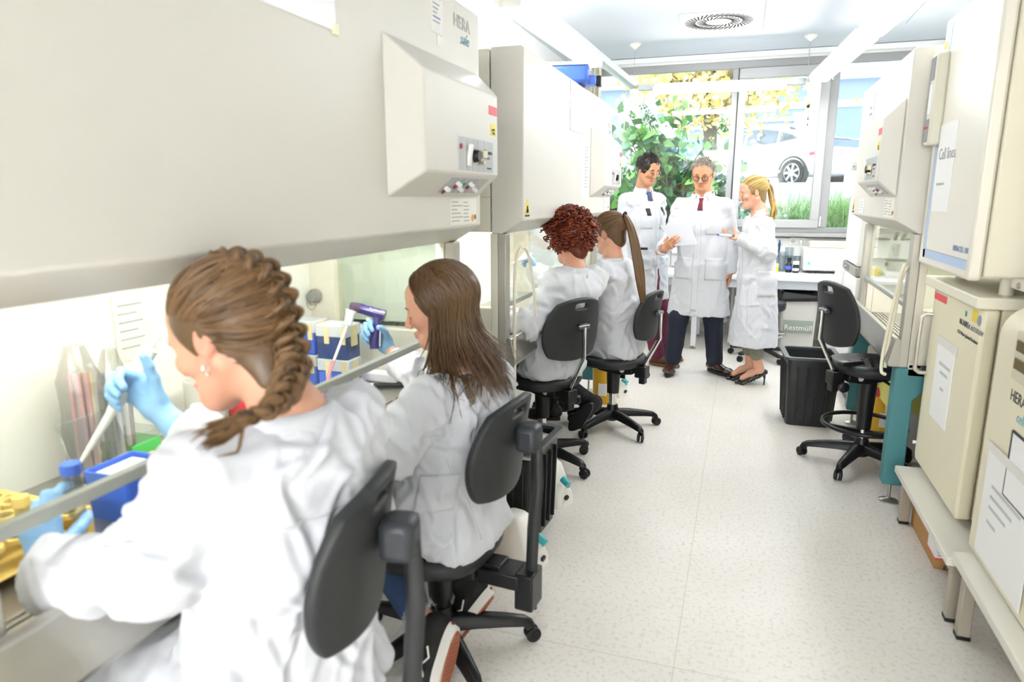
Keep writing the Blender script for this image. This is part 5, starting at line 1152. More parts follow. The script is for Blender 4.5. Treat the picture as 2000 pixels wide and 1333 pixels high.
    n = 150; s_ = np.linspace(0, 1, n); q = np.array(tailw); cl = np.concatenate([[0], np.cumsum(np.linalg.norm(np.diff(q, axis=0), axis=1))]); cl /= cl[-1]
    C_ = np.stack([np.interp(s_, cl, q[:, i]) for i in range(3)], 1)
    for _ in range(40): C_[1:-1] = .5 * C_[1:-1] + .25 * (C_[2:] + C_[:-2])
    C_ = push(C_, tr, .022)
    for _ in range(6): C_[1:-1] = .5 * C_[1:-1] + .25 * (C_[2:] + C_[:-2])
    T = np.gradient(C_, axis=0); T /= np.linalg.norm(T, axis=1, keepdims=True); X = np.tile(H.r, (n, 1)); X -= T * (X * T).sum(1)[:, None]; X /= np.linalg.norm(X, axis=1, keepdims=True); Y = np.cross(T, X)
    PP = []; w = np.interp(s_, (0, .10, .25, .55, .85, 1), (.007, .020, .028, .023, .017, .011)); om = 2 * math.pi * 5.2
    for k in range(3):
        ph = 2 * math.pi * k / 3; ax = w * np.sin(om * s_ + ph); ay = .55 * w * np.sin(2 * (om * s_ + ph)); cen = C_ + X * ax[:, None] + Y * ay[:, None]
        for j in range(16):
            a = rg.uniform(0, 2 * math.pi); r_ = .62 * w * math.sqrt(rg.uniform(.15, 1)); PP.append(cen + X * (r_ * math.cos(a + 0) * .8)[:, None] + Y * (r_ * math.sin(a))[:, None] * .8)
    br = strands('braid', np.array(PP), .0042 * np.interp(s_, (0, .9, 1), (1, .8, .6))[None] * np.ones((len(PP), 1)), m, root, 5, var=.25, seed=9)
    cc = C_[-1]; MB().tube([cc + (.006, 0, 0), cc, cc - (.012, 0, .004)], .013, 10).build('hair_tie', mat('tie_brown', '4a382c', .7), br)
    tl = []; ends = [cc * .5 + pd(455, 828, 1.03) * .5, pd(440, 838, 1.02), pd(402, 872, .99)]
    for j in range(46):
        d = rg.normal(0, .006, 3); d2 = rg.normal(0, .010, 3); pts = np.array([cc + d * .6, ends[0] + d, ends[1] + d2, ends[2] + d2 * .9 + (0, 0, rg.uniform(0, .02))]); u = np.linspace(0, 1, 14)
        tl.append(push(np.stack([np.interp(u, np.linspace(0, 1, 4), pts[:, i]) for i in range(3)], 1), tr, .010 + rg.uniform(0, .012)))
    strands('braid_tail', np.array(tl), .0032 * np.interp(np.linspace(0, 1, 14), (0, .8, 1), (1, .9, .2))[None] * np.ones((46, 1)), m, root, 4, var=.2, seed=12)
    e_ = H.w(-.086, .004, -.043); MB().tube([e_ + H.f * .006 * math.cos(t) + H.u * (.006 * math.sin(t) - .006) for t in np.linspace(0, 2 * math.pi, 14, endpoint=False)], .0012, 5, closed=True).sphere(e_ - H.u * .018, .0035, 8, 6).build('earring', M_chrome, root)
    return root, gl, gr
w1root, W1L, W1R = woman1()
# ================================================================== 2. woman with long brown hair
def woman2():
    root = thing('person', 'woman in a white lab coat with long brown hair, holding a purple pipette aid', 'person', (-.87, 1.88, 0))
    H = Head(pd(858, 600, 2.06), (-.93, -.32, -.28), (-.2, 0, 1), .98); tf = norm((-.95, .30, 0)); left = np.cross(Z3, tf)
    neck = pd(905, 728, 2.06); hips = np.array((-.865, 1.87, .47)); shL = neck + left * .16 + (-.015, 0, -.06); shR = neck - left * .155 + (-.02, 0, -.06)
    elL = pd(765, 890, 1.93); wrL = np.array((-1.10, 1.70, .875)); elR = np.array((-.99, 2.10, .84)); wrR = np.array((-1.215, 2.20, .945))
    ank = [pd(835, 1222, 2.12), pd(908, 1135, 2.36)]; kn = [np.array((-1.17, 1.83, .455)), np.array((-1.22, 2.04, .46))]
    legs = [(hips + left * .09 * s_, kn[i], ank[i]) for i, s_ in ((0, 1), (1, -1))]
    gr = dict(wrist=wrR + (-.008, 0, .010), fwd=(-.55, -.15, .70), palm=(.15, -1, -.05), thumb_side=(.4, 0, 1), curls=((.7, 1.2, .8), (.8, 1.25, .8), (.9, 1.25, .8), (.95, 1.25, .8)), thumb=(.55, .35, .2), sc=1.0)
    glv = dict(wrist=wrL + (-.02, 0, 0), fwd=(-1, .1, -.2), palm=(0, 0, -1), thumb_side=(0, 1, 0), sc=.95)
    bodymesh(root, H, True, neck, hips, [(shL, elL, wrL), (shR, elR, wrR)], legs, [], M_skin2, hf=.003, hc=.011)
    eyes(root, H, brow='5a4030')
    mid = (neck + hips) / 2
    st = [(neck + (0, 0, -.068), .085, .064), (neck + (0, 0, -.10), .155, .10), (mid + (.03, 0, .02), .165, .115), (hips + (.015, 0, .11), .155, .12), (hips + (.02, 0, .03), .18, .15)]
    lap = [(hips, legs[i][1] + (.06, 0, .015), (.115, .095), (.085, .08), left) for i in (0, 1)] + [(hips + (.06, 0, .04), hips + (.13, 0, -.03), (.17, .09), (.18, .06), left)]
    c, tr = coat(root, st, left, None, [(shL, elL, wrL), (shR, elR, elR + (wrR - elR) * .70)], lap, .0065, .0075, 8, sl=(.068, .064, .056), clip=.422)
    collar('collar', neck + (0, 0, -.04), H.u * .3 + Z3, tf, .076, .055, M_coat, root, .6, .012)
    drape('pocket', tr, pd(835, 985, 1.9), (-1, .1, -.15), (.25, -.1, 1), (.2, -1, .15), .13, .13, M_coat, c, .004, 12, 12)
    drape('side_seam', tr, pd(905, 1000, 1.95), (-.35, 0, 1), (1, 0, .4), (.35, -1, 0), .30, .006, M_coat, c, .003, 20, 2)
    drape('side_seam', tr, pd(930, 850, 1.95), (.1, 0, 1), (1, 0, .0), (.6, -1, 0), .22, .006, M_coat, c, .003, 20, 2)
    glove(root, gr); glove(root, glv)
    F = Field(*bounds([l for g in legs for l in g] + [hips], .14), .010)
    for l in legs: F.chain([l[0] + (l[1] - l[0]) * .5, l[1], l[1] + (l[2] - l[1]) * .80], (.066, .062, .05), .03)
    V, Q = F.mesh(2); jn = quadmesh('jeans', folds(V, Q, .006), Q, mat('denim_blue', '34496b', .85, var=.18, vscale=80), root)
    rg = np.random.default_rng(8)
    for l in legs:   # frayed hems
        e = l[1] + (l[2] - l[1]) * .83; ax = norm(l[2] - l[1]); x, y, z = frame(ax); K = 40; P = []
        for i in range(K):
            a = rg.uniform(0, 2 * math.pi); p = e + (x * math.cos(a) + y * math.sin(a)) * .049; P.append([p, p + ax * rg.uniform(.01, .035) + rg.normal(0, .006, 3), p + ax * rg.uniform(.03, .05) + rg.normal(0, .010, 3)])
        strands('frayed_hem', np.array(P), np.array([[.0014, .001, .0004]]), mat('thread_pale', 'b9bfc6', .9, attr='tint'), jn, 3)
    M_van = mat('canvas_black', '1d1d1c', .8); M_vsole = mat('sole_white', 'e4e2da', .6)
    for i, (td, up) in enumerate((((-.18, -.22, -1.0), (-1.0, .25, .1)), ((-.55, -.25, -.85), (-.85, .2, .5)))):
        s_ = shoe_mesh(root, ank[i] + norm(td) * .02, td, up, .225, M_van, M_vsole, 'sneaker', 'sneaker', .043, .030)
        f = norm(td); u = norm(np.asarray(up, float) - f * np.dot(up, f)); sd = np.cross(f, u); a = ank[i] + norm(td) * .02; P = lambda x, y, z: a + f * x * .225 + sd * y + u * z
        for q in range(14): MB().beam(P(-.17 + q * .062, -.026 * math.sqrt(1 - ((-.41 + q * .062) / .47) ** 2 * .95), -.1118), P(-.17 + q * .062, .026 * math.sqrt(1 - ((-.41 + q * .062) / .47) ** 2 * .95), -.1118), .006, .003, up=u).build('sole_tread', mat('sole_red', 'a9674f', .7), s_)
        MB().loft([[P(.24 + .47 * math.cos(t), .030 * math.sin(t), zz) for t in np.linspace(0, 2 * math.pi, 24, endpoint=False)] for zz in (-.1115, -.106)]).build('outsole', mat('sole_red'), s_)
        MB().obox(P(-.283, 0, -.088), (.009, .009, .009)).build('heel_tag', mat('tag_red', 'b03a3a', .5), s_)
        for sg in (-1, 1): MB().tube([P(.05, sg * .047, -.045), P(.18, sg * .048, -.06), P(.33, sg * .048, -.038), P(.48, sg * .046, -.058)], .0035, 5).build('side_stripe', M_vsole, s_)
    # long straight hair
    m = hairmat('brown', '5d4327'); haircap(H, m, root, .010, h=.0045, face=(.085, .1, .12), facec=(0, .112, -.035)); K = 1150
    az = rg.uniform(math.radians(72), math.radians(288), K); y0 = rg.uniform(-.05, .085, K); A = np.stack([rg.normal(0, .006, K), y0, np.full(K, .16)], 1)
    A = (A - CR0) / CRr; el = -.25 + rg.uniform(-.1, .1, K); B = np.stack([np.sin(az) * np.cos(el), np.cos(az) * np.cos(el), np.sin(el)], 1)
    D = slerp(A, B, 14); o_ = (.010 + .016 * np.sin(np.linspace(0, 1, 14) * math.pi * .7))[None] + rg.uniform(-.004, .006, (K, 1)); P = sc_pt(D, o_); Wd = H.c + (P * H.sc) @ H.R.T
    n2 = 18; t2 = np.linspace(0, 1, n2 + 1)[1:]; last = Wd[:, -1]; ln = rg.uniform(.17, .30, K) * np.where(np.abs(az - math.pi) > 1.6, .85, 1.0)
    cen = H.c; outv = last - cen; outv[:, 2] = 0; outv /= np.linalg.norm(outv, axis=1, keepdims=True)
    hang = last[:, None, :] + (-Z3)[None, None] * (t2[None, :] * ln[:, None])[:, :, None] + outv[:, None, :] * (np.sin(t2 * 3.0) * -.018 + .05 * np.maximum(0, t2 - .55) * 1.0)[None, :, None]
    bkd = norm((1, -.15, 0)); hang += bkd[None, None] * (.06 * t2[None, :] ** 1.6 * np.clip(1.2 - np.abs(az - math.pi) / 1.7, 0, 1)[:, None])[:, :, None]
    cl = rg.integers(0, 60, K); cx = rg.normal(0, .012, (60, 3)); ph = rg.uniform(0, 6.28, 60)
    hang += cx[cl][:, None, :] * (t2 ** 1.5)[None, :, None] * 1.4; hang += (np.sin(t2[None, :] * 7 + ph[cl][:, None]) * .008 * t2[None, :])[:, :, None] * norm((.3, 1, 0))[None, None]
    # strands lie on the shoulders instead of sinking in
    Pth = np.concatenate([Wd, hang], 1); T_ = Pth.shape[1]; tr_ = tr
    for i in range(K):
        for j in range(16, T_):
            p = Pth[i, j]; r_ = tr_.find_nearest(Vector(p), .08)
            if r_[0] is not None:
                nrm = np.array(r_[1]); d = (p - np.array(r_[0])) @ nrm
                if d < .017: Pth[i, j] = p + nrm * (.017 - d)
    prof = np.interp(np.linspace(0, 1, T_), (0, .08, .75, 1), (.5, 1, .9, .2))
    strands('hair', Pth, .0034 * prof[None] * rg.uniform(.7, 1.2, (K, 1)), m, root, 4, .6, var=.20, seed=21)
    return root, gr
w2root, W2R = woman2()
# ================================================================== 3. red-haired woman
def woman3():
    root = thing('person', 'woman in a white lab coat with short curly red hair, seen from behind', 'person', (-1.0, 3.58, 0))
    H = Head(pd(1113, 468, 3.72), (-.80, .52, -.25), (-.1, .05, 1), 1.02); tf = norm((-.87, .5, 0)); left = np.cross(Z3, tf)
    neck = pd(1122, 525, 3.70); hips = np.array((-1.0, 3.58, .60)); shL = neck + left * .165 + (0, 0, -.075); shR = neck - left * .16 + (0, 0, -.07)
    elL = pd(1030, 640, 3.52); wrL = np.array((-1.17, 3.38, .90)); elR = np.array((-1.02, 4.0, .90)); wrR = atx(1046, 532, -1.22)
    kn = [np.array((-1.38, 3.62, .58)), np.array((-1.28, 3.86, .58))]; ank = [pd(1158, 790, 4.0), np.array((-1.15, 3.95, .14))]
    legs = [(hips + left * .09, kn[0], np.array((-1.18, 3.66, .14))), (hips - left * .09, kn[1], ank[0])]
    gr = dict(wrist=wrR, fwd=(-.25, .15, 1), palm=(-.8, -.5, -.1), thumb_side=(.5, -.6, .3), curls=((.9, 1.2, .7), (1.0, 1.2, .7), (1.1, 1.2, .7), (1.1, 1.2, .7)), thumb=(.2, .2, .2))
    gl = dict(wrist=wrL, fwd=(-1, .25, .05), palm=(0, 0, -1), thumb_side=(0, 1, 0))
    bodymesh(root, H, True, neck, hips, [(shL, elL, wrL), (shR, elR, wrR)], legs, [], M_skin2, hf=.004, hc=.012)
    mid = (neck + hips) / 2
    st = [(neck + (0, 0, -.068), .085, .064), (neck + (0, 0, -.11), .165, .105), (mid + (.02, -.02, .02), .18, .125), (hips + (.0, 0, .12), .18, .135), (hips + (.02, 0, .03), .20, .165)]
    lap = [(hips, kn[i] + (.05, 0, .02), (.12, .10), (.09, .085), left) for i in (0, 1)] + [(hips - tf * .06 + (0, 0, .03), hips - tf * .12 + (0, 0, -.03), (.18, .09), (.18, .06), left)]
    c, tr = coat(root, st, left, None, [(shL, elL, wrL), (shR, elR, wrR)], lap, .0085, .0085, 14, sl=(.07, .066, .058), clip=.53)
    collar('collar', neck + (0, 0, -.045), Z3, tf, .080, .055, M_coat, root, .6, .010)
    drape('side_seam', tr, pd(1075, 690, 3.45), (-.5, 0, 1), (1, 0, .4), (.2, -1, 0), .25, .007, M_coat, c, .003, 20, 2)
    glove(root, gr); glove(root, gl)
    F = Field(*bounds([l for g in legs for l in g] + [hips], .14), .011)
    for l in legs: F.chain([l[0] + (l[1] - l[0]) * .5, l[1], l[2]], (.068, .064, .052), .03)
    V, Q = F.mesh(2); quadmesh('trousers', folds(V, Q, .005), Q, mat('cloth_black', '111214', .85), root)
    for (a, td) in ((legs[0][2], (-.9, .3, -.1)), (legs[1][2], (-.55, .3, -.75))): 
        b = shoe_mesh(root, a, td, (-td[2] * 1.0 - .05, 0, .9) if td[2] < -.5 else Z3, .25, mat('suede_black', '0e0e10', .8), M_black, 'ankle_boot', 'boot', .045)
    m = hairmat('red', '7a3218'); rg = np.random.default_rng(31); haircap(H, m, root, .026, h=.006, low=-.075); K = 900
    a = rg.uniform(-math.pi, math.pi, K); el = rg.uniform(-.75, 1.5, K); keep = ~((np.abs(a) < 1.15) & (el < .35)); a, el = a[keep], el[keep]; K = len(a)
    d = np.stack([np.sin(a) * np.cos(el), np.cos(a) * np.cos(el), np.sin(el)], 1); n = 22; t = np.linspace(0, 1, n)
    base = sc_pt(d, np.full(K, .010)); dn = np.array((0, -.35, -1.0)); tg = dn - d * (d @ dn)[:, None]; tg /= np.linalg.norm(tg, axis=1, keepdims=True) + 1e-6; tg += rg.normal(0, .45, (K, 3)); tg /= np.linalg.norm(tg, axis=1, keepdims=True)
    bi = np.cross(d, tg); ph = rg.uniform(0, 6.28, K); tw = rg.uniform(1.6, 2.6, K); ln = rg.uniform(.022, .045, K); rr = rg.uniform(.007, .012, K)
    P = base[:, None] + tg[:, None] * (ln[:, None] * t[None])[:, :, None] + d[:, None] * ((.020 * np.sin(t * math.pi * .95) + .012)[None] + rr[:, None] * np.cos(ph[:, None] + 6.28 * tw[:, None] * t[None]) * t[None] + .006)[:, :, None] + bi[:, None] * (rr[:, None] * np.sin(ph[:, None] + 6.28 * tw[:, None] * t[None]) * np.minimum(1, t * 3)[None])[:, :, None]
    P[:, :, 0] *= 1.10
    strands('hair', H.c + (P * H.sc) @ H.R.T, .0042 * np.interp(t, (0, .1, .8, 1), (.6, 1, .9, .3))[None] * rg.uniform(.7, 1.25, (K, 1)), m, root, 4, var=.30, seed=33)
    return root, gr
w3root, W3R = woman3()
# ================================================================== 4. woman with the dark-blond ponytail
def woman4():
    root = thing('person', 'white-coated woman with a long straight brown ponytail seated at the second cabinet', 'person', (-.74, 4.31, 0))
    H = Head(pd(1190, 455, 4.16), (-.90, .30, -.22), (-.1, 0, 1), 1.0); tf = norm((-.97, .24, 0)); left = np.cross(Z3, tf)
    neck = pd(1197, 506, 4.15); hips = np.array((-.735, 4.30, .57)); shL = neck + left * .155 + (0, 0, -.07); shR = neck - left * .155 + (0, 0, -.07)
    elL = np.array((-.93, 4.10, .86)); wrL = np.array((-1.14, 4.22, .91)); elR = np.array((-.92, 4.56, .87)); wrR = np.array((-1.18, 4.52, .93))
    legs = [(hips + left * s_ * .09, np.array((-1.18, 4.36 - s_ * .1, .53)), np.array((-1.15, 4.36 - s_ * .1, .13))) for s_ in (1, -1)]
    bodymesh(root, H, True, neck, hips, [(shL, elL, wrL), (shR, elR, wrR)], legs, [], M_skin2, hf=.004, hc=.012); eyes(root, H)
    mid = (neck + hips) / 2
    st = [(neck + (0, 0, -.068), .085, .064), (neck + (0, 0, -.10), .15, .10), (mid + (.03, 0, .02), .16, .115), (hips + (.0, 0, .12), .155, .12), (hips + (.02, 0, .03), .185, .155)]
    lap = [(hips, legs[i][1] + (.05, 0, .02), (.115, .095), (.085, .08), left) for i in (0, 1)] + [(hips + (.05, 0, .03), hips + (.11, 0, -.02), (.165, .08), (.17, .05), left)]
    c, tr = coat(root, st, left, None, [(shL, elL, wrL), (shR, elR, wrR)], lap, .009, .0075, 19, sl=(.066, .062, .055), clip=.492)
    collar('collar', neck + (0, 0, -.045), Z3, tf, .076, .055, M_coat, root, .6, .010)
    glove(root, dict(wrist=wrL, fwd=(-1, .1, -.1), palm=(0, 0, -1), thumb_side=(0, 1, 0))); glove(root, dict(wrist=wrR, fwd=(-.8, -.1, .5), palm=(0, -1, 0), thumb_side=(0, 0, 1), curls=((.9, 1.1, .6),) * 4))
    F = Field(*bounds([l for g in legs for l in g] + [hips], .14), .012)
    for l in legs: F.chain([l[0] + (l[1] - l[0]) * .5, l[1], l[2]], (.068, .064, .052), .03)
    V, Q = F.mesh(2); quadmesh('trousers', V, Q, mat('cloth_black'), root)
    for l in legs: shoe_mesh(root, l[2], (-1, 0, 0), Z3, .25, M_black, M_black, kind='boot')
    m = hairmat('darkblond', '6f5231'); rg = np.random.default_rng(41); haircap(H, m, root, .008, h=.005)
    tie = np.array((0, -.125, .082)); slick(H, root, m, (tie - CR0) / CRr, rg, 460, (.008, .014), .0040)
    P = ponytail(H, root, m, tie, rg, 170, .47, 0, .027, 0, side=(.08, -.02, 0), out=.055, rad=.0036)
    tw = H.w(tie); MB().tube([tw + (H.r * math.cos(t) + norm(H.u - H.f * .4) * math.sin(t)) * .016 for t in np.linspace(0, 2 * math.pi, 18, endpoint=False)], .006, 8, closed=True).build('hair_tie', mat('tie_black', '151517', .7), root)
    e_ = H.w(-.087, .004, -.036); MB().sphere(e_, .0045, 8, 6).build('earring', mat('pearl', 'f4efe6', .2), root)
    return root
woman4()
# ================================================================== 5-7. the standing group
M_shirt = mat('shirt_pale', 'dfe4ee', .8); M_tie = mat('tie_maroon', '6d1f2c', .6)
def standing(name_label, loc, H, female, tf, neck, hipz, hem, arms, legs, bare, skin, hw, trm, coat_seed, skirt=(.215, .16), hemdrop=0, shoe=None, slv=(.066, .058, .05), chest=.2):
    root = thing('person', name_label, 'person', loc); side = np.cross(Z3, tf); hips = np.array((loc[0], loc[1], hipz))
    bodymesh(root, H, female, neck, hips, arms, legs, bare, skin, hf=.0034, hc=.011)
    zc = lambda z, o=(0, 0): np.array((loc[0] + (neck[0] - loc[0]) * (z - hipz) / (neck[2] - hipz), loc[1] + (neck[1] - loc[1]) * (z - hipz) / (neck[2] - hipz), z)) if z > hipz else np.array((loc[0], loc[1], z))
    st = [(neck + (0, 0, -.085), .085, .058), (neck + (0, 0, -.125), hw * .80, .095), (zc(neck[2] - .28), hw, .125), (zc(neck[2] - .45), hw * .92, .12), (zc(hipz), hw * 1.0, .135), (zc(hem), skirt[0], skirt[1])]
    c, tr = coat(root, st, side, None, arms, None, .0085, .0055, coat_seed, sl=slv, ncr=150)
    F = Field(*bounds([p for l in legs for p in l], .16), .010)
    for l in legs:
        q = (hem + .005 - l[1][2]) / (l[0][2] - l[1][2]); p0 = l[1] + (l[0] - l[1]) * q if q > 0 else l[1]
        if q > 0: F.chain([p0, l[1], l[1] + (l[2] - l[1]) * trm[1]], (trm[2][1] * .92,) + tuple(trm[2][1:]), .03)
        else: F.cap(l[1] + (l[2] - l[1]) * .18, l[1] + (l[2] - l[1]) * trm[1], trm[2][1], trm[2][2], .03)
    V, Q = F.mesh(2); V = folds(V, Q, .006, 9); quadmesh('trousers', V, Q, trm[0], root)
    return root, c, tr, side, st
# --- man with grey hair and maroon tie
def man2():
    X, Y = -.315, 5.97; tf = norm((-.10, -1, 0)); H = Head(np.array((-.338, 5.93, 1.683)), (-.10, -.95, -.30), (0, -.05, 1), 1.02)
    neck = np.array((-.33, 6.0, 1.545)); side = np.cross(Z3, tf)          # side = his left
    shR = neck - side * .18 + (0, 0, -.115); shL = neck + side * .18 + (0, 0, -.115)
    elR = np.array((-.585, 5.92, 1.14)); wrR = pd(1295, 487, 5.40); elL = np.array((-.085, 6.02, 1.17)); wrL = np.array((-.075, 5.96, .90))
    legs = [(np.array((-.42, 5.97, .90)), np.array((-.47, 5.93, .50)), np.array((-.508, 5.93, .09))), (np.array((-.24, 5.97, .90)), np.array((-.19, 5.99, .50)), np.array((-.155, 6.03, .09)))]
    bare = [dict(wr=wrR, wrist=wrR, fwd=pd(1322, 470, 5.27) - pd(1295, 487, 5.40), palm=(.1, 1, .15), thumb_side=(0, 0, 1), curls=((.35, .7, .5), (.4, .75, .5), (.45, .8, .5), (.5, .8, .5)), thumb=(.6, .4, .2), sc=1.05),
            dict(wr=wrL, wrist=wrL, fwd=(.02, -.06, -1), palm=(-1, .1, 0), thumb_side=(0, -1, 0), curls=((.25, .4, .3), (.3, .45, .3), (.35, .5, .3), (.4, .5, .3)), thumb=(.3, .2, .2), sc=1.05)]
    for b in bare: b.pop('wrist'); 
    for b in bare: b['wrist'] = b['wr']
    bb = [dict(b) for b in bare]
    def fix(b): w = b.pop('wr'); return b
    root, c, tr, sd, st = standing('grey-haired man with dark glasses and maroon tie reading papers by the window', (X, Y, 0), H, False, tf, neck, .95, .53, [(shR, elR, wrR), (shL, elL, wrL)], legs, bb, M_skin, .205, (mat('wool_navy', '1a2030', .8), .93, (.105, .080, .068)), 23, (.255, .14))
    # coat details
    fr = -tf * -1
    drape('placket', tr, np.array((X - .02, Y, 1.0)), sd, Z3, tf, .05, .86, M_coat, c, .004, 6, 40)
    drape('chest_pocket', tr, np.array((X + .10, Y, 1.27)), sd, Z3, tf, .12, .14, M_coat, c, .004, 10, 10)
    for q in (-1, 1): drape('pocket', tr, np.array((X + q * .125, Y, .92)), sd, Z3, tf, .14, .18, M_coat, c, .004, 10, 10)
    # shirt, tie and lapel opening
    vn = neck + tf * .045 + (0, 0, -.055)
    sh = drape('shirt_front', tr, vn + (0, 0, -.03), sd, Z3, tf, .10, .13, M_shirt, root, .006, 12, 12, shape=lambda a, b: (a * (b + .5) * 1.0, b))
    drape('tie', tr, vn + (0.0, 0, -.045), sd, Z3, tf, .042, .10, M_tie, root, .012, 8, 8, shape=lambda a, b: (a * (.55 + .45 * (.5 - b)) * (1 if b < .3 else 1.5), b))
    collar('shirt_collar', neck + (0, -.012, -.035), norm((0, -.15, 1)), tf, .066, .045, M_shirt, root, .22, .006, lean=.5)
    collar('coat_collar', neck + (0, -.004, -.045), norm((0, -.1, 1)), tf, .088, .04, M_coat, root, .55, .015, lean=.6)
    eyes(root, H, brow='6a5a4c'); glasses(root, H, mat('spectacle_dark', '22262c', .35))
    m = hairmat('grey', 'a1988b'); rg = np.random.default_rng(51); haircap(H, m, root, .006, h=.004, low=-.045, face=(.072, .085, .115), facec=(0, .115, -.03))
    shorthair(H, root, m, rg, 900, .018, .0026, front=.62)
    for i, l in enumerate(legs): shoe_mesh(root, l[2] + (0, 0, .017), ((-.10, -1, 0), (.75, -.66, 0))[i], Z3, .29, mat('leather_brown', '3e2419', .22, coat=.4), M_black, 'dress_shoe', 'derby', .045)
    return root, bb
def shorthair(H, root, m, rg, K, ln, rad, front=.5, lift=.5, name='hair'):
    a = rg.uniform(-math.pi, math.pi, K); lim = np.where(np.abs(a) < .9, front, np.where(np.abs(a) < 1.5, front - (front - .05) * (np.abs(a) - .9) / .6, np.where(np.abs(a) < 1.9, .05 - .1 * (np.abs(a) - 1.5), -.15 - .45 * (np.abs(a) - 1.9) / 1.2)))
    el = np.arcsin(rg.uniform(np.sin(lim), 1)); d = np.stack([np.sin(a) * np.cos(el), np.cos(a) * np.cos(el), np.sin(el)], 1); n = 7; t = np.linspace(0, 1, n)
    dr = np.where(el[:, None] > .75, np.array((.25, .9, .25))[None], np.array((0, -.25, -1.0))[None]); tg = dr - d * (d * dr).sum(1)[:, None]; tg /= np.linalg.norm(tg, axis=1, keepdims=True) + 1e-6; tg += rg.normal(0, .35, (K, 3))
    L_ = ln * rg.uniform(.6, 1.3, K); P = sc_pt(d, np.full(K, .004))[:, None] + tg[:, None] * (L_[:, None] * t[None])[:, :, None] + d[:, None] * (lift * L_[:, None] * np.sin(t * 1.9)[None] + .002)[:, :, None]
    return strands(name, H.c + (P * H.sc) @ H.R.T, rad * np.interp(t, (0, .6, 1), (1, 1, .3))[None] * np.ones((K, 1)), m, root, 4, .7, var=.28, seed=7)
m2root, M2H = man2()
# --- dark-haired man with round glasses
def man1():
    X, Y = -.80, 6.22; tf = norm((.74, -.67, 0)); H = Head(np.array((-.808, 6.13, 1.735)), (.70, -.62, -.36), (.12, -.1, 1), 1.02); neck = np.array((-.855, 6.22, 1.585)); side = np.cross(Z3, tf)
    shR = neck - side * .175 + (0, 0, -.115); shL = neck + side * .175 + (0, 0, -.115)
    elR = shR + (-.05, -.02, -.29); wrR = elR + (.06, -.06, -.25); elL = shL + (.0, .05, -.29); wrL = elL + (-.06, -.10, -.20)
    legs = [(np.array((-.86, 6.16, .92)), np.array((-.74, 6.10, .50)), np.array((-.66, 6.14, .09))), (np.array((-.72, 6.28, .92)), np.array((-.66, 6.30, .50)), np.array((-.655, 6.34, .09)))]
    bb = [dict(wrist=wrR, fwd=(.1, -.1, -1), palm=(.7, .6, 0), thumb_side=(.7, -.7, 0), curls=((.3, .4, .3),) * 4)]
    bb.append(dict(wrist=wrL, fwd=(-.1, -.2, -1), palm=(-.7, -.6, 0), thumb_side=(.7, -.7, 0), curls=((.3, .4, .3),) * 4)); bb[0]['wr'] = wrR; bb[1]['wr'] = wrL; b2 = [dict(b) for b in bb]
    root, c, tr, sd, st = standing('dark-haired man with round glasses and maroon trousers looking at the papers', (X, Y, 0), H, False, tf, neck, .97, .60, [(shR, elR, wrR), (shL, elL, wrL)], legs, b2, M_skin, .195, (mat('trouser_maroon', '6b2740', .8), .95, (.10, .078, .066)), 29, (.225, .145))
    drape('placket', tr, np.array((X + .02, Y, 1.05)), sd, Z3, tf, .045, .80, M_coat, c, .004, 6, 36)
    drape('chest_pocket', tr, np.array((X - .0, Y, 1.30)) - sd * -.10, sd, Z3, tf, .11, .14, M_coat, c, .004, 10, 10)
    pk = np.array((X, Y, 1.38)) + sd * .10
    drape('pocket_pen', tr, pk, sd, Z3, tf, .03, .07, M_black, c, .010, 4, 6)
    drape('chest_pocket', tr, np.array((X - .0, Y, 1.30)) - sd * .10, sd, Z3, tf, .11, .14, M_coat, c, .004, 10, 10)
    drape('pocket_pen', tr, np.array((X, Y, 1.375)) - sd * .08, sd, Z3, tf, .035, .06, M_black, c, .010, 4, 6)
    drape('pocket', tr, np.array((X, Y, .96)) - sd * .12, sd, Z3, tf, .14, .18, M_coat, c, .004, 10, 10)
    drape('pocket_pen', tr, np.array((X, Y, 1.06)) - sd * .12, sd, Z3, tf, .05, .02, M_black, c, .009, 4, 4)
    drape('trouser_gap', tr, np.array((X, Y, .73)) + sd * .02, sd, Z3, tf, .035, .30, mat('trouser_maroon'), c, .006, 4, 12, shape=lambda a, b: (a * (.75 - b * .8), b))
    collar('shirt_collar', neck + (.01, -.01, -.035), norm((.1, -.12, 1)), tf, .066, .05, mat('shirt_blue', 'c3cbe6', .8), root, .25, .006, lean=.5)
    collar('coat_collar', neck + (.004, -.004, -.045), norm((.08, -.08, 1)), tf, .084, .045, M_coat, root, .4, .014, lean=.5)
    drape('scarf', tr, neck + tf * .05 + (0, 0, -.07), sd, Z3, tf, .045, .09, mat('scarf_navy', '4a4f72', .8, var=.5, vscale=120), root, .010, 6, 8)
    eyes(root, H, brow='2a201a', bw=.0036); glasses(root, H, mat('spectacle_gold', 'c9b98a', .3, metal=.4), True)
    m = hairmat('dark', '2a231c'); rg = np.random.default_rng(61); haircap(H, m, root, .014, h=.004, low=-.045, face=(.074, .092, .118), facec=(0, .112, -.042)); shorthair(H, root, m, rg, 1000, .020, .0034, front=.64, lift=.45)
    for i, l in enumerate(legs): shoe_mesh(root, l[2] + (0, 0, .017), ((.85, -.2, 0), (1, .05, 0))[i], Z3, .28, mat('suede_brown', '5a3a22', .6), mat('sole_brown', '7a5230', .6), 'desert_boot', 'boot', .045)
    return root
man1()
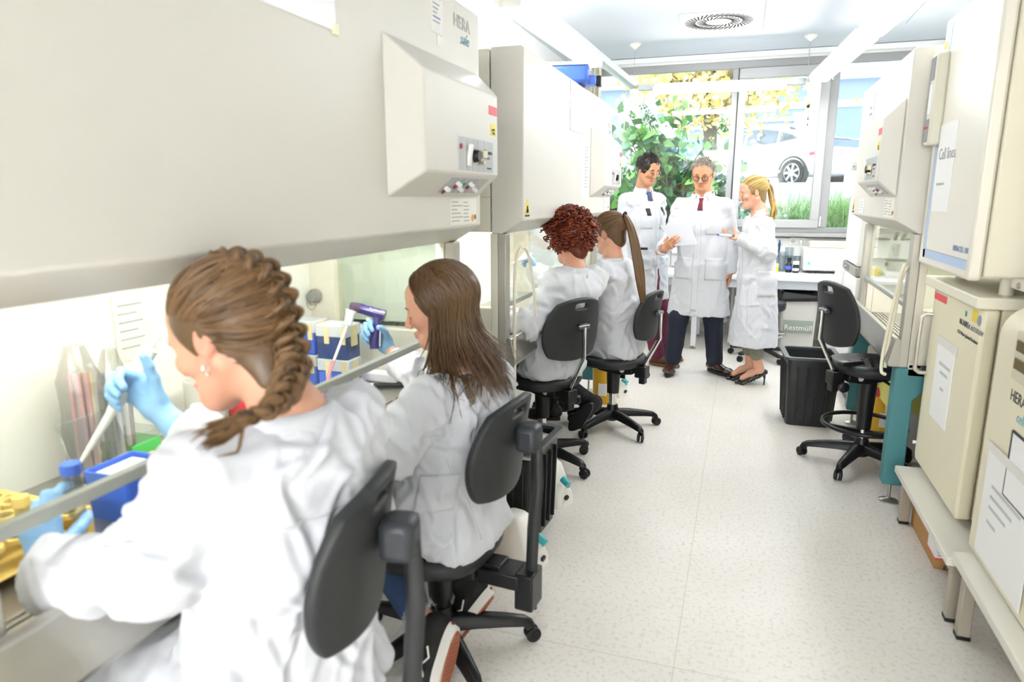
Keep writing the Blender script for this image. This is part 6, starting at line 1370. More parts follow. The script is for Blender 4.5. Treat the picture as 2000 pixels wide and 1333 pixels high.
# --- blonde woman
def woman5():
    X, Y = .135, 5.79; tf = norm((-.94, -.34, 0)); H = Head(np.array((.055, 5.78, 1.535)), (-.93, -.30, -.20), (-.1, 0, 1), .98); neck = np.array((.115, 5.80, 1.385)); side = np.cross(Z3, tf)
    shR = neck - side * .145 + (0, 0, -.095); shL = neck + side * .145 + (0, 0, -.10)
    elL = np.array((.20, 5.62, 1.08)); wrL = pd(1447, 466, 5.28); elR = np.array((.14, 5.97, 1.05)); wrR = np.array((.11, 5.99, .82))
    legs = [(np.array((.12, 5.72, .85)), np.array((.13, 5.70, .47)), np.array((.195, 5.735, .138))), (np.array((.13, 5.87, .85)), np.array((.11, 5.85, .47)), np.array((.125, 5.85, .138)))]
    b = dict(wrist=wrL, fwd=(-.95, -.15, .05), palm=(-.1, -.25, 1), thumb_side=(.1, .9, .3), curls=((.35, .5, .4), (.4, .6, .4), (.45, .6, .4), (.5, .7, .4)), thumb=(.6, .4, .3), sc=.98); b['wr'] = wrL
    root, c, tr, sd, st = standing('blonde woman with a ponytail and black high heels talking with two men', (X, Y, 0), H, True, tf, neck, .88, .335, [(shL, elL, wrL), (shR, elR, wrR)], legs, [dict(b), dict(wr=wrR, wrist=wrR, fwd=(-.05, 0, -1), palm=(0, -1, 0), thumb_side=(-1, 0, 0), curls=((.3, .4, .3),) * 4)], M_skin2, .165, (mat('trouser_olive', '7a7768', .8), .62, (.085, .068, .056)), 37, (.205, .185), slv=(.064, .060, .052))
    drape('pocket', tr, np.array((X + .02, Y, .84)), tf, Z3, sd, .15, .20, M_coat, c, .004, 10, 10)
    drape('side_seam', tr, np.array((X, Y, .58)) + tf * .12, tf, Z3, sd, .008, .46, M_coat, c, .003, 2, 24)
    drape('placket', tr, np.array((X, Y, .9)), sd, Z3, tf, .05, 1.0, M_coat, c, .004, 6, 40)
    collar('coat_collar', neck + (-.002, 0, -.03), norm((-.12, -.03, 1)), tf, .066, .05, M_coat, root, .4, .012, lean=.4)
    eyes(root, H, brow='6e5238')
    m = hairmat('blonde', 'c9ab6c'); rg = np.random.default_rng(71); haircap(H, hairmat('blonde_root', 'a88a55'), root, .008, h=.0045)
    tie = np.array((0, -.120, .055)); K = 460
    tc = np.where(rg.uniform(0, 1, (K, 1)) < .3, np.array((.62, .58, .5)), np.array((1.05, 1.03, .98))); slick(H, root, m, (tie - CR0) / CRr, rg, K, (.012, .026), .0046, tcol=tc)
    K = 130; tc = np.where(rg.uniform(0, 1, (K, 1)) < .3, np.array((.7, .64, .5)), np.array((1.05, 1.03, .98)))
    ponytail(H, root, m, tie, rg, K, .25, 0, .024, .012, side=(.02, 0, 0), out=.05, rad=.0038, tcol=tc)
    tw = H.w(tie); MB().tube([tw - H.f * .012 + (H.r * math.cos(t) + H.u * math.sin(t)) * .018 for t in np.linspace(0, 2 * math.pi, 16, endpoint=False)], .005, 8, closed=True).build('hair_tie', mat('tie_black'), root)
    MB().sphere(H.w(-.087, .004, -.045), .005, 8, 6).build('earring', mat('pearl'), root)
    F = None
    for l in legs: shoe_mesh(root, l[2] + (0, 0, -.008), (-1, -.12, 0), Z3, .235, mat('patent_black', '0b0b0d', .08, coat=.6), M_black, 'high_heel', 'pump')
    # bare feet inside the shoes
    for l in legs:
        a = l[2]; Fd = Field(*bounds([a, a + np.array((-.15, 0, -.12))], .08), .005); d = norm((-1, -.12, 0))
        Fd.chain([a + (0, 0, .03), a + (0.01, 0, -.01), a + d * .06 + (0, 0, -.045), a + d * .12 + (0, 0, -.085)], (.034, .033, .028, .022), .02); V, Q = Fd.mesh(2); quadmesh('foot', V, Q, M_skin2, root, np.ones((len(V), 3)))
    return root, b
w5root, W5L = woman5()
# ================================================================== outside the window
M_soil = mat('garden_soil', '6f6a5c', .9, var=.2, vscale=6); M_conc = mat('concrete', 'b7b4ac', .85, var=.12, vscale=3, bump=.1, bscale=20)
M_asph = mat('asphalt', 'b9b9ba', .9, var=.1, vscale=4)
GZ = 1.0; RW = 13.6; SZ = 1.74
g_ = struct(MB().box((-14, YB + .30, GZ - .2), (16, RW, GZ)).build('ground', M_soil))
struct(MB().box((-30, RW + .22, SZ - .3), (34, 27, SZ)).build('street', M_asph))
tag(MB().box((-14, RW, GZ - .1), (16, RW + .2, SZ + .02)).build('retaining_wall', M_conc, bevel=.01), 'grey concrete retaining wall below the parked car', 'wall')
M_fac = mat('facade_white', 'dcdcda', .8, var=.03, vscale=2); M_fframe = mat('facade_frame', 'f2f4f7', .5); M_fglass = mat('facade_glass', '8795aa', .22, spec=.3)
FY = 24.0
bd_ = thing('building', 'white office building with rows of wide windows across the street', 'building', (0, FY, SZ))
bays = []
bx0 = -14.5; bw = 2.75
ZW = [(SZ + .0, SZ + .55), (4.22, 4.42), (5.05, 12)]
w_ = MB().box((-16, FY, SZ - .2), (19, FY + .3, SZ + .25)).box((-16, FY, 5.12), (19, FY + .3, 13)); 
for i in range(12): x = bx0 + i * bw; w_.box((x - .27, FY, SZ + .25), (x + .27, FY + .3, 5.12))
w_.build('wall', M_fac, bd_)
MB().box((-16, FY - .12, 5.05), (19, FY, 5.16)).build('cornice', M_fac, bd_)
MB().box((-16, FY - .1, SZ + .2), (19, FY, SZ + .28)).build('sill_band', M_fac, bd_)
for i in range(11):
    x0 = bx0 + i * bw + .27; x1 = x0 + bw - .54; z0, z1 = SZ + .25, 5.12
    f = MB().box((x0, FY + .08, z0), (x0 + .1, FY + .16, z1)).box((x1 - .1, FY + .08, z0), (x1, FY + .16, z1)).box((x0, FY + .08, 4.22), (x1, FY + .16, 4.42)).box((x0, FY + .08, z0), (x1, FY + .16, z0 + .09)).box((x0, FY + .08, z1 - .09), (x1, FY + .16, z1))
    if i in (4, 5): f.box((x0, FY + .08, 3.86), (x1, FY + .16, 3.98)).box((x0, FY + .08, 3.68), (x1, FY + .16, 3.76))
    fo = f.build('window', M_fframe, bd_)
    MB().box((x0 + .1, FY + .12, 4.42), (x1 - .1, FY + .13, z1 - .09)).build('pane', M_fglass, fo); MB().box((x0 + .1, FY + .12, z0 + .09), (x1 - .1, FY + .13, 4.22)).build('pane', M_fglass, fo)
    for zz in (6.3, 9.4):
        fo = MB().box((x0, FY - .02, zz), (x1, FY + .02, zz + 1.7)).build('window', M_fframe, bd_); MB().box((x0 + .1, FY - .03, zz + .1), (x1 - .1, FY - .02, zz + 1.6)).build('pane', M_fglass, fo)
vt = MB().box((3.05, FY - .06, 5.48), (4.25, FY, 5.85)).build('wall_vent', mat('vent_metal', 'a9aebb', .4, metal=.4), bd_)
for k in range(5): MB().obox((3.65, FY - .08, 5.52 + k * .07), (1.16, .05, .02), tilt=(.5, 0)).build('louvre', mat('vent_metal'), vt)
# ------------------------------------------------------------------ tree with yellow leaves
tr_ = thing('maple_tree', 'street tree with yellow autumn leaves and dark branches', 'tree', (-.80, 15.6, SZ))
M_bark = mat('bark', '6b6055', .9, var=.3, vscale=14, bump=.4, bscale=30)
rg = np.random.default_rng(77)
TB = np.array((-.80, 15.6, SZ)); tk = MB().tube([TB + (0, 0, -.02), TB + (.02, 0, 1.0), TB + (-.05, .05, 1.9), TB + (-.08, .1, 2.6)], [.17, .14, .12, .10], 12)
tk.build('trunk', M_bark, tr_)
tips = []; br_ = MB()
for i in range(16):
    a = rg.uniform(0, 2 * math.pi); h0 = rg.uniform(1.5, 2.6); p0 = TB + (-.06, .07, h0); ln = rg.uniform(1.2, 2.4); d = np.array((math.cos(a), math.sin(a) * .8, rg.uniform(.12, .7))); p1 = p0 + d * ln * .5 + (0, 0, .1); p2 = p0 + d * ln + rg.normal(0, .15, 3)
    br_.tube([p0, p1, p2], [.055, .035, .012], 6)
    for j in range(4):
        q = p1 + (p2 - p1) * rg.uniform(0, 1); e = q + rg.normal(0, .45, 3); br_.tube([q, (q + e) / 2 + rg.normal(0, .05, 3), e], [.018, .012, .005], 5); tips += [e, (q + e) / 2]
    tips += [p2, p1]
br_.build('branches', M_bark, tr_)
def leafcloud(name, centres, n, size, spread, cols, m, parent, rgx, droop=.3):
    """many single leaves, each a bent five-point blade, in one mesh"""
    c = np.asarray(centres)[rgx.integers(0, len(centres), n)] + rgx.normal(0, spread, (n, 3)); s = size * rgx.uniform(.7, 1.3, n)
    a = rgx.normal(0, 1, (n, 3)); a[:, 2] -= droop; a /= np.linalg.norm(a, axis=1, keepdims=True); b = np.cross(a, rgx.normal(0, 1, (n, 3))); b /= np.linalg.norm(b, axis=1, keepdims=True); nn = np.cross(a, b)
    shp = np.array([(0, 0, 0), (.35, .42, .06), (.62, .30, .0), (1.0, 0, -.12), (.62, -.30, 0), (.35, -.42, .06)])
    V = c[:, None] + s[:, None, None] * (a[:, None] * shp[None, :, 0:1] + b[:, None] * shp[None, :, 1:2] + nn[:, None] * shp[None, :, 2:3])
    base = np.arange(n)[:, None] * 6; F = np.concatenate([base + np.array([[0, 1, 2, 3]]), base + np.array([[0, 3, 4, 5]])]); t = np.asarray(cols)[rgx.integers(0, len(cols), n)] * rgx.uniform(.85, 1.15, (n, 1))
    o = quadmesh(name, V.reshape(-1, 3), F, m, parent, np.repeat(t, 6, 0)); return o
def leafmat(name, c): 
    m = mat(name, c, .55, attr='tint', spec=.3); b = m.node_tree.nodes['Principled BSDF']; b.inputs['Transmission Weight'].default_value = 0; b.inputs['Subsurface Weight'].default_value = .0; return m
lf = leafcloud('foliage', tips, 7500, .14, .34, [lin('f7e29a'), lin('f2cf74'), lin('faeab4'), lin('dcd998')], leafmat('leaf_yellow', 'ffffff'), tr_, rg); lf['kind'] = 'stuff'
# ------------------------------------------------------------------ hydrangea
hy = thing('hydrangea_bush', 'green leafy shrub with white flower cones outside the window', 'shrub', (-1.0, 9.5, GZ))
rg = np.random.default_rng(91); stems = MB(); M_stem = mat('stem_brown', '6e5a40', .9); nodes = []; heads = []
for i in range(34):
    bx_ = -1.0 + rg.uniform(-.25, .25); a = rg.uniform(-1.0, 1.0); top = np.array((-1.0 + a * .95 + rg.normal(0, .1), 9.5 + rg.uniform(-.5, .6), GZ + rg.uniform(.75, 1.75) - abs(a) * .25)); bs = np.array((bx_, 9.55 + rg.uniform(-.2, .2), GZ)); md = (bs + top) / 2 + (rg.normal(0, .08), 0, .15)
    stems.tube([bs, md, top], [.010, .008, .005], 6)
    for t in np.linspace(.30, 1, 8): nodes.append(((1 - t) ** 2 * bs + 2 * t * (1 - t) * md + t * t * top, top - bs))
    if i < 24: heads.append(top)
stems.build('stems', M_stem, hy)
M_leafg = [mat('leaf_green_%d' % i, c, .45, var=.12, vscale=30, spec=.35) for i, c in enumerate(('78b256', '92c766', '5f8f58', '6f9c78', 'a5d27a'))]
lm = []
for mg in M_leafg:
    b = MB(); ls = np.linspace(0, 1, 7); V = []; 
    for t in ls:
        w = .36 * math.sin(math.pi * min(1, t * .93 + .05)) ** .8 * (1 - .25 * t); z = -.22 * t * t
        V += [(t, -w, z + .06 * w * 4 * .3), (t, -w * .5, z + .02), (t, 0, z - .02), (t, w * .5, z + .02), (t, w, z + .06 * w * 4 * .3)]
    b.add(V, [(i * 5 + j, i * 5 + j + 1, i * 5 + j + 6, i * 5 + j + 5) for i in range(6) for j in range(4)]); me = b.mesh('leaf', 180); me.materials.append(mg); lm.append(me)
hyl = np.array(hy.location)
for i in range(295):
    p, ax = nodes[rg.integers(0, len(nodes))]; o = bpy.data.objects.new('leaf', lm[rg.choice(5, p=(.3, .25, .2, .15, .1))]); COL.objects.link(o); o.parent = hy; a = rg.uniform(0, 2 * math.pi)
    o.location = (p - hyl + rg.normal(0, .05, 3)).tolist(); o.rotation_euler = (rg.normal(0, .5), rg.uniform(.1, .9), a); k = rg.uniform(.13, .23); o.scale = (k, k, k)
fm = []
for v in range(3):
    b = MB(); r2 = np.random.default_rng(100 + v)
    for i in range(150):
        t = r2.uniform(0, 1) ** .8; a = r2.uniform(0, 2 * math.pi); r = .085 * (1 - t * .85) * r2.uniform(.75, 1.05); p = np.array((r * math.cos(a), r * math.sin(a), t * .24)); n_ = norm((math.cos(a), math.sin(a), .4)); x, y, z = frame(n_ + r2.normal(0, .3, 3)); s_ = .013
        for q in range(2):
            e = x * math.cos(q * 1.57) + y * math.sin(q * 1.57); g = np.cross(z, e); b.add([p + e * s_ + z * .003, p + g * s_ * .5, p - e * s_ + z * .003, p - g * s_ * .5], [(0, 1, 2, 3)])
    b.tube([(0, 0, -.05), (0, 0, .2)], .005, 5); me = b.mesh('flower_head', 180, False); me.materials.append(mat('petal_white', 'f3f3ea', .7)); fm.append(me)
for i, p in enumerate(heads):
    o = bpy.data.objects.new('flower_head', fm[i % 3]); COL.objects.link(o); o.parent = hy; o.location = (p - hyl).tolist(); o.rotation_euler = (rg.normal(0, .35), rg.normal(0, .35), rg.uniform(0, 6)); k = rg.uniform(.8, 1.3); o.scale = (k, k, k)
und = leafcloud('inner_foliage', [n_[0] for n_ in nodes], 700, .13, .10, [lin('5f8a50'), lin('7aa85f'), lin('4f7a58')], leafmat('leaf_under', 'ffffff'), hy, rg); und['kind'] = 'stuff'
# ------------------------------------------------------------------ ornamental grass and ground cover
rg = np.random.default_rng(17)
def grass(label, cx, cy, n, h, spread):
    P = []; t = np.linspace(0, 1, 7)
    for i in range(n):
        a = rg.uniform(0, 2 * math.pi); r = rg.uniform(0, .10); b = np.array((cx + r * math.cos(a) + rg.normal(0, spread * .5), cy + r * math.sin(a) + rg.normal(0, .15), GZ)); hh = h * rg.uniform(.6, 1.1); o = spread * rg.uniform(.3, 1.2)
        P.append(b[None] + np.outer(t ** 2 * o, (math.cos(a), math.sin(a), 0)) + np.outer(hh * (t - .35 * t ** 3 * (o / .4)), Z3))
    o = strands('ornamental_grass', np.array(P), .0055 * np.interp(t, (0, .5, 1), (.8, 1, .1))[None] * np.ones((n, 1)), mat('grass_green', '9cc47a', .6, attr='tint'), None, 3, .25, .22, 3) if False else None
    root = thing('ornamental_grass', label, 'grass', (cx, cy, GZ))
    strands('blades', np.array(P), .006 * np.interp(t, (0, .5, 1), (.8, 1, .1))[None] * np.ones((n, 1)), mat('grass_green', '9cc47a', .6, attr='tint'), root, 3, .3, .22, int(n))['kind'] = 'stuff'
Z3 = np.array((0, 0, 1.))
grass('pale green ornamental grass tuft in front of the retaining wall, middle of the casement', .62, 9.6, 420, .62, .35)
grass('tall green ornamental grass tuft by the window post', 1.02, 9.2, 420, .66, .32)
grass('blue-green ornamental grass tuft behind the fixed right pane', 1.42, 9.3, 480, .70, .34)
gc = leafcloud('ground_cover', [(x, y, GZ + .10) for x in np.linspace(-.5, .5, 14) for y in (9.3, 9.7, 10.1)], 1800, .07, .10, [lin('7fa58f'), lin('a3c2ad'), lin('5e8a62')], leafmat('leaf_cover', 'ffffff'), None, rg)
tag(gc, 'low grey-green ground cover leaves below the casement', 'plants', kind='stuff')
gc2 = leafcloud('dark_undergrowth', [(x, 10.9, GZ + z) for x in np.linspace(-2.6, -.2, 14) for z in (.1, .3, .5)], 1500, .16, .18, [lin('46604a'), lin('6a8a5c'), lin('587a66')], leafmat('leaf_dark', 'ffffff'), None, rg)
tag(gc2, 'dense dark green undergrowth behind the flowering shrub', 'plants', kind='stuff')
# ------------------------------------------------------------------ white hatchback
def car():
    c = thing('car', 'white hatchback parked behind the retaining wall, rear turned to the window', 'car', (0.35, 18.45, SZ), 0)
    M_body = mat('car_white', 'f4f5f6', .22, coat=.6); M_cg = mat('car_glass', '5d6b78', .06, spec=.8); M_tyre = mat('tyre', '2b2c2e', .8); M_rim = mat('alloy', 'c9ccd0', .25, metal=.7)
    # side outline: x forward (nose at +2.2), z up; the body is lofted across the width
    N = 41; xs = np.linspace(-2.15, 2.2, N)
    top = np.interp(xs, (-2.15, -2.08, -1.95, -1.75, -1.2, -.5, .1, .5, 1.35, 1.9, 2.15, 2.2), (.78, .98, 1.06, 1.13, 1.33, 1.46, 1.475, 1.44, .98, .82, .68, .55))
    belt = np.interp(xs, (-2.15, -1.6, -.6, .6, 1.4, 2.0, 2.2), (.95, 1.02, .98, .93, .90, .78, .55)); belt = np.minimum(belt, top - .003)
    bot = np.interp(xs, (-2.15, -2.0, -1.7, 1.8, 2.1, 2.2), (.42, .28, .22, .2, .26, .42)); wid = np.interp(xs, (-2.15, -2.0, -1.5, 0, 1.4, 2.0, 2.2), (.66, .80, .86, .865, .85, .74, .55))
    rings = []
    for i in range(N):
        x, b, bt, tp, w = xs[i], bot[i], belt[i], top[i], wid[i]; gh = min(1, max(0, (tp - bt) / .45)); wt = w * (1 - .26 * gh) - .02
        half = [(w * .86, b), (w * .98, b + .10), (w, (b + bt) * .55), (w * .985, bt - .10), (w * .955, bt), (wt + (w * .94 - wt) * .45, bt + (tp - bt) * .55), (wt, bt + (tp - bt) * .9), (wt * .75, tp), (wt * .3, tp + .008)]
        rings.append([(x, y, z) for y, z in half] + [(x, -y, z) for y, z in half[::-1]])
    body = L(MB().loft(rings), 'body', M_body, c, angle=50)
    body.modifiers.new('s', 'SUBSURF').render_levels = 1
    R2 = []
    # glass house: side windows as slightly raised panels
    def sidewin(pts, sg):
        V = []
        for (x, z) in pts:
            w = np.interp(x, xs, wid); bt = np.interp(x, xs, belt); tp = np.interp(x, xs, top); gh = min(1, max(0, (tp - bt) / .45)); wt = w * (1 - .26 * gh) - .02; f = np.clip((z - bt) / max(tp - bt, .01), 0, 1)
            y = np.interp(f, (0, .55, .9), (w * .955, wt + (w * .94 - wt) * .45, wt)) + .012; V.append((x, sg * y, z))
        n = len(V); V2 = [(x, y - sg * .02, z) for x, y, z in V]; return MB().add(V + V2, [tuple(range(n)), tuple(range(2 * n - 1, n - 1, -1))] + [(i, (i + 1) % n, (i + 1) % n + n, i + n) for i in range(n)])
    for sg in (1, -1):
        L(sidewin([(1.18, .97), (.95, 1.13), (.62, 1.31), (.25, 1.395), (.18, 1.39), (.12, .985)], sg), 'side_window', M_cg, c); L(sidewin([(.04, .99), (.10, 1.395), (-.35, 1.385), (-.80, 1.31), (-.86, 1.02)], sg), 'side_window', M_cg, c)
        L(sidewin([(-.93, 1.035), (-.88, 1.29), (-1.25, 1.19), (-1.42, 1.10)], sg), 'side_window', M_cg, c)
        L(MB().sphere((1.02, sg * .98, 1.0), (.07, .10, .07)), 'wing_mirror', mat('mirror_dark', '4a5055', .3), c)
        for x in (.25, -.72): L(MB().tube([(x - .1, sg * .872, .86), (x, sg * .89, .865), (x + .1, sg * .872, .86)], .012, 6), 'door_handle', M_body, c)
        L(MB().box((-1.05, sg * .86 - .012, .32), (1.15, sg * .86 + .012, .39)), 'side_skirt', M_body, c, bevel=.008)
        L(MB().prism([(-2.10, .74), (-1.80, .70), (-1.72, .80), (-1.86, .98), (-2.04, 1.02)], sg * .70, sg * .835, 'y'), 'tail_lamp', mat('lamp_clear', 'd9cbd0', .15), c, bevel=.01)
        L(MB().prism([(-2.11, .73), (-1.80, .69), (-1.78, .76), (-2.09, .80)], sg * .74, sg * .845, 'y'), 'tail_lamp', mat('lamp_pink', 'c05a70', .2), c, bevel=.01)
    for x in (-1.38, 1.32):
        for sg in (1, -1):
            w = L(MB().lathe((x, sg * .70, .315), [(.20, 0), (.30, .0), (.315, .03), (.315, .14), (.30, .17), (.225, .175), (.22, .15)], 28, (0, sg, 0)), 'wheel', M_tyre, c)
            L(MB().lathe((x, sg * .75, .315), [(.385, 0), (.385, .105), (.345, .118), (.345, 0)], 28, (0, sg, 0)), 'wheel_arch', mat('arch_dark', '3a3c3e', .7), c)
            L(MB().lathe((x, sg * .86, .315), [(.22, -.03), (.225, 0), (.20, .005), (.195, -.02)], 24, (0, sg, 0)), 'rim', M_rim, w)
            for k in range(7):
                a = k * 2 * math.pi / 7; L(MB().beam((x, sg * .865, .315), (x + .205 * math.cos(a), sg * .86, .315 + .205 * math.sin(a)), .05, .02, up=(0, 1, 0)), 'spoke', M_rim, w)
    # rear: glass, spoiler, plate
    L(MB().add([(-1.72, -.56, 1.145), (-1.72, .56, 1.145), (-1.0, .58, 1.40), (-1.0, -.58, 1.40), (-1.70, -.55, 1.12), (-1.70, .55, 1.12), (-1.0, .55, 1.36), (-1.0, -.55, 1.36)], [(0, 1, 2, 3), (7, 6, 5, 4), (0, 4, 5, 1), (1, 5, 6, 2), (2, 6, 7, 3), (3, 7, 4, 0)]), 'rear_window', M_cg, c)
    L(MB().prism([(-2.04, 1.075), (-1.68, 1.125), (-1.68, 1.155), (-2.05, 1.10)], -.70, .70, 'y'), 'spoiler', M_body, c, bevel=.008)
    L(MB().prism([(-2.13, .90), (-2.05, 1.06), (-2.00, 1.06), (-2.08, .90)], -.62, .62, 'y'), 'lower_rear_window', M_cg, c)
    p = L(MB().box((-2.185, -.27, .72), (-2.165, .27, .835)), 'licence_plate', mat('plate_white', 'eef0f4', .4), c)
    L(MB().box((-2.187, .225, .722), (-2.184, .268, .833)), 'plate_band', mat('plate_blue', '5d83d8', .4), p); text('lettering', 'LEO KM 4', .105, mat('plate_ink', '5a6270', .5), p, (-2.188, .215, .74), (0, -1, 0), (0, 0, 1), rel=False, xs=.82)
    L(MB().box((-2.17, -.70, .40), (-2.12, .70, .46)).box((-2.16, -.66, .30), (-2.08, .66, .34)), 'bumper_trim', mat('trim_grey', 'b9c3d4', .4), c, bevel=.01)
    L(MB().tube([(-.55, .0, 1.47), (-.72, .0, 1.62)], [.008, .003], 5), 'aerial', M_black, c)
    c.rotation_euler = (0, 0, RD(180 - 40)); return c
car_ = car()
_p = aty(1545, 347, 17.6); _rw = np.array((-1.38, .86, 0)); _a = RD(140); car_.location = (_p[0] - (_rw[0] * math.cos(_a) - _rw[1] * math.sin(_a)), 17.6 - (_rw[0] * math.sin(_a) + _rw[1] * math.cos(_a)), SZ)
# ================================================================== back desk and what stands on it
M_desk = mat('desk_top', 'e3e6ea', .4); M_deskf = mat('desk_frame', 'c6cbd2', .4, metal=.2)
dk = thing('lab_desk', 'long pale grey desk under the window', 'desk', (-.5, 7.4, 0))
MB().box((-1.93, 6.95, .718), (1.55, 7.86, .75)).build('desk_top', M_desk, dk, .004)
MB().box((-1.9, 6.99, .635), (1.5, 7.02, .717)).build('apron', M_deskf, dk, .003)
for x in (-1.85, -.43, 1.36):
    for y in (6.96, 7.6): MB().box((x, y, .03), (x + .055, y + .055, .717)).build('leg', mat('leg_alu', 'd8dbde', .35, metal=.3), dk, .004); MB().lathe((x + .027, y + .027, 0), [(.03, 0), (.03, .006), (.008, .012), (.008, .035)], 14).build('levelling_foot', M_ss, dk)
rd = thing('radiator', 'white ribbed radiator under the window desk', 'radiator', (-.3, 7.82, .1))
M_rad = mat('radiator_white', 'e9e9e4', .4)
for i in range(44):
    x = -1.75 + i * .062; MB().box((x, 7.78, .14), (x + .038, 7.90, .66)).build('fin', M_rad, rd, .012)
MB().cyl((-1.76, 7.84, .63), (1.02, 7.84, .63), .018).cyl((-1.76, 7.84, .17), (1.02, 7.84, .17), .018).build('pipe', M_rad, rd)
for x in (-1.5, .8): MB().box((x, 7.82, 0), (x + .02, 7.86, .17)).build('foot', M_rad, rd)
# benchtop device at the right end
dv = thing('benchtop_centrifuge', 'cream benchtop device with yellow sticker and tilted lid on the desk', 'lab device', (.84, 7.6, .75))
MB().prism([(7.47, .775), (7.45, .80), (7.48, .985), (7.50, .995), (7.84, .995), (7.84, .775)], .60, 1.08, 'x').build('case', mat('device_cream', 'e2e0d8', .45), dv, .008)
MB().prism([(7.60, .997), (7.60, 1.055), (7.63, 1.06), (7.84, 1.06), (7.84, .997)], .66, 1.08, 'x').build('lid', mat('lid_tan', 'd9cfc2', .5), dv, .006)
for x in (.65, .74, 1.0): MB().box((x, 7.47, .75), (x + .07, 7.52, .775)).build('foot', M_black, dv)
MB().box((.625, 7.478, .945), (.69, 7.484, .967)).build('yellow_sticker', M_yel, dv); MB().lathe((.72, 7.482, .952), [(.013, 0), (.013, .003), (0, .003)], 14, (0, -1, 0)).build('blue_seal', mat('seal_royal', '6d83cc', .5), dv)
MB().box((.64, 7.452, .835), (.665, 7.462, .865)).build('brand_mark', mat('brand_cyan', '74c4c8', .5), dv); text('lettering', 'eppendorf', .022, mat('brand_cyan'), dv, (.672, 7.456, .842), (1, 0, 0), (0, 0, 1)); text('lettering', '5417', .016, M_inkg, dv, (.79, 7.456, .842), (1, 0, 0), (0, 0, 1))
yb_ = thing('yellow_rack', 'small yellow tube rack with pale lid on the back desk', 'rack', (.31, 7.5, .75))
MB().box((.25, 7.44, .75), (.37, 7.54, .81)).build('rack_body', mat('rack_yellow', 'ecd43e', .5), yb_, .004); MB().box((.248, 7.438, .8105), (.372, 7.542, .832)).build('lid', mat('rack_lid', 'f0e7a8', .4), yb_, .004); MB().box((.262, 7.4385, .77), (.274, 7.4395, .785)).build('print_mark', M_ink, yb_)
def bottle(name, label, x, y, z, r, h, body, cap, caph=.02, neck=.5, band=None, parent=None, lab=None):
    b = thing(name, label, 'bottle', (x, y, z))
    MB().lathe((x, y, z), [(r * .9, 0), (r, .004), (r, h * .62), (r * .85, h * .72), (r * neck, h * .80), (r * neck, h)], 20).build('flask', body, b, angle=50)
    MB().lathe((x, y, z + h - .001), [(r * neck * 1.25, 0), (r * neck * 1.25, caph), (r * neck, caph + .003), (0, caph + .003)], 18).build('cap', cap, b)
    if band: MB().lathe((x, y, z), [(r * 1.01, h * .25), (r * 1.02, h * .26), (r * 1.02, h * .55), (r * 1.01, h * .56)], 20).build('bottle_label', band, b)
    return b
bottle('reagent_bottle', 'dark glass bottle with black cap and blue ring on the desk', .47, 7.5, .75, .032, .12, mat('glass_dark', '20242c', .1), M_black, .03, .55, mat('label_blue', '5a6fd8', .5))
bottle('reagent_bottle', 'small bottle with a white cap beside the dark glass bottle', .535, 7.47, .75, .03, .085, mat('glass_brown', '2c241c', .12), M_paper, .03, .8, M_paper)
bottle('purple_bottle', 'purple squeeze bottle on the desk beside the balance', -.80, 7.30, .75, .03, .11, mat('plastic_lilac', 'b79be0', .35), mat('cap_lilac', 'e6dcf5', .4), .03, .4)
for i, (x, y, h, r) in enumerate(((.405, 7.59, .20, .038), (.475, 7.69, .24, .043), (.552, 7.60, .16, .036))):
    gm = tag(MB().lathe((x, y, .75), [(r, 0), (r, h), (r * .93, h), (r * .93, .006), (0, .006)], 20).build('glass_cylinder', glassmat('labware_glass', 'eef3f6', .12)), ['clear glass cylinder behind the dark bottle', 'tallest clear glass cylinder on the desk', 'short clear glass beaker beside the cream device'][i], 'glassware')
ps = thing('pipette_stand', 'clear stand with two dark blue pipettes hanging on the desk', 'pipette stand', (.36, 7.74, .75))
MB().box((.25, 7.70, .75), (.42, 7.78, .76)).box((.355, 7.735, .76), (.37, 7.75, 1.02)).box((.26, 7.72, 1.0), (.41, 7.74, 1.01)).build('stand', glassmat('acrylic', 'eef4f6', .10), ps)
for x in (.32, .375):
    p = thing('pipette', 'dark blue pipette hanging in the clear stand, ' + ('beside the yellow rack' if x < .35 else 'beside the glass cylinders'), 'pipette', (x, 7.70, .82), 0, 'pipettes in the desk stand')
    MB().lathe((x, 7.70, .82), [(.003, 0), (.006, .08), (.009, .10), (.011, .19), (.013, .20), (.013, .215), (.006, .22), (.006, .245), (.0, .246)], 12).build('barrel', mat('pipette_navy', '2b4a72', .4), p); MB().lathe((x, 7.70, .755), [(.0015, 0), (.004, .065)], 8).build('tip', M_paper, p)
sc_ = thing('lab_balance', 'flat white balance on the back desk', 'balance', (-.66, 7.32, .75)); MB().box((-.76, 7.22, .75), (-.56, 7.40, .785)).build('case', M_paper, sc_, .006); MB().lathe((-.66, 7.31, .785), [(.02, 0), (.02, .01), (.06, .012), (.06, .016), (0, .016)], 20).build('pan', M_ss, sc_)
cr = thing('clamp_stand', 'steel clamp stand with glassware on the back desk', 'lab stand', (-.72, 7.55, .75)); MB().box((-.80, 7.48, .75), (-.64, 7.62, .765)).build('base', M_ssm, cr, .003); MB().cyl((-.72, 7.60, .765), (-.72, 7.60, 1.10), .007).cyl((-.72, 7.60, 1.0), (-.62, 7.58, 1.0), .006).build('rod', M_ss, cr); MB().lathe((-.60, 7.58, .90), [(.03, 0), (.035, .04), (.012, .10), (.012, .16)], 16).build('flask', glassmat('labware_glass'), cr)
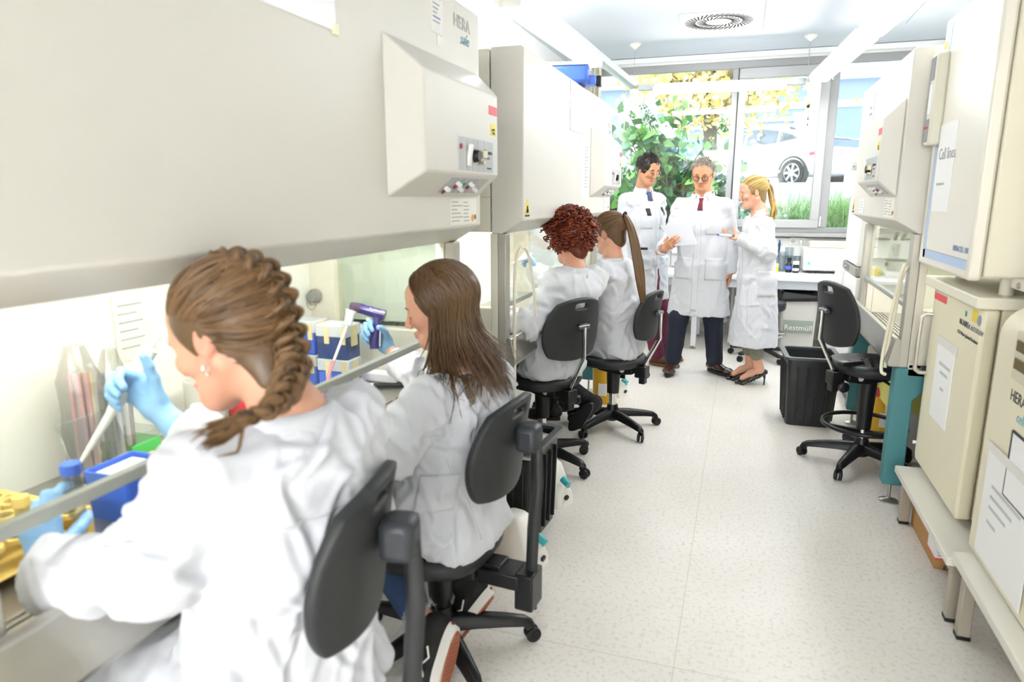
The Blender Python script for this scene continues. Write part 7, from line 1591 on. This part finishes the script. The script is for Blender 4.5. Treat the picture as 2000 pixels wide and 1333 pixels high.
def scope(x, y, label):
    s = thing('microscope', label, 'microscope', (x, y, .75)); w = mat('scope_white', 'ecebe6', .4)
    MB().box((x - .09, y - .12, .75), (x + .09, y + .13, .80)).build('base', w, s, .012); MB().prism([(y + .13, .80), (y + .07, .80), (y + .05, 1.0), (y - .06, 1.08), (y - .05, 1.13), (y + .10, 1.10)], x - .045, x + .045, 'x').build('arm', w, s, .012)
    MB().box((x - .08, y - .10, .90), (x + .08, y + .05, .915)).build('stage', M_black, s, .003); MB().cyl((x, y - .03, 1.06), (x, y - .03, .95), .028, .018).build('objective', M_chrome, s)
    for q in (-1, 1): MB().cyl((x + q * .03, y - .06, 1.11), (x + q * .035, y - .15, 1.17), .018, .016).build('eyepiece', M_black, s)
    MB().lathe((x + .046, y + .07, .86), [(.025, 0), (.025, .02), (0, .02)], 14, (1, 0, 0)).build('focus_knob', M_black, s)
scope(.14, 7.45, 'white microscope on the desk behind the blonde woman')
scope(-1.15, 7.4, 'white microscope on the desk behind the dark-haired man')
# ================================================================== inside cabinet 1
def box_(name, label, cat, lo, hi, m, bev=.004, group=None): return tag(MB().box(lo, hi).build(name, m, bevel=bev), label, cat, group)
M_clear = glassmat('clear_plastic', 'eef0f0', .10, .1); M_blue = mat('plastic_blue', '3f6fe0', .45); M_yell = mat('plastic_yellow', 'f2d374', .5); M_green = mat('plastic_green', '4fc25a', .5)
yr = thing('tube_rack', 'yellow tube rack with round holes beside the left gloved hand', 'rack', (-1.40, .86, CZ0))
MB().box((-1.55, .70, CZ0), (-1.28, .715, CZ0 + .085)).box((-1.55, .985, CZ0), (-1.28, 1.0, CZ0 + .085)).box((-1.55, .715, CZ0 + .02), (-1.28, .985, CZ0 + .025)).build('rack_frame', M_yell, yr, .003)
tp = MB()
for i in range(5):
    for j in range(5):
        tp.lathe((-1.525 + i * .055, .745 + j * .055, CZ0 + .075), [(.017, 0), (.017, .010), (.026, .010), (.026, 0)], 12)
tp.build('rack_top', M_yell, yr)
def ctube(name, label, base, axis, L_=.115, r=.0145, capc=None, group=None):
    t = thing(name, label, 'tube', base, 0, group); a = norm(axis); b = np.asarray(base, float)
    MB().lathe(b, [(.002, 0), (r, .022), (r, L_), (r * .9, L_), (r * .9, .024), (.0, .006)], 16, a).build('tube_body', M_clear, t)
    MB().lathe(b + a * L_, [(r * 1.15, -.012), (r * 1.18, .004), (r * 1.1, .008), (0, .008)], 16, a).build('cap', capc or M_blue, t); return t
for i, (dx, dy) in enumerate(((0, 0), (1, 2), (2, 1), (3, 3))): ctube('centrifuge_tube', ['centrifuge tube at the far corner of the yellow rack', 'centrifuge tube nearest the back wall side of the yellow rack', 'centrifuge tube in the middle of the yellow rack', 'centrifuge tube at the front edge of the yellow rack'][i], (-1.525 + dx * .055, .745 + dy * .055, CZ0 + .026), (0, 0, 1), .10, .014, M_yell, 'tubes in the yellow rack')
hb = np.array(W1L['tips'][0]) * .7 + np.array(W1L['tips'][4]) * .3 + (0, 0, .0); ctube('centrifuge_tube', 'centrifuge tube with a blue cap held in the left gloved hand', hb + (0, 0, -.06), norm((.02, -.02, 1)), .115, .0155)
bb_ = thing('tip_box', 'open blue tip box with a clear lid at the first cabinet', 'box', (-1.32, 1.16, CZ0))
MB().loft([rect(-1.395, 1.085, -1.275, 1.215, .01, CZ0), rect(-1.40, 1.08, -1.27, 1.22, .01, CZ0 + .115), rect(-1.394, 1.086, -1.276, 1.214, .008, CZ0 + .115), rect(-1.39, 1.09, -1.28, 1.21, .008, CZ0 + .085)]).build('box_body', M_blue, bb_)
MB().obox((-1.435, 1.15, CZ0 + .165), (.006, .15, .12), tilt=(0, -.4)).build('lid', M_clear, bb_, .003)
MB().box((-1.385, 1.095, CZ0 + .0852), (-1.285, 1.205, CZ0 + .108)).build('tip_tray', M_paper, bb_, .004)
gx = box_('tube_rack', 'small green tube rack behind the blue tip box', 'rack', (-1.66, 1.36, CZ0), (-1.56, 1.46, CZ0 + .055), M_green); MB().box((-1.66, 1.36, CZ0 + .056), (-1.56, 1.46, CZ0 + .085)).build('rack_lid', M_clear, gx, .003)
box_('wooden_block', 'plain tan wooden block behind the blue tip box', 'block', (-1.50, 1.27, CZ0), (-1.41, 1.37, CZ0 + .05), mat('wood_tan', 'd3b376', .6))
box_('red_rack', 'small red plastic rack beside the tan block', 'rack', (-1.47, 1.40, CZ0), (-1.40, 1.47, CZ0 + .045), mat('plastic_red', 'df6a62', .5))
jg = thing('stained_jar', 'clear jar with brown stains inside the first cabinet', 'jar', (-1.58, 1.66, CZ0)); MB().lathe((-1.58, 1.66, CZ0), [(.055, 0), (.058, .004), (.058, .17), (.052, .17), (.05, .01), (0, .01)], 24).build('glass', mat('jar_plastic', 'dedbd4', .3, alpha=.75), jg); MB().lathe((-1.58, 1.66, CZ0 + .011), [(.049, 0), (.049, .07), (0, .07)], 20).build('residue', mat('stain_brown', 'c9a878', .7, var=.35, vscale=30), jg)
bottle('medium_bottle', 'bottle of red cell medium inside the first cabinet', -1.56, 1.80, CZ0, .042, .13, mat('medium_red', 'd9434c', .2), mat('cap_pink', 'f2b8b8', .4), .025, .6)
bottle('medium_bottle', 'small bottle of pink liquid with white cap beside the tip boxes', -1.56, 2.06, CZ0, .035, .11, mat('plastic_milky', 'e9e4da', .35), M_paper, .04, .7)
sl2 = MB()
def bag(name, label, c, size, col, seed, printm=None):
    b = thing(name, label, 'bag', (c[0], c[1], CZ0)); rg = np.random.default_rng(seed); x, y = c; w, d, h = size; rings = []
    for t in np.linspace(0, 1, 9):
        f = 1 - .55 * max(0, t - .75) / .25; n = 20; a = np.linspace(0, 2 * math.pi, n, endpoint=False); rr = 1 + .06 * rg.standard_normal(n); rings.append(np.stack([x + np.cos(a) * w * f * rr, y + np.sin(a) * d * f * rr, np.full(n, CZ0 + h * t)], 1))
    MB().loft(rings).build('bag_film', glassmat('film_clear', 'ebebea', .14, .12), b, angle=15)
    for k in range(10):
        px_, py_ = x + rg.uniform(-.6, .6) * w, y + rg.uniform(-.6, .6) * d; MB().cyl((px_, py_, CZ0 + .01), (px_ + rg.normal(0, .004), py_, CZ0 + h * .8), .006, n=6).build('serological_pipette', printm[k % len(printm)], b)
    return b
bag('pipette_bag', 'clear bag of serological pipettes with pink print at the back wall', (-1.60, 1.26), (.055, .045, .36), 0, 4, [mat('pip_pink', 'e0b4bd', .4), mat('pip_tan', 'e6cfa8', .4), mat('pip_grey', 'c3c3c8', .4)])
bag('pipette_bag', 'clear bag of white pipettes beside the pink printed bag', (-1.60, 1.36), (.04, .035, .33), 0, 6, [M_paper, mat('pip_grey')])
# pipette in the right glove of the braided woman
def pipette(label, top, tip, col=None, group=None):
    t = thing('pipette', label, 'pipette', top, 0, group); a = norm(np.subtract(tip, top)); Ln = np.linalg.norm(np.subtract(tip, top)); p = np.asarray(top, float)
    MB().lathe(p, [(.008, -.035), (.008, -.03), (.005, -.028), (.005, 0), (.016, .003), (.018, .05), (.015, Ln * .45), (.010, Ln * .52), (.007, Ln * .72), (.0065, Ln * .78)], 14, a).build('barrel', col or mat('pipette_white', 'eceae4', .35), t); MB().lathe(p, [(.0055, Ln * .76), (.0055, Ln * .82), (.001, Ln)], 10, a).build('tip', mat('tip_pale', 'f1efe2', .3), t); return t
pipette('white pipette held in the raised right glove of the braided woman', pd(296, 680, 1.535), pd(138, 935, 1.50))
pt = pd(1042, 480, 4.30); 
# notices on the chamber back wall
nb = tag(MB().box((-1.6885, 1.46, 1.03), (-1.686, 1.60, 1.22)).build('wall_notice', mat('paper_cream', 'efe9d2', .7)), 'cream printed notice on the back wall of the first cabinet', 'notice')
for i in range(6): MB().box((-1.6855, 1.475, 1.19 - i * .025), (-1.685, 1.56 - .02 * (i % 2), 1.196 - i * .025)).build('print_line', M_inkg, nb)
# tip-box stack with clear lids and tape
for i, (x, y, z, label) in enumerate(((-1.43, 2.20, CZ0, 'blue tip box with taped clear lid, bottom of the stack at the long-haired woman'), (-1.43, 2.20, CZ0 + .1325, 'blue tip box with taped clear lid, on top of the stack'), (-1.60, 2.24, CZ0, 'blue tip box partly hidden behind the taped stack'), (-1.60, 2.24, CZ0 + .1325, 'white lidded tip box behind the taped stack'))):
    t = thing('tip_box', label, 'box', (x, y, z)); MB().box((x - .065, y - .045, z), (x + .065, y + .045, z + .085)).build('box_body', M_blue if i != 1 else mat('plastic_navy', '3a4f86', .4), t, .004); MB().box((x - .069, y - .049, z + .0855), (x + .069, y + .049, z + .132)).build('lid', mat('lid_frost', 'dfe6ee', .25, alpha=.8), t, .005)
    for k in (-.03, .04): MB().box((x + k, y - .0505, z + .06), (x + k + .02, y - .0455, z + .125)).build('tape', mat('tape_masking', 'e6d6a8', .7), t)
    MB().box((x + .0655, y - .02, z + .05), (x + .0705, y + .02, z + .128)).build('tape', mat('tape_masking'), t)
mk = thing('marker_pen', 'black marker pen lying on the steel work surface', 'pen', (-1.30, 2.28, CZ0)); MB().cyl((-1.37, 2.26, CZ0 + .009), (-1.24, 2.31, CZ0 + .009), .0085, n=12).build('barrel', M_black, mk); MB().cyl((-1.24, 2.31, CZ0 + .009), (-1.215, 2.32, CZ0 + .009), .0075, n=12).build('cap', M_black, mk); MB().cyl((-1.36, 2.264, CZ0 + .0092), (-1.33, 2.275, CZ0 + .0092), .0088, n=12).build('print_band', M_paper, mk)
tb = thing('tape_dispenser', 'white tray with a blue stopper on the work surface', 'tray', (-1.36, 2.38, CZ0)); MB().box((-1.45, 2.345, CZ0), (-1.27, 2.40, CZ0 + .04)).build('tray', M_paper, tb, .008); MB().cyl((-1.27, 2.37, CZ0 + .025), (-1.225, 2.38, CZ0 + .025), .017, .015).build('stopper', mat('stopper_blue', '2f3fa8', .35), tb)
# purple pipette controller
pg = thing('pipette_controller', 'purple pistol-grip pipette controller with a long pink-filled pipette', 'pipette controller', atx(735, 650, -1.27)); M_pur = mat('purple_shell', '3b2a7a', .2, coat=.5); M_pur2 = mat('purple_smoke', '5b4660', .15, coat=.4)
gp = lambda x, y, d=2.49: pd(x, y, d)
MB().tube([gp(752, 617), gp(725, 609), gp(705, 603)], [.020, .020, .019], 12).build('housing', M_pur, pg); MB().tube([gp(705, 603), gp(690, 600), gp(684, 599)], [.019, .018, .015], 12).build('nose', M_pur2, pg)
MB().tube([gp(737, 615), gp(733, 645), gp(730, 668), gp(731, 682)], [.017, .018, .018, .017], 12, flat=.8).build('grip', M_pur, pg)
MB().tube([gp(743, 640), gp(742, 677)], .004, 6).build('trim_strip', mat('trim_silver', 'c9c9d2', .3, metal=.5), pg)
for y in (625, 636): MB().cyl(gp(722, y), gp(716, y), .008, n=10).build('trigger', M_paper, pg)
MB().tube([gp(687, 606), gp(685, 613), gp(679, 634)], [.024, .018, .0145], 14).build('cone', M_paper, pg)
MB().tube([gp(678, 636, 2.49), gp(652, 705, 2.44)], .0055, 10).build('glass_pipette', mat('pip_glass', 'ece6e0', .15), pg); MB().tube([gp(652, 705, 2.44), gp(628, 778, 2.39)], .0056, 10).build('pink_medium', mat('medium_pink', 'e08aa0', .2), pg)
text('lettering', 'Pipetboy', .012, M_paper, pg, gp(722, 605, 2.467), norm(gp(740, 610) - gp(722, 605)), (0, 0, 1))
# foil and port seen on the far side window of cabinet 1
tag(MB().box((-1.62, 2.466, 1.0), (-1.12, 2.469, 1.33)).build('paper_cover', mat('paper_grey', 'd5dad0', .75, bump=.3, bscale=12)), 'grey-white paper sheet covering the side window of the first cabinet', 'paper')
pt_ = thing('gas_tap', 'round grey tap with wire ring on the cabinet side', 'tap', (-1.68, 2.39, 1.10)); MB().lathe((-1.66, 2.405, 1.10), [(.030, 0), (.030, .015), (.020, .018), (.020, .035), (0, .036)], 16, (0, -1, 0)).build('knob', mat('tap_grey', '8f938f', .4), pt_); MB().tube([(-1.66 + .022 * math.cos(t), 2.37, 1.075 + .03 * math.sin(t)) for t in np.linspace(math.pi, 2 * math.pi, 10)], .002, 5).build('ring', M_ss, pt_)
# ================================================================== inside cabinet 2
bottle('medium_bottle', 'white capped medium bottle with blue label in the second cabinet', -1.42, 4.06, CZ0, .040, .15, mat('plastic_milky'), M_paper, .03, .75, mat('label_sky', '8fb4e6', .5))
bottle('medium_bottle', 'white capped medium bottle with red dot in the second cabinet', -1.44, 4.30, CZ0, .040, .15, mat('plastic_milky'), mat('cap_white_red', 'f3e3e0', .4), .03, .75, mat('label_ice', 'c9d8e6', .5))
yr2 = thing('tube_rack', 'low yellow rack with white tubes in the second cabinet', 'rack', (-1.36, 3.92, CZ0)); MB().box((-1.44, 3.82, CZ0), (-1.28, 4.0, CZ0 + .04)).build('rack_body', mat('rack_pale', 'f0dd74', .5), yr2, .004)
for i in range(3):
    for j in range(3): MB().cyl((-1.41 + i * .05, 3.85 + j * .05, CZ0 + .041), (-1.41 + i * .05, 3.85 + j * .05, CZ0 + .10), .012, n=10).build('tube', M_paper, yr2)
box_('tip_box', 'blue tip box under the sash of the second cabinet', 'box', (-1.26, 3.45, CZ0), (-1.14, 3.58, CZ0 + .07), M_blue)
pipette('white pipette held in the raised glove of the red-haired woman', W3R['wrist'] + np.array((-.03, -.03, .11)), atx(1000, 515, -1.25))
# tubing on cabinet 2 and cabinet 3
hz = [(-1.005, 3.05, .35), (-1.0, 3.035, .70), (-1.0, 3.03, 1.05), (-.995, 3.05, 1.22), (-.985, 3.12, 1.265), (-.975, 3.19, 1.20), (-.97, 3.26, 1.0), (-.965, 3.29, .85)]
def spl(P, n=40):
    P = np.array(P, float); k = len(P); u = np.linspace(0, k - 1, n); out = []
    for x in u:
        i = min(int(x), k - 2); t = x - i; p0, p1, p2, p3 = P[max(i - 1, 0)], P[i], P[i + 1], P[min(i + 2, k - 1)]
        out.append(.5 * ((2 * p1) + (-p0 + p2) * t + (2 * p0 - 5 * p1 + 4 * p2 - p3) * t * t + (-p0 + 3 * p1 - 3 * p2 + p3) * t ** 3))
    return out
M_hose = mat('hose_cream', 'e9e4cf', .35)
tag(MB().tube(spl(hz), .0075, 10).build('rubber_hose', M_hose), 'cream rubber hose looped over the front post of the second cabinet', 'hose')
tag(MB().tube(spl([(.742, 3.62, 1.18), (.728, 3.61, 1.19), (.715, 3.61, 1.12), (.70, 3.63, .95), (.69, 3.66, .75), (.688, 3.64, .67), (.70, 3.61, .66)]), .008, 10).build('rubber_hose', M_hose), 'cream rubber hose hanging beside the empty cabinet, outer loop', 'hose')
tag(MB().tube(spl([(.745, 3.64, 1.17), (.728, 3.64, 1.12), (.72, 3.66, .95), (.712, 3.68, .78), (.708, 3.67, .68)]), .008, 10).build('rubber_hose', M_hose), 'cream rubber hose hanging beside the empty cabinet, inner run', 'hose')
# plastic-bag bundles and boxes in the gap between the cabinets
gpR = thing('wall_shelf', 'white wall shelf rails between the two left cabinets', 'shelf', (-1.8, 2.75, 0))
for y in (2.52, 2.98): MB().box((-1.94, y - .02, .1), (-1.90, y + .02, 2.2)).build('upright', M_paper, gpR, .003)
for z in (1.02, .80, 1.75): MB().box((-1.90, 2.50, z - .02), (-1.45, 3.0, z)).build('shelf_board', M_paper, gpR, .003)
for i, (p, r, s_) in enumerate((((-1.36, 2.76, 1.105), (.16, .10, .075), 21), ((-1.38, 2.74, .885), (.17, .11, .08), 22), ((-1.40, 2.70, 1.83), (.16, .09, .08), 23))):
    pb = thing('plastic_bag', ['crumpled clear plastic bag with red print in the gap between the cabinets', 'crumpled clear plastic bag on the lower shelf between the cabinets', 'crumpled white plastic bag on the upper shelf between the cabinets'][i], 'bag', p)
    crumple(p, r, s_, 26).build('film', mat('film_white', 'f2f1ee', .2, alpha=.7), pb, angle=10)
    if i == 0: MB().box((-1.45, 2.64, 1.08), (-1.30, 2.66, 1.11)).build('red_print', mat('print_rose', 'e0a0a0', .5), pb)
cbx = thing('carton', 'white carton with printed label in the gap between the cabinets', 'box', (-1.6, 2.8, 1.02)); MB().box((-1.74, 2.60, 1.021), (-1.56, 2.96, 1.28)).build('box_body', M_paper, cbx, .003)
for i in range(5): MB().box((-1.72, 2.598, 1.06 + i * .025), (-1.62 + .02 * (i % 2), 2.5995, 1.067 + i * .025)).build('print_line', M_inkg, cbx)
# blue case on top of cabinet 2
bc = thing('blue_case', 'blue and white plastic case on top of the second cabinet', 'case', atz(1150, 165, 2.15)); q = np.array(bc.location)
MB().obox(q + (-.18, .05, .055), (.34, .24, .10), .15).build('case_body', mat('case_blue', '4a74d8', .4), bc, .02); MB().obox(q + (-.18, .05, .115), (.34, .24, .018), .15).build('case_lid', M_paper, bc, .006); MB().obox(q + (.005, .07, .03), (.05, .10, .055), .15).build('latch', mat('case_blue2', '5f86e0', .4), bc, .01); MB().obox(q + (.04, .10, .03), (.03, .06, .06), .1).build('clip', M_black, bc, .006)
# ================================================================== on the floor
def pump(label, x, y, rz):
    p = thing('vacuum_pump', label, 'pump', (x, y, 0), rz); L(MB().loft([rect(-.07, -.10, .07, .10, .03, .0), rect(-.07, -.10, .07, .10, .03, .03), rect(-.055, -.03, .055, .09, .03, .19), rect(-.04, .0, .04, .075, .02, .21)]), 'case', mat('pump_white', 'eeece4', .35), p, angle=50)
    L(MB().cyl((0, -.075, .135), (0, -.115, .115), .018, .016, 16), 'knob', mat('knob_teal', '3fa9b0', .35), p); L(MB().cyl((0, -.10, .045), (0, -.108, .043), .014, n=14), 'port', M_black, p); L(MB().obox((.03, -.085, .09), (.02, .004, .015), tilt=(-.4, 0)), 'print_mark', mat('knob_teal'), p); return p
pump('white vacuum pump with teal knob on the floor behind the black bin', -.83, 3.12, RD(60)); pump('white vacuum pump with teal knob beside the long-haired woman chair', -.79, 2.50, RD(75)); pump('white vacuum pump with teal knob behind the yellow sharps bin', -.86, 5.10, RD(60))
def sharps(label, x, y, r=.085, h=.25):
    s = thing('sharps_bin', label, 'sharps bin', (x, y, 0)); MB().lathe((x, y, 0), [(r * .85, 0), (r * .88, .006), (r, h), (r * .95, h)], 28).build('bucket', mat('sharps_yellow', 'e8b62e', .4), s); MB().lathe((x, y, h), [(r * 1.06, -.012), (r * 1.08, 0), (r * 1.04, .014), (r * .6, .018), (r * .55, .01), (0, .01)], 28).build('lid', mat('sharps_red', 'c8323a', .35), s); MB().box((x - .03, y - r * 1.0, .07), (x + .03, y - r * .9, .16)).build('bin_label', M_paper, s); MB().obox((x - .03, y + .02, h + .022), (.04, .05, .012)).build('flap', mat('sharps_yellow'), s, .003); return s
sharps('yellow sharps bin with red lid beside the ponytailed woman chair', -.90, 4.88, .095, .30); sharps('yellow sharps bin with red lid behind the empty task chair', .93, 4.76, .11, .28)
sharps('small yellow sharps bin with red lid beside the woman with sneakers', -1.06, 2.34, .07, .16)
oj = thing('amber_jar', 'amber jar standing behind the long-haired woman chair', 'jar', (-.90, 2.33, 0)); MB().lathe((-.90, 2.33, 0), [(.05, 0), (.055, .01), (.055, .20), (.045, .22), (.045, .24), (0, .24)], 20).build('glass', mat('amber', 'c98d55', .25), oj)
cr2 = tag(MB().loft([rect(-1.34, 3.12, -1.05, 3.25, .02, 0), rect(-1.35, 3.115, -1.04, 3.26, .02, .30)]).build('storage_crate', mat('crate_grey', 'c9c9c4', .5)), 'grey storage crate under the second cabinet carrying the spray bottle', 'crate')
def spray(label, x, y, z, rz):
    s = thing('spray_bottle', label, 'bottle', (x, y, z), rz); L(MB().lathe((0, 0, 0), [(.04, 0), (.044, .006), (.044, .12), (.03, .165), (.014, .185), (.014, .21)], 20), 'flask', mat('spray_milky', 'eef0ec', .35), s, angle=60); L(MB().lathe((0, 0, .205), [(.018, 0), (.018, .03), (.012, .035)], 14), 'neck_ring', M_paper, s)
    L(MB().prism([(-.03, .235), (-.035, .27), (.0, .285), (.06, .27), (.062, .255), (.03, .25), (.02, .235)], -.013, .013, 'y'), 'spray_head', M_paper, s, bevel=.005); L(MB().tube([(.03, 0, .25), (.045, 0, .225), (.04, 0, .20)], .005, 6), 'trigger', M_paper, s); return s
spray('white spray bottle standing on the crate under the second cabinet', -1.095, 3.185, .30, RD(30))
bk = thing('beaker', 'pale green plastic beaker beside the spray bottle', 'beaker', (-1.215, 3.19, .30)); MB().lathe((-1.215, 3.19, .30), [(.055, 0), (.065, .25), (.068, .26), (.06, .255), (.05, .01), (0, .01)], 20).build('cup', mat('beaker_green', 'd5dbbd', .35, alpha=.9), bk)
tp2 = thing('tape_roll', 'roll of white tape on the crate under the second cabinet', 'tape', (-1.31, 3.19, .30)); MB().lathe((-1.312, 3.19, .301), [(.028, 0), (.028, .03), (.018, .03), (.018, 0)], 20).build('roll', mat('tape_roll_white', 'e8ecf2', .4), tp2)
wb = thing('paper_bin', 'white cylinder bin behind the sneakers of the long-haired woman', 'bin', (-1.25, 2.22, 0)); MB().lathe((-1.25, 2.22, 0), [(.11, 0), (.12, .01), (.13, .30), (.12, .30), (.10, .02), (0, .02)], 28).build('drum', mat('drum_white', 'dcdad2', .5), wb)
yl = thing('autoclave_bin', 'bin lined with a yellow bag under the empty cabinet', 'waste bin', (1.05, 4.55, 0)); MB().loft([rect(.92, 4.34, 1.18, 4.58, .03, 0), rect(.90, 4.32, 1.20, 4.60, .03, .40), rect(.91, 4.33, 1.19, 4.59, .03, .40), rect(.94, 4.36, 1.16, 4.56, .03, .03)]).build('bin_body', M_bing, yl)
rgx = np.random.default_rng(9); R_ = []
for (ins, z) in ((.03, .25), (.012, .42), (-.015, .43), (-.02, .36), (-.018, .28)): a = np.array(rect(.90 + ins, 4.32 + ins, 1.20 - ins, 4.60 - ins, .04, z, n=11)); a += rgx.standard_normal(a.shape) * .006; R_.append(a)
MB().loft(R_, cap=False).build('bin_liner', mat('bag_yellow', 'e6dd7a', .3, alpha=.92), yl, angle=15)
sb2 = thing('squeeze_bottle', 'white squeeze bottle standing in the yellow-lined bin', 'bottle', (.98, 4.40, .03)); MB().lathe((.98, 4.40, .031), [(.03, 0), (.032, .33), (.016, .37), (.016, .40), (.02, .40), (.02, .43), (.012, .45), (0, .45)], 18).build('flask', M_paper, sb2)
# phone on the empty chair
ph = thing('phone', 'small black cordless phone lying on the empty chair seat', 'phone', (.60, 3.985, .612)); ph.rotation_euler = (0, 0, RD(35)); L(MB().loft([rect(-.075, -.024, .075, .024, .012, 0), rect(-.076, -.025, .076, .025, .012, .014), rect(-.07, -.021, .07, .021, .01, .02)]), 'phone_body', M_black, ph); L(MB().box((-.06, -.016, .0205), (-.02, .016, .0212)), 'screen', mat('screen_grey', '8f9a96', .2), ph)
for i in range(3):
    for j in range(3): L(MB().box((.0 + i * .02, -.015 + j * .012, .0203), (.013 + i * .02, -.007 + j * .012, .0218)), 'key', mat('key_grey', '6a6c6e', .5), ph)
# stack behind the handled incubator
for k, (z0, z1, m_, lb) in enumerate(((.30, .42, mat('plastic_navy'), 'dark blue box at the bottom of the stack behind the handled incubator'), (.421, .55, mat('box_sky', '6a90c8', .5), 'sky blue box in the stack behind the handled incubator'), (.551, .80, M_green, 'green box in the stack behind the handled incubator'), (.801, 1.0, M_blue, 'bright blue box in the stack behind the handled incubator'))):
    box_('storage_box', lb, 'box', (.905, 3.57, z0), (.955, 3.595, z1), m_)
# papers and device in hands
pp_ = thing('paper_sheets', 'two pale sheets of paper held by the grey-haired man', 'paper', pd(1326, 460, 5.40))
for k, (pts, dd) in enumerate((((1289, 440), (1337, 436), (1361, 478), (1322, 481)), ((1297, 446), (1346, 438), (1362, 477), (1320, 481)))[i] if False else ((a, b) for a, b in ((((1289, 441), (1337, 436), (1361, 478), (1318, 481)), 0), (((1300, 443), (1349, 439), (1362, 477), (1322, 480)), .006)))):
    V = [pd(x, y, (5.42, 5.40, 5.30, 5.31)[i] + dd) for i, (x, y) in enumerate(pts)]; n_ = norm(np.cross(V[1] - V[0], V[3] - V[0])) * .0006
    MB().add([v + n_ for v in V] + [v - n_ for v in V], [(0, 1, 2, 3), (7, 6, 5, 4), (0, 4, 5, 1), (1, 5, 6, 2), (2, 6, 7, 3), (3, 7, 4, 0)]).build('sheet', mat('sheet_shaded', 'aeafb4', .7), pp_)  # grey base colour carries the shading of the tilted sheets
hd_ = thing('handheld_meter', 'pale hand-held meter with blue tip held by the blonde woman', 'meter', pd(1420, 461, 5.30)); MB().tube([pd(1432, 461, 5.27), pd(1412, 460, 5.24), pd(1404, 459, 5.23)], [.016, .017, .010], 10, flat=.7).build('case', mat('meter_pale', 'e6eaea', .35), hd_); MB().tube([pd(1404, 459, 5.23), pd(1399, 457.5, 5.225)], [.008, .003], 8).build('tip', mat('tip_blue', '4452c8', .4), hd_); MB().tube([pd(1428, 460, 5.262), pd(1433, 460.5, 5.268)], .0175, 10, flat=.7).build('band', mat('band_slate', '5f6f6c', .4), hd_)
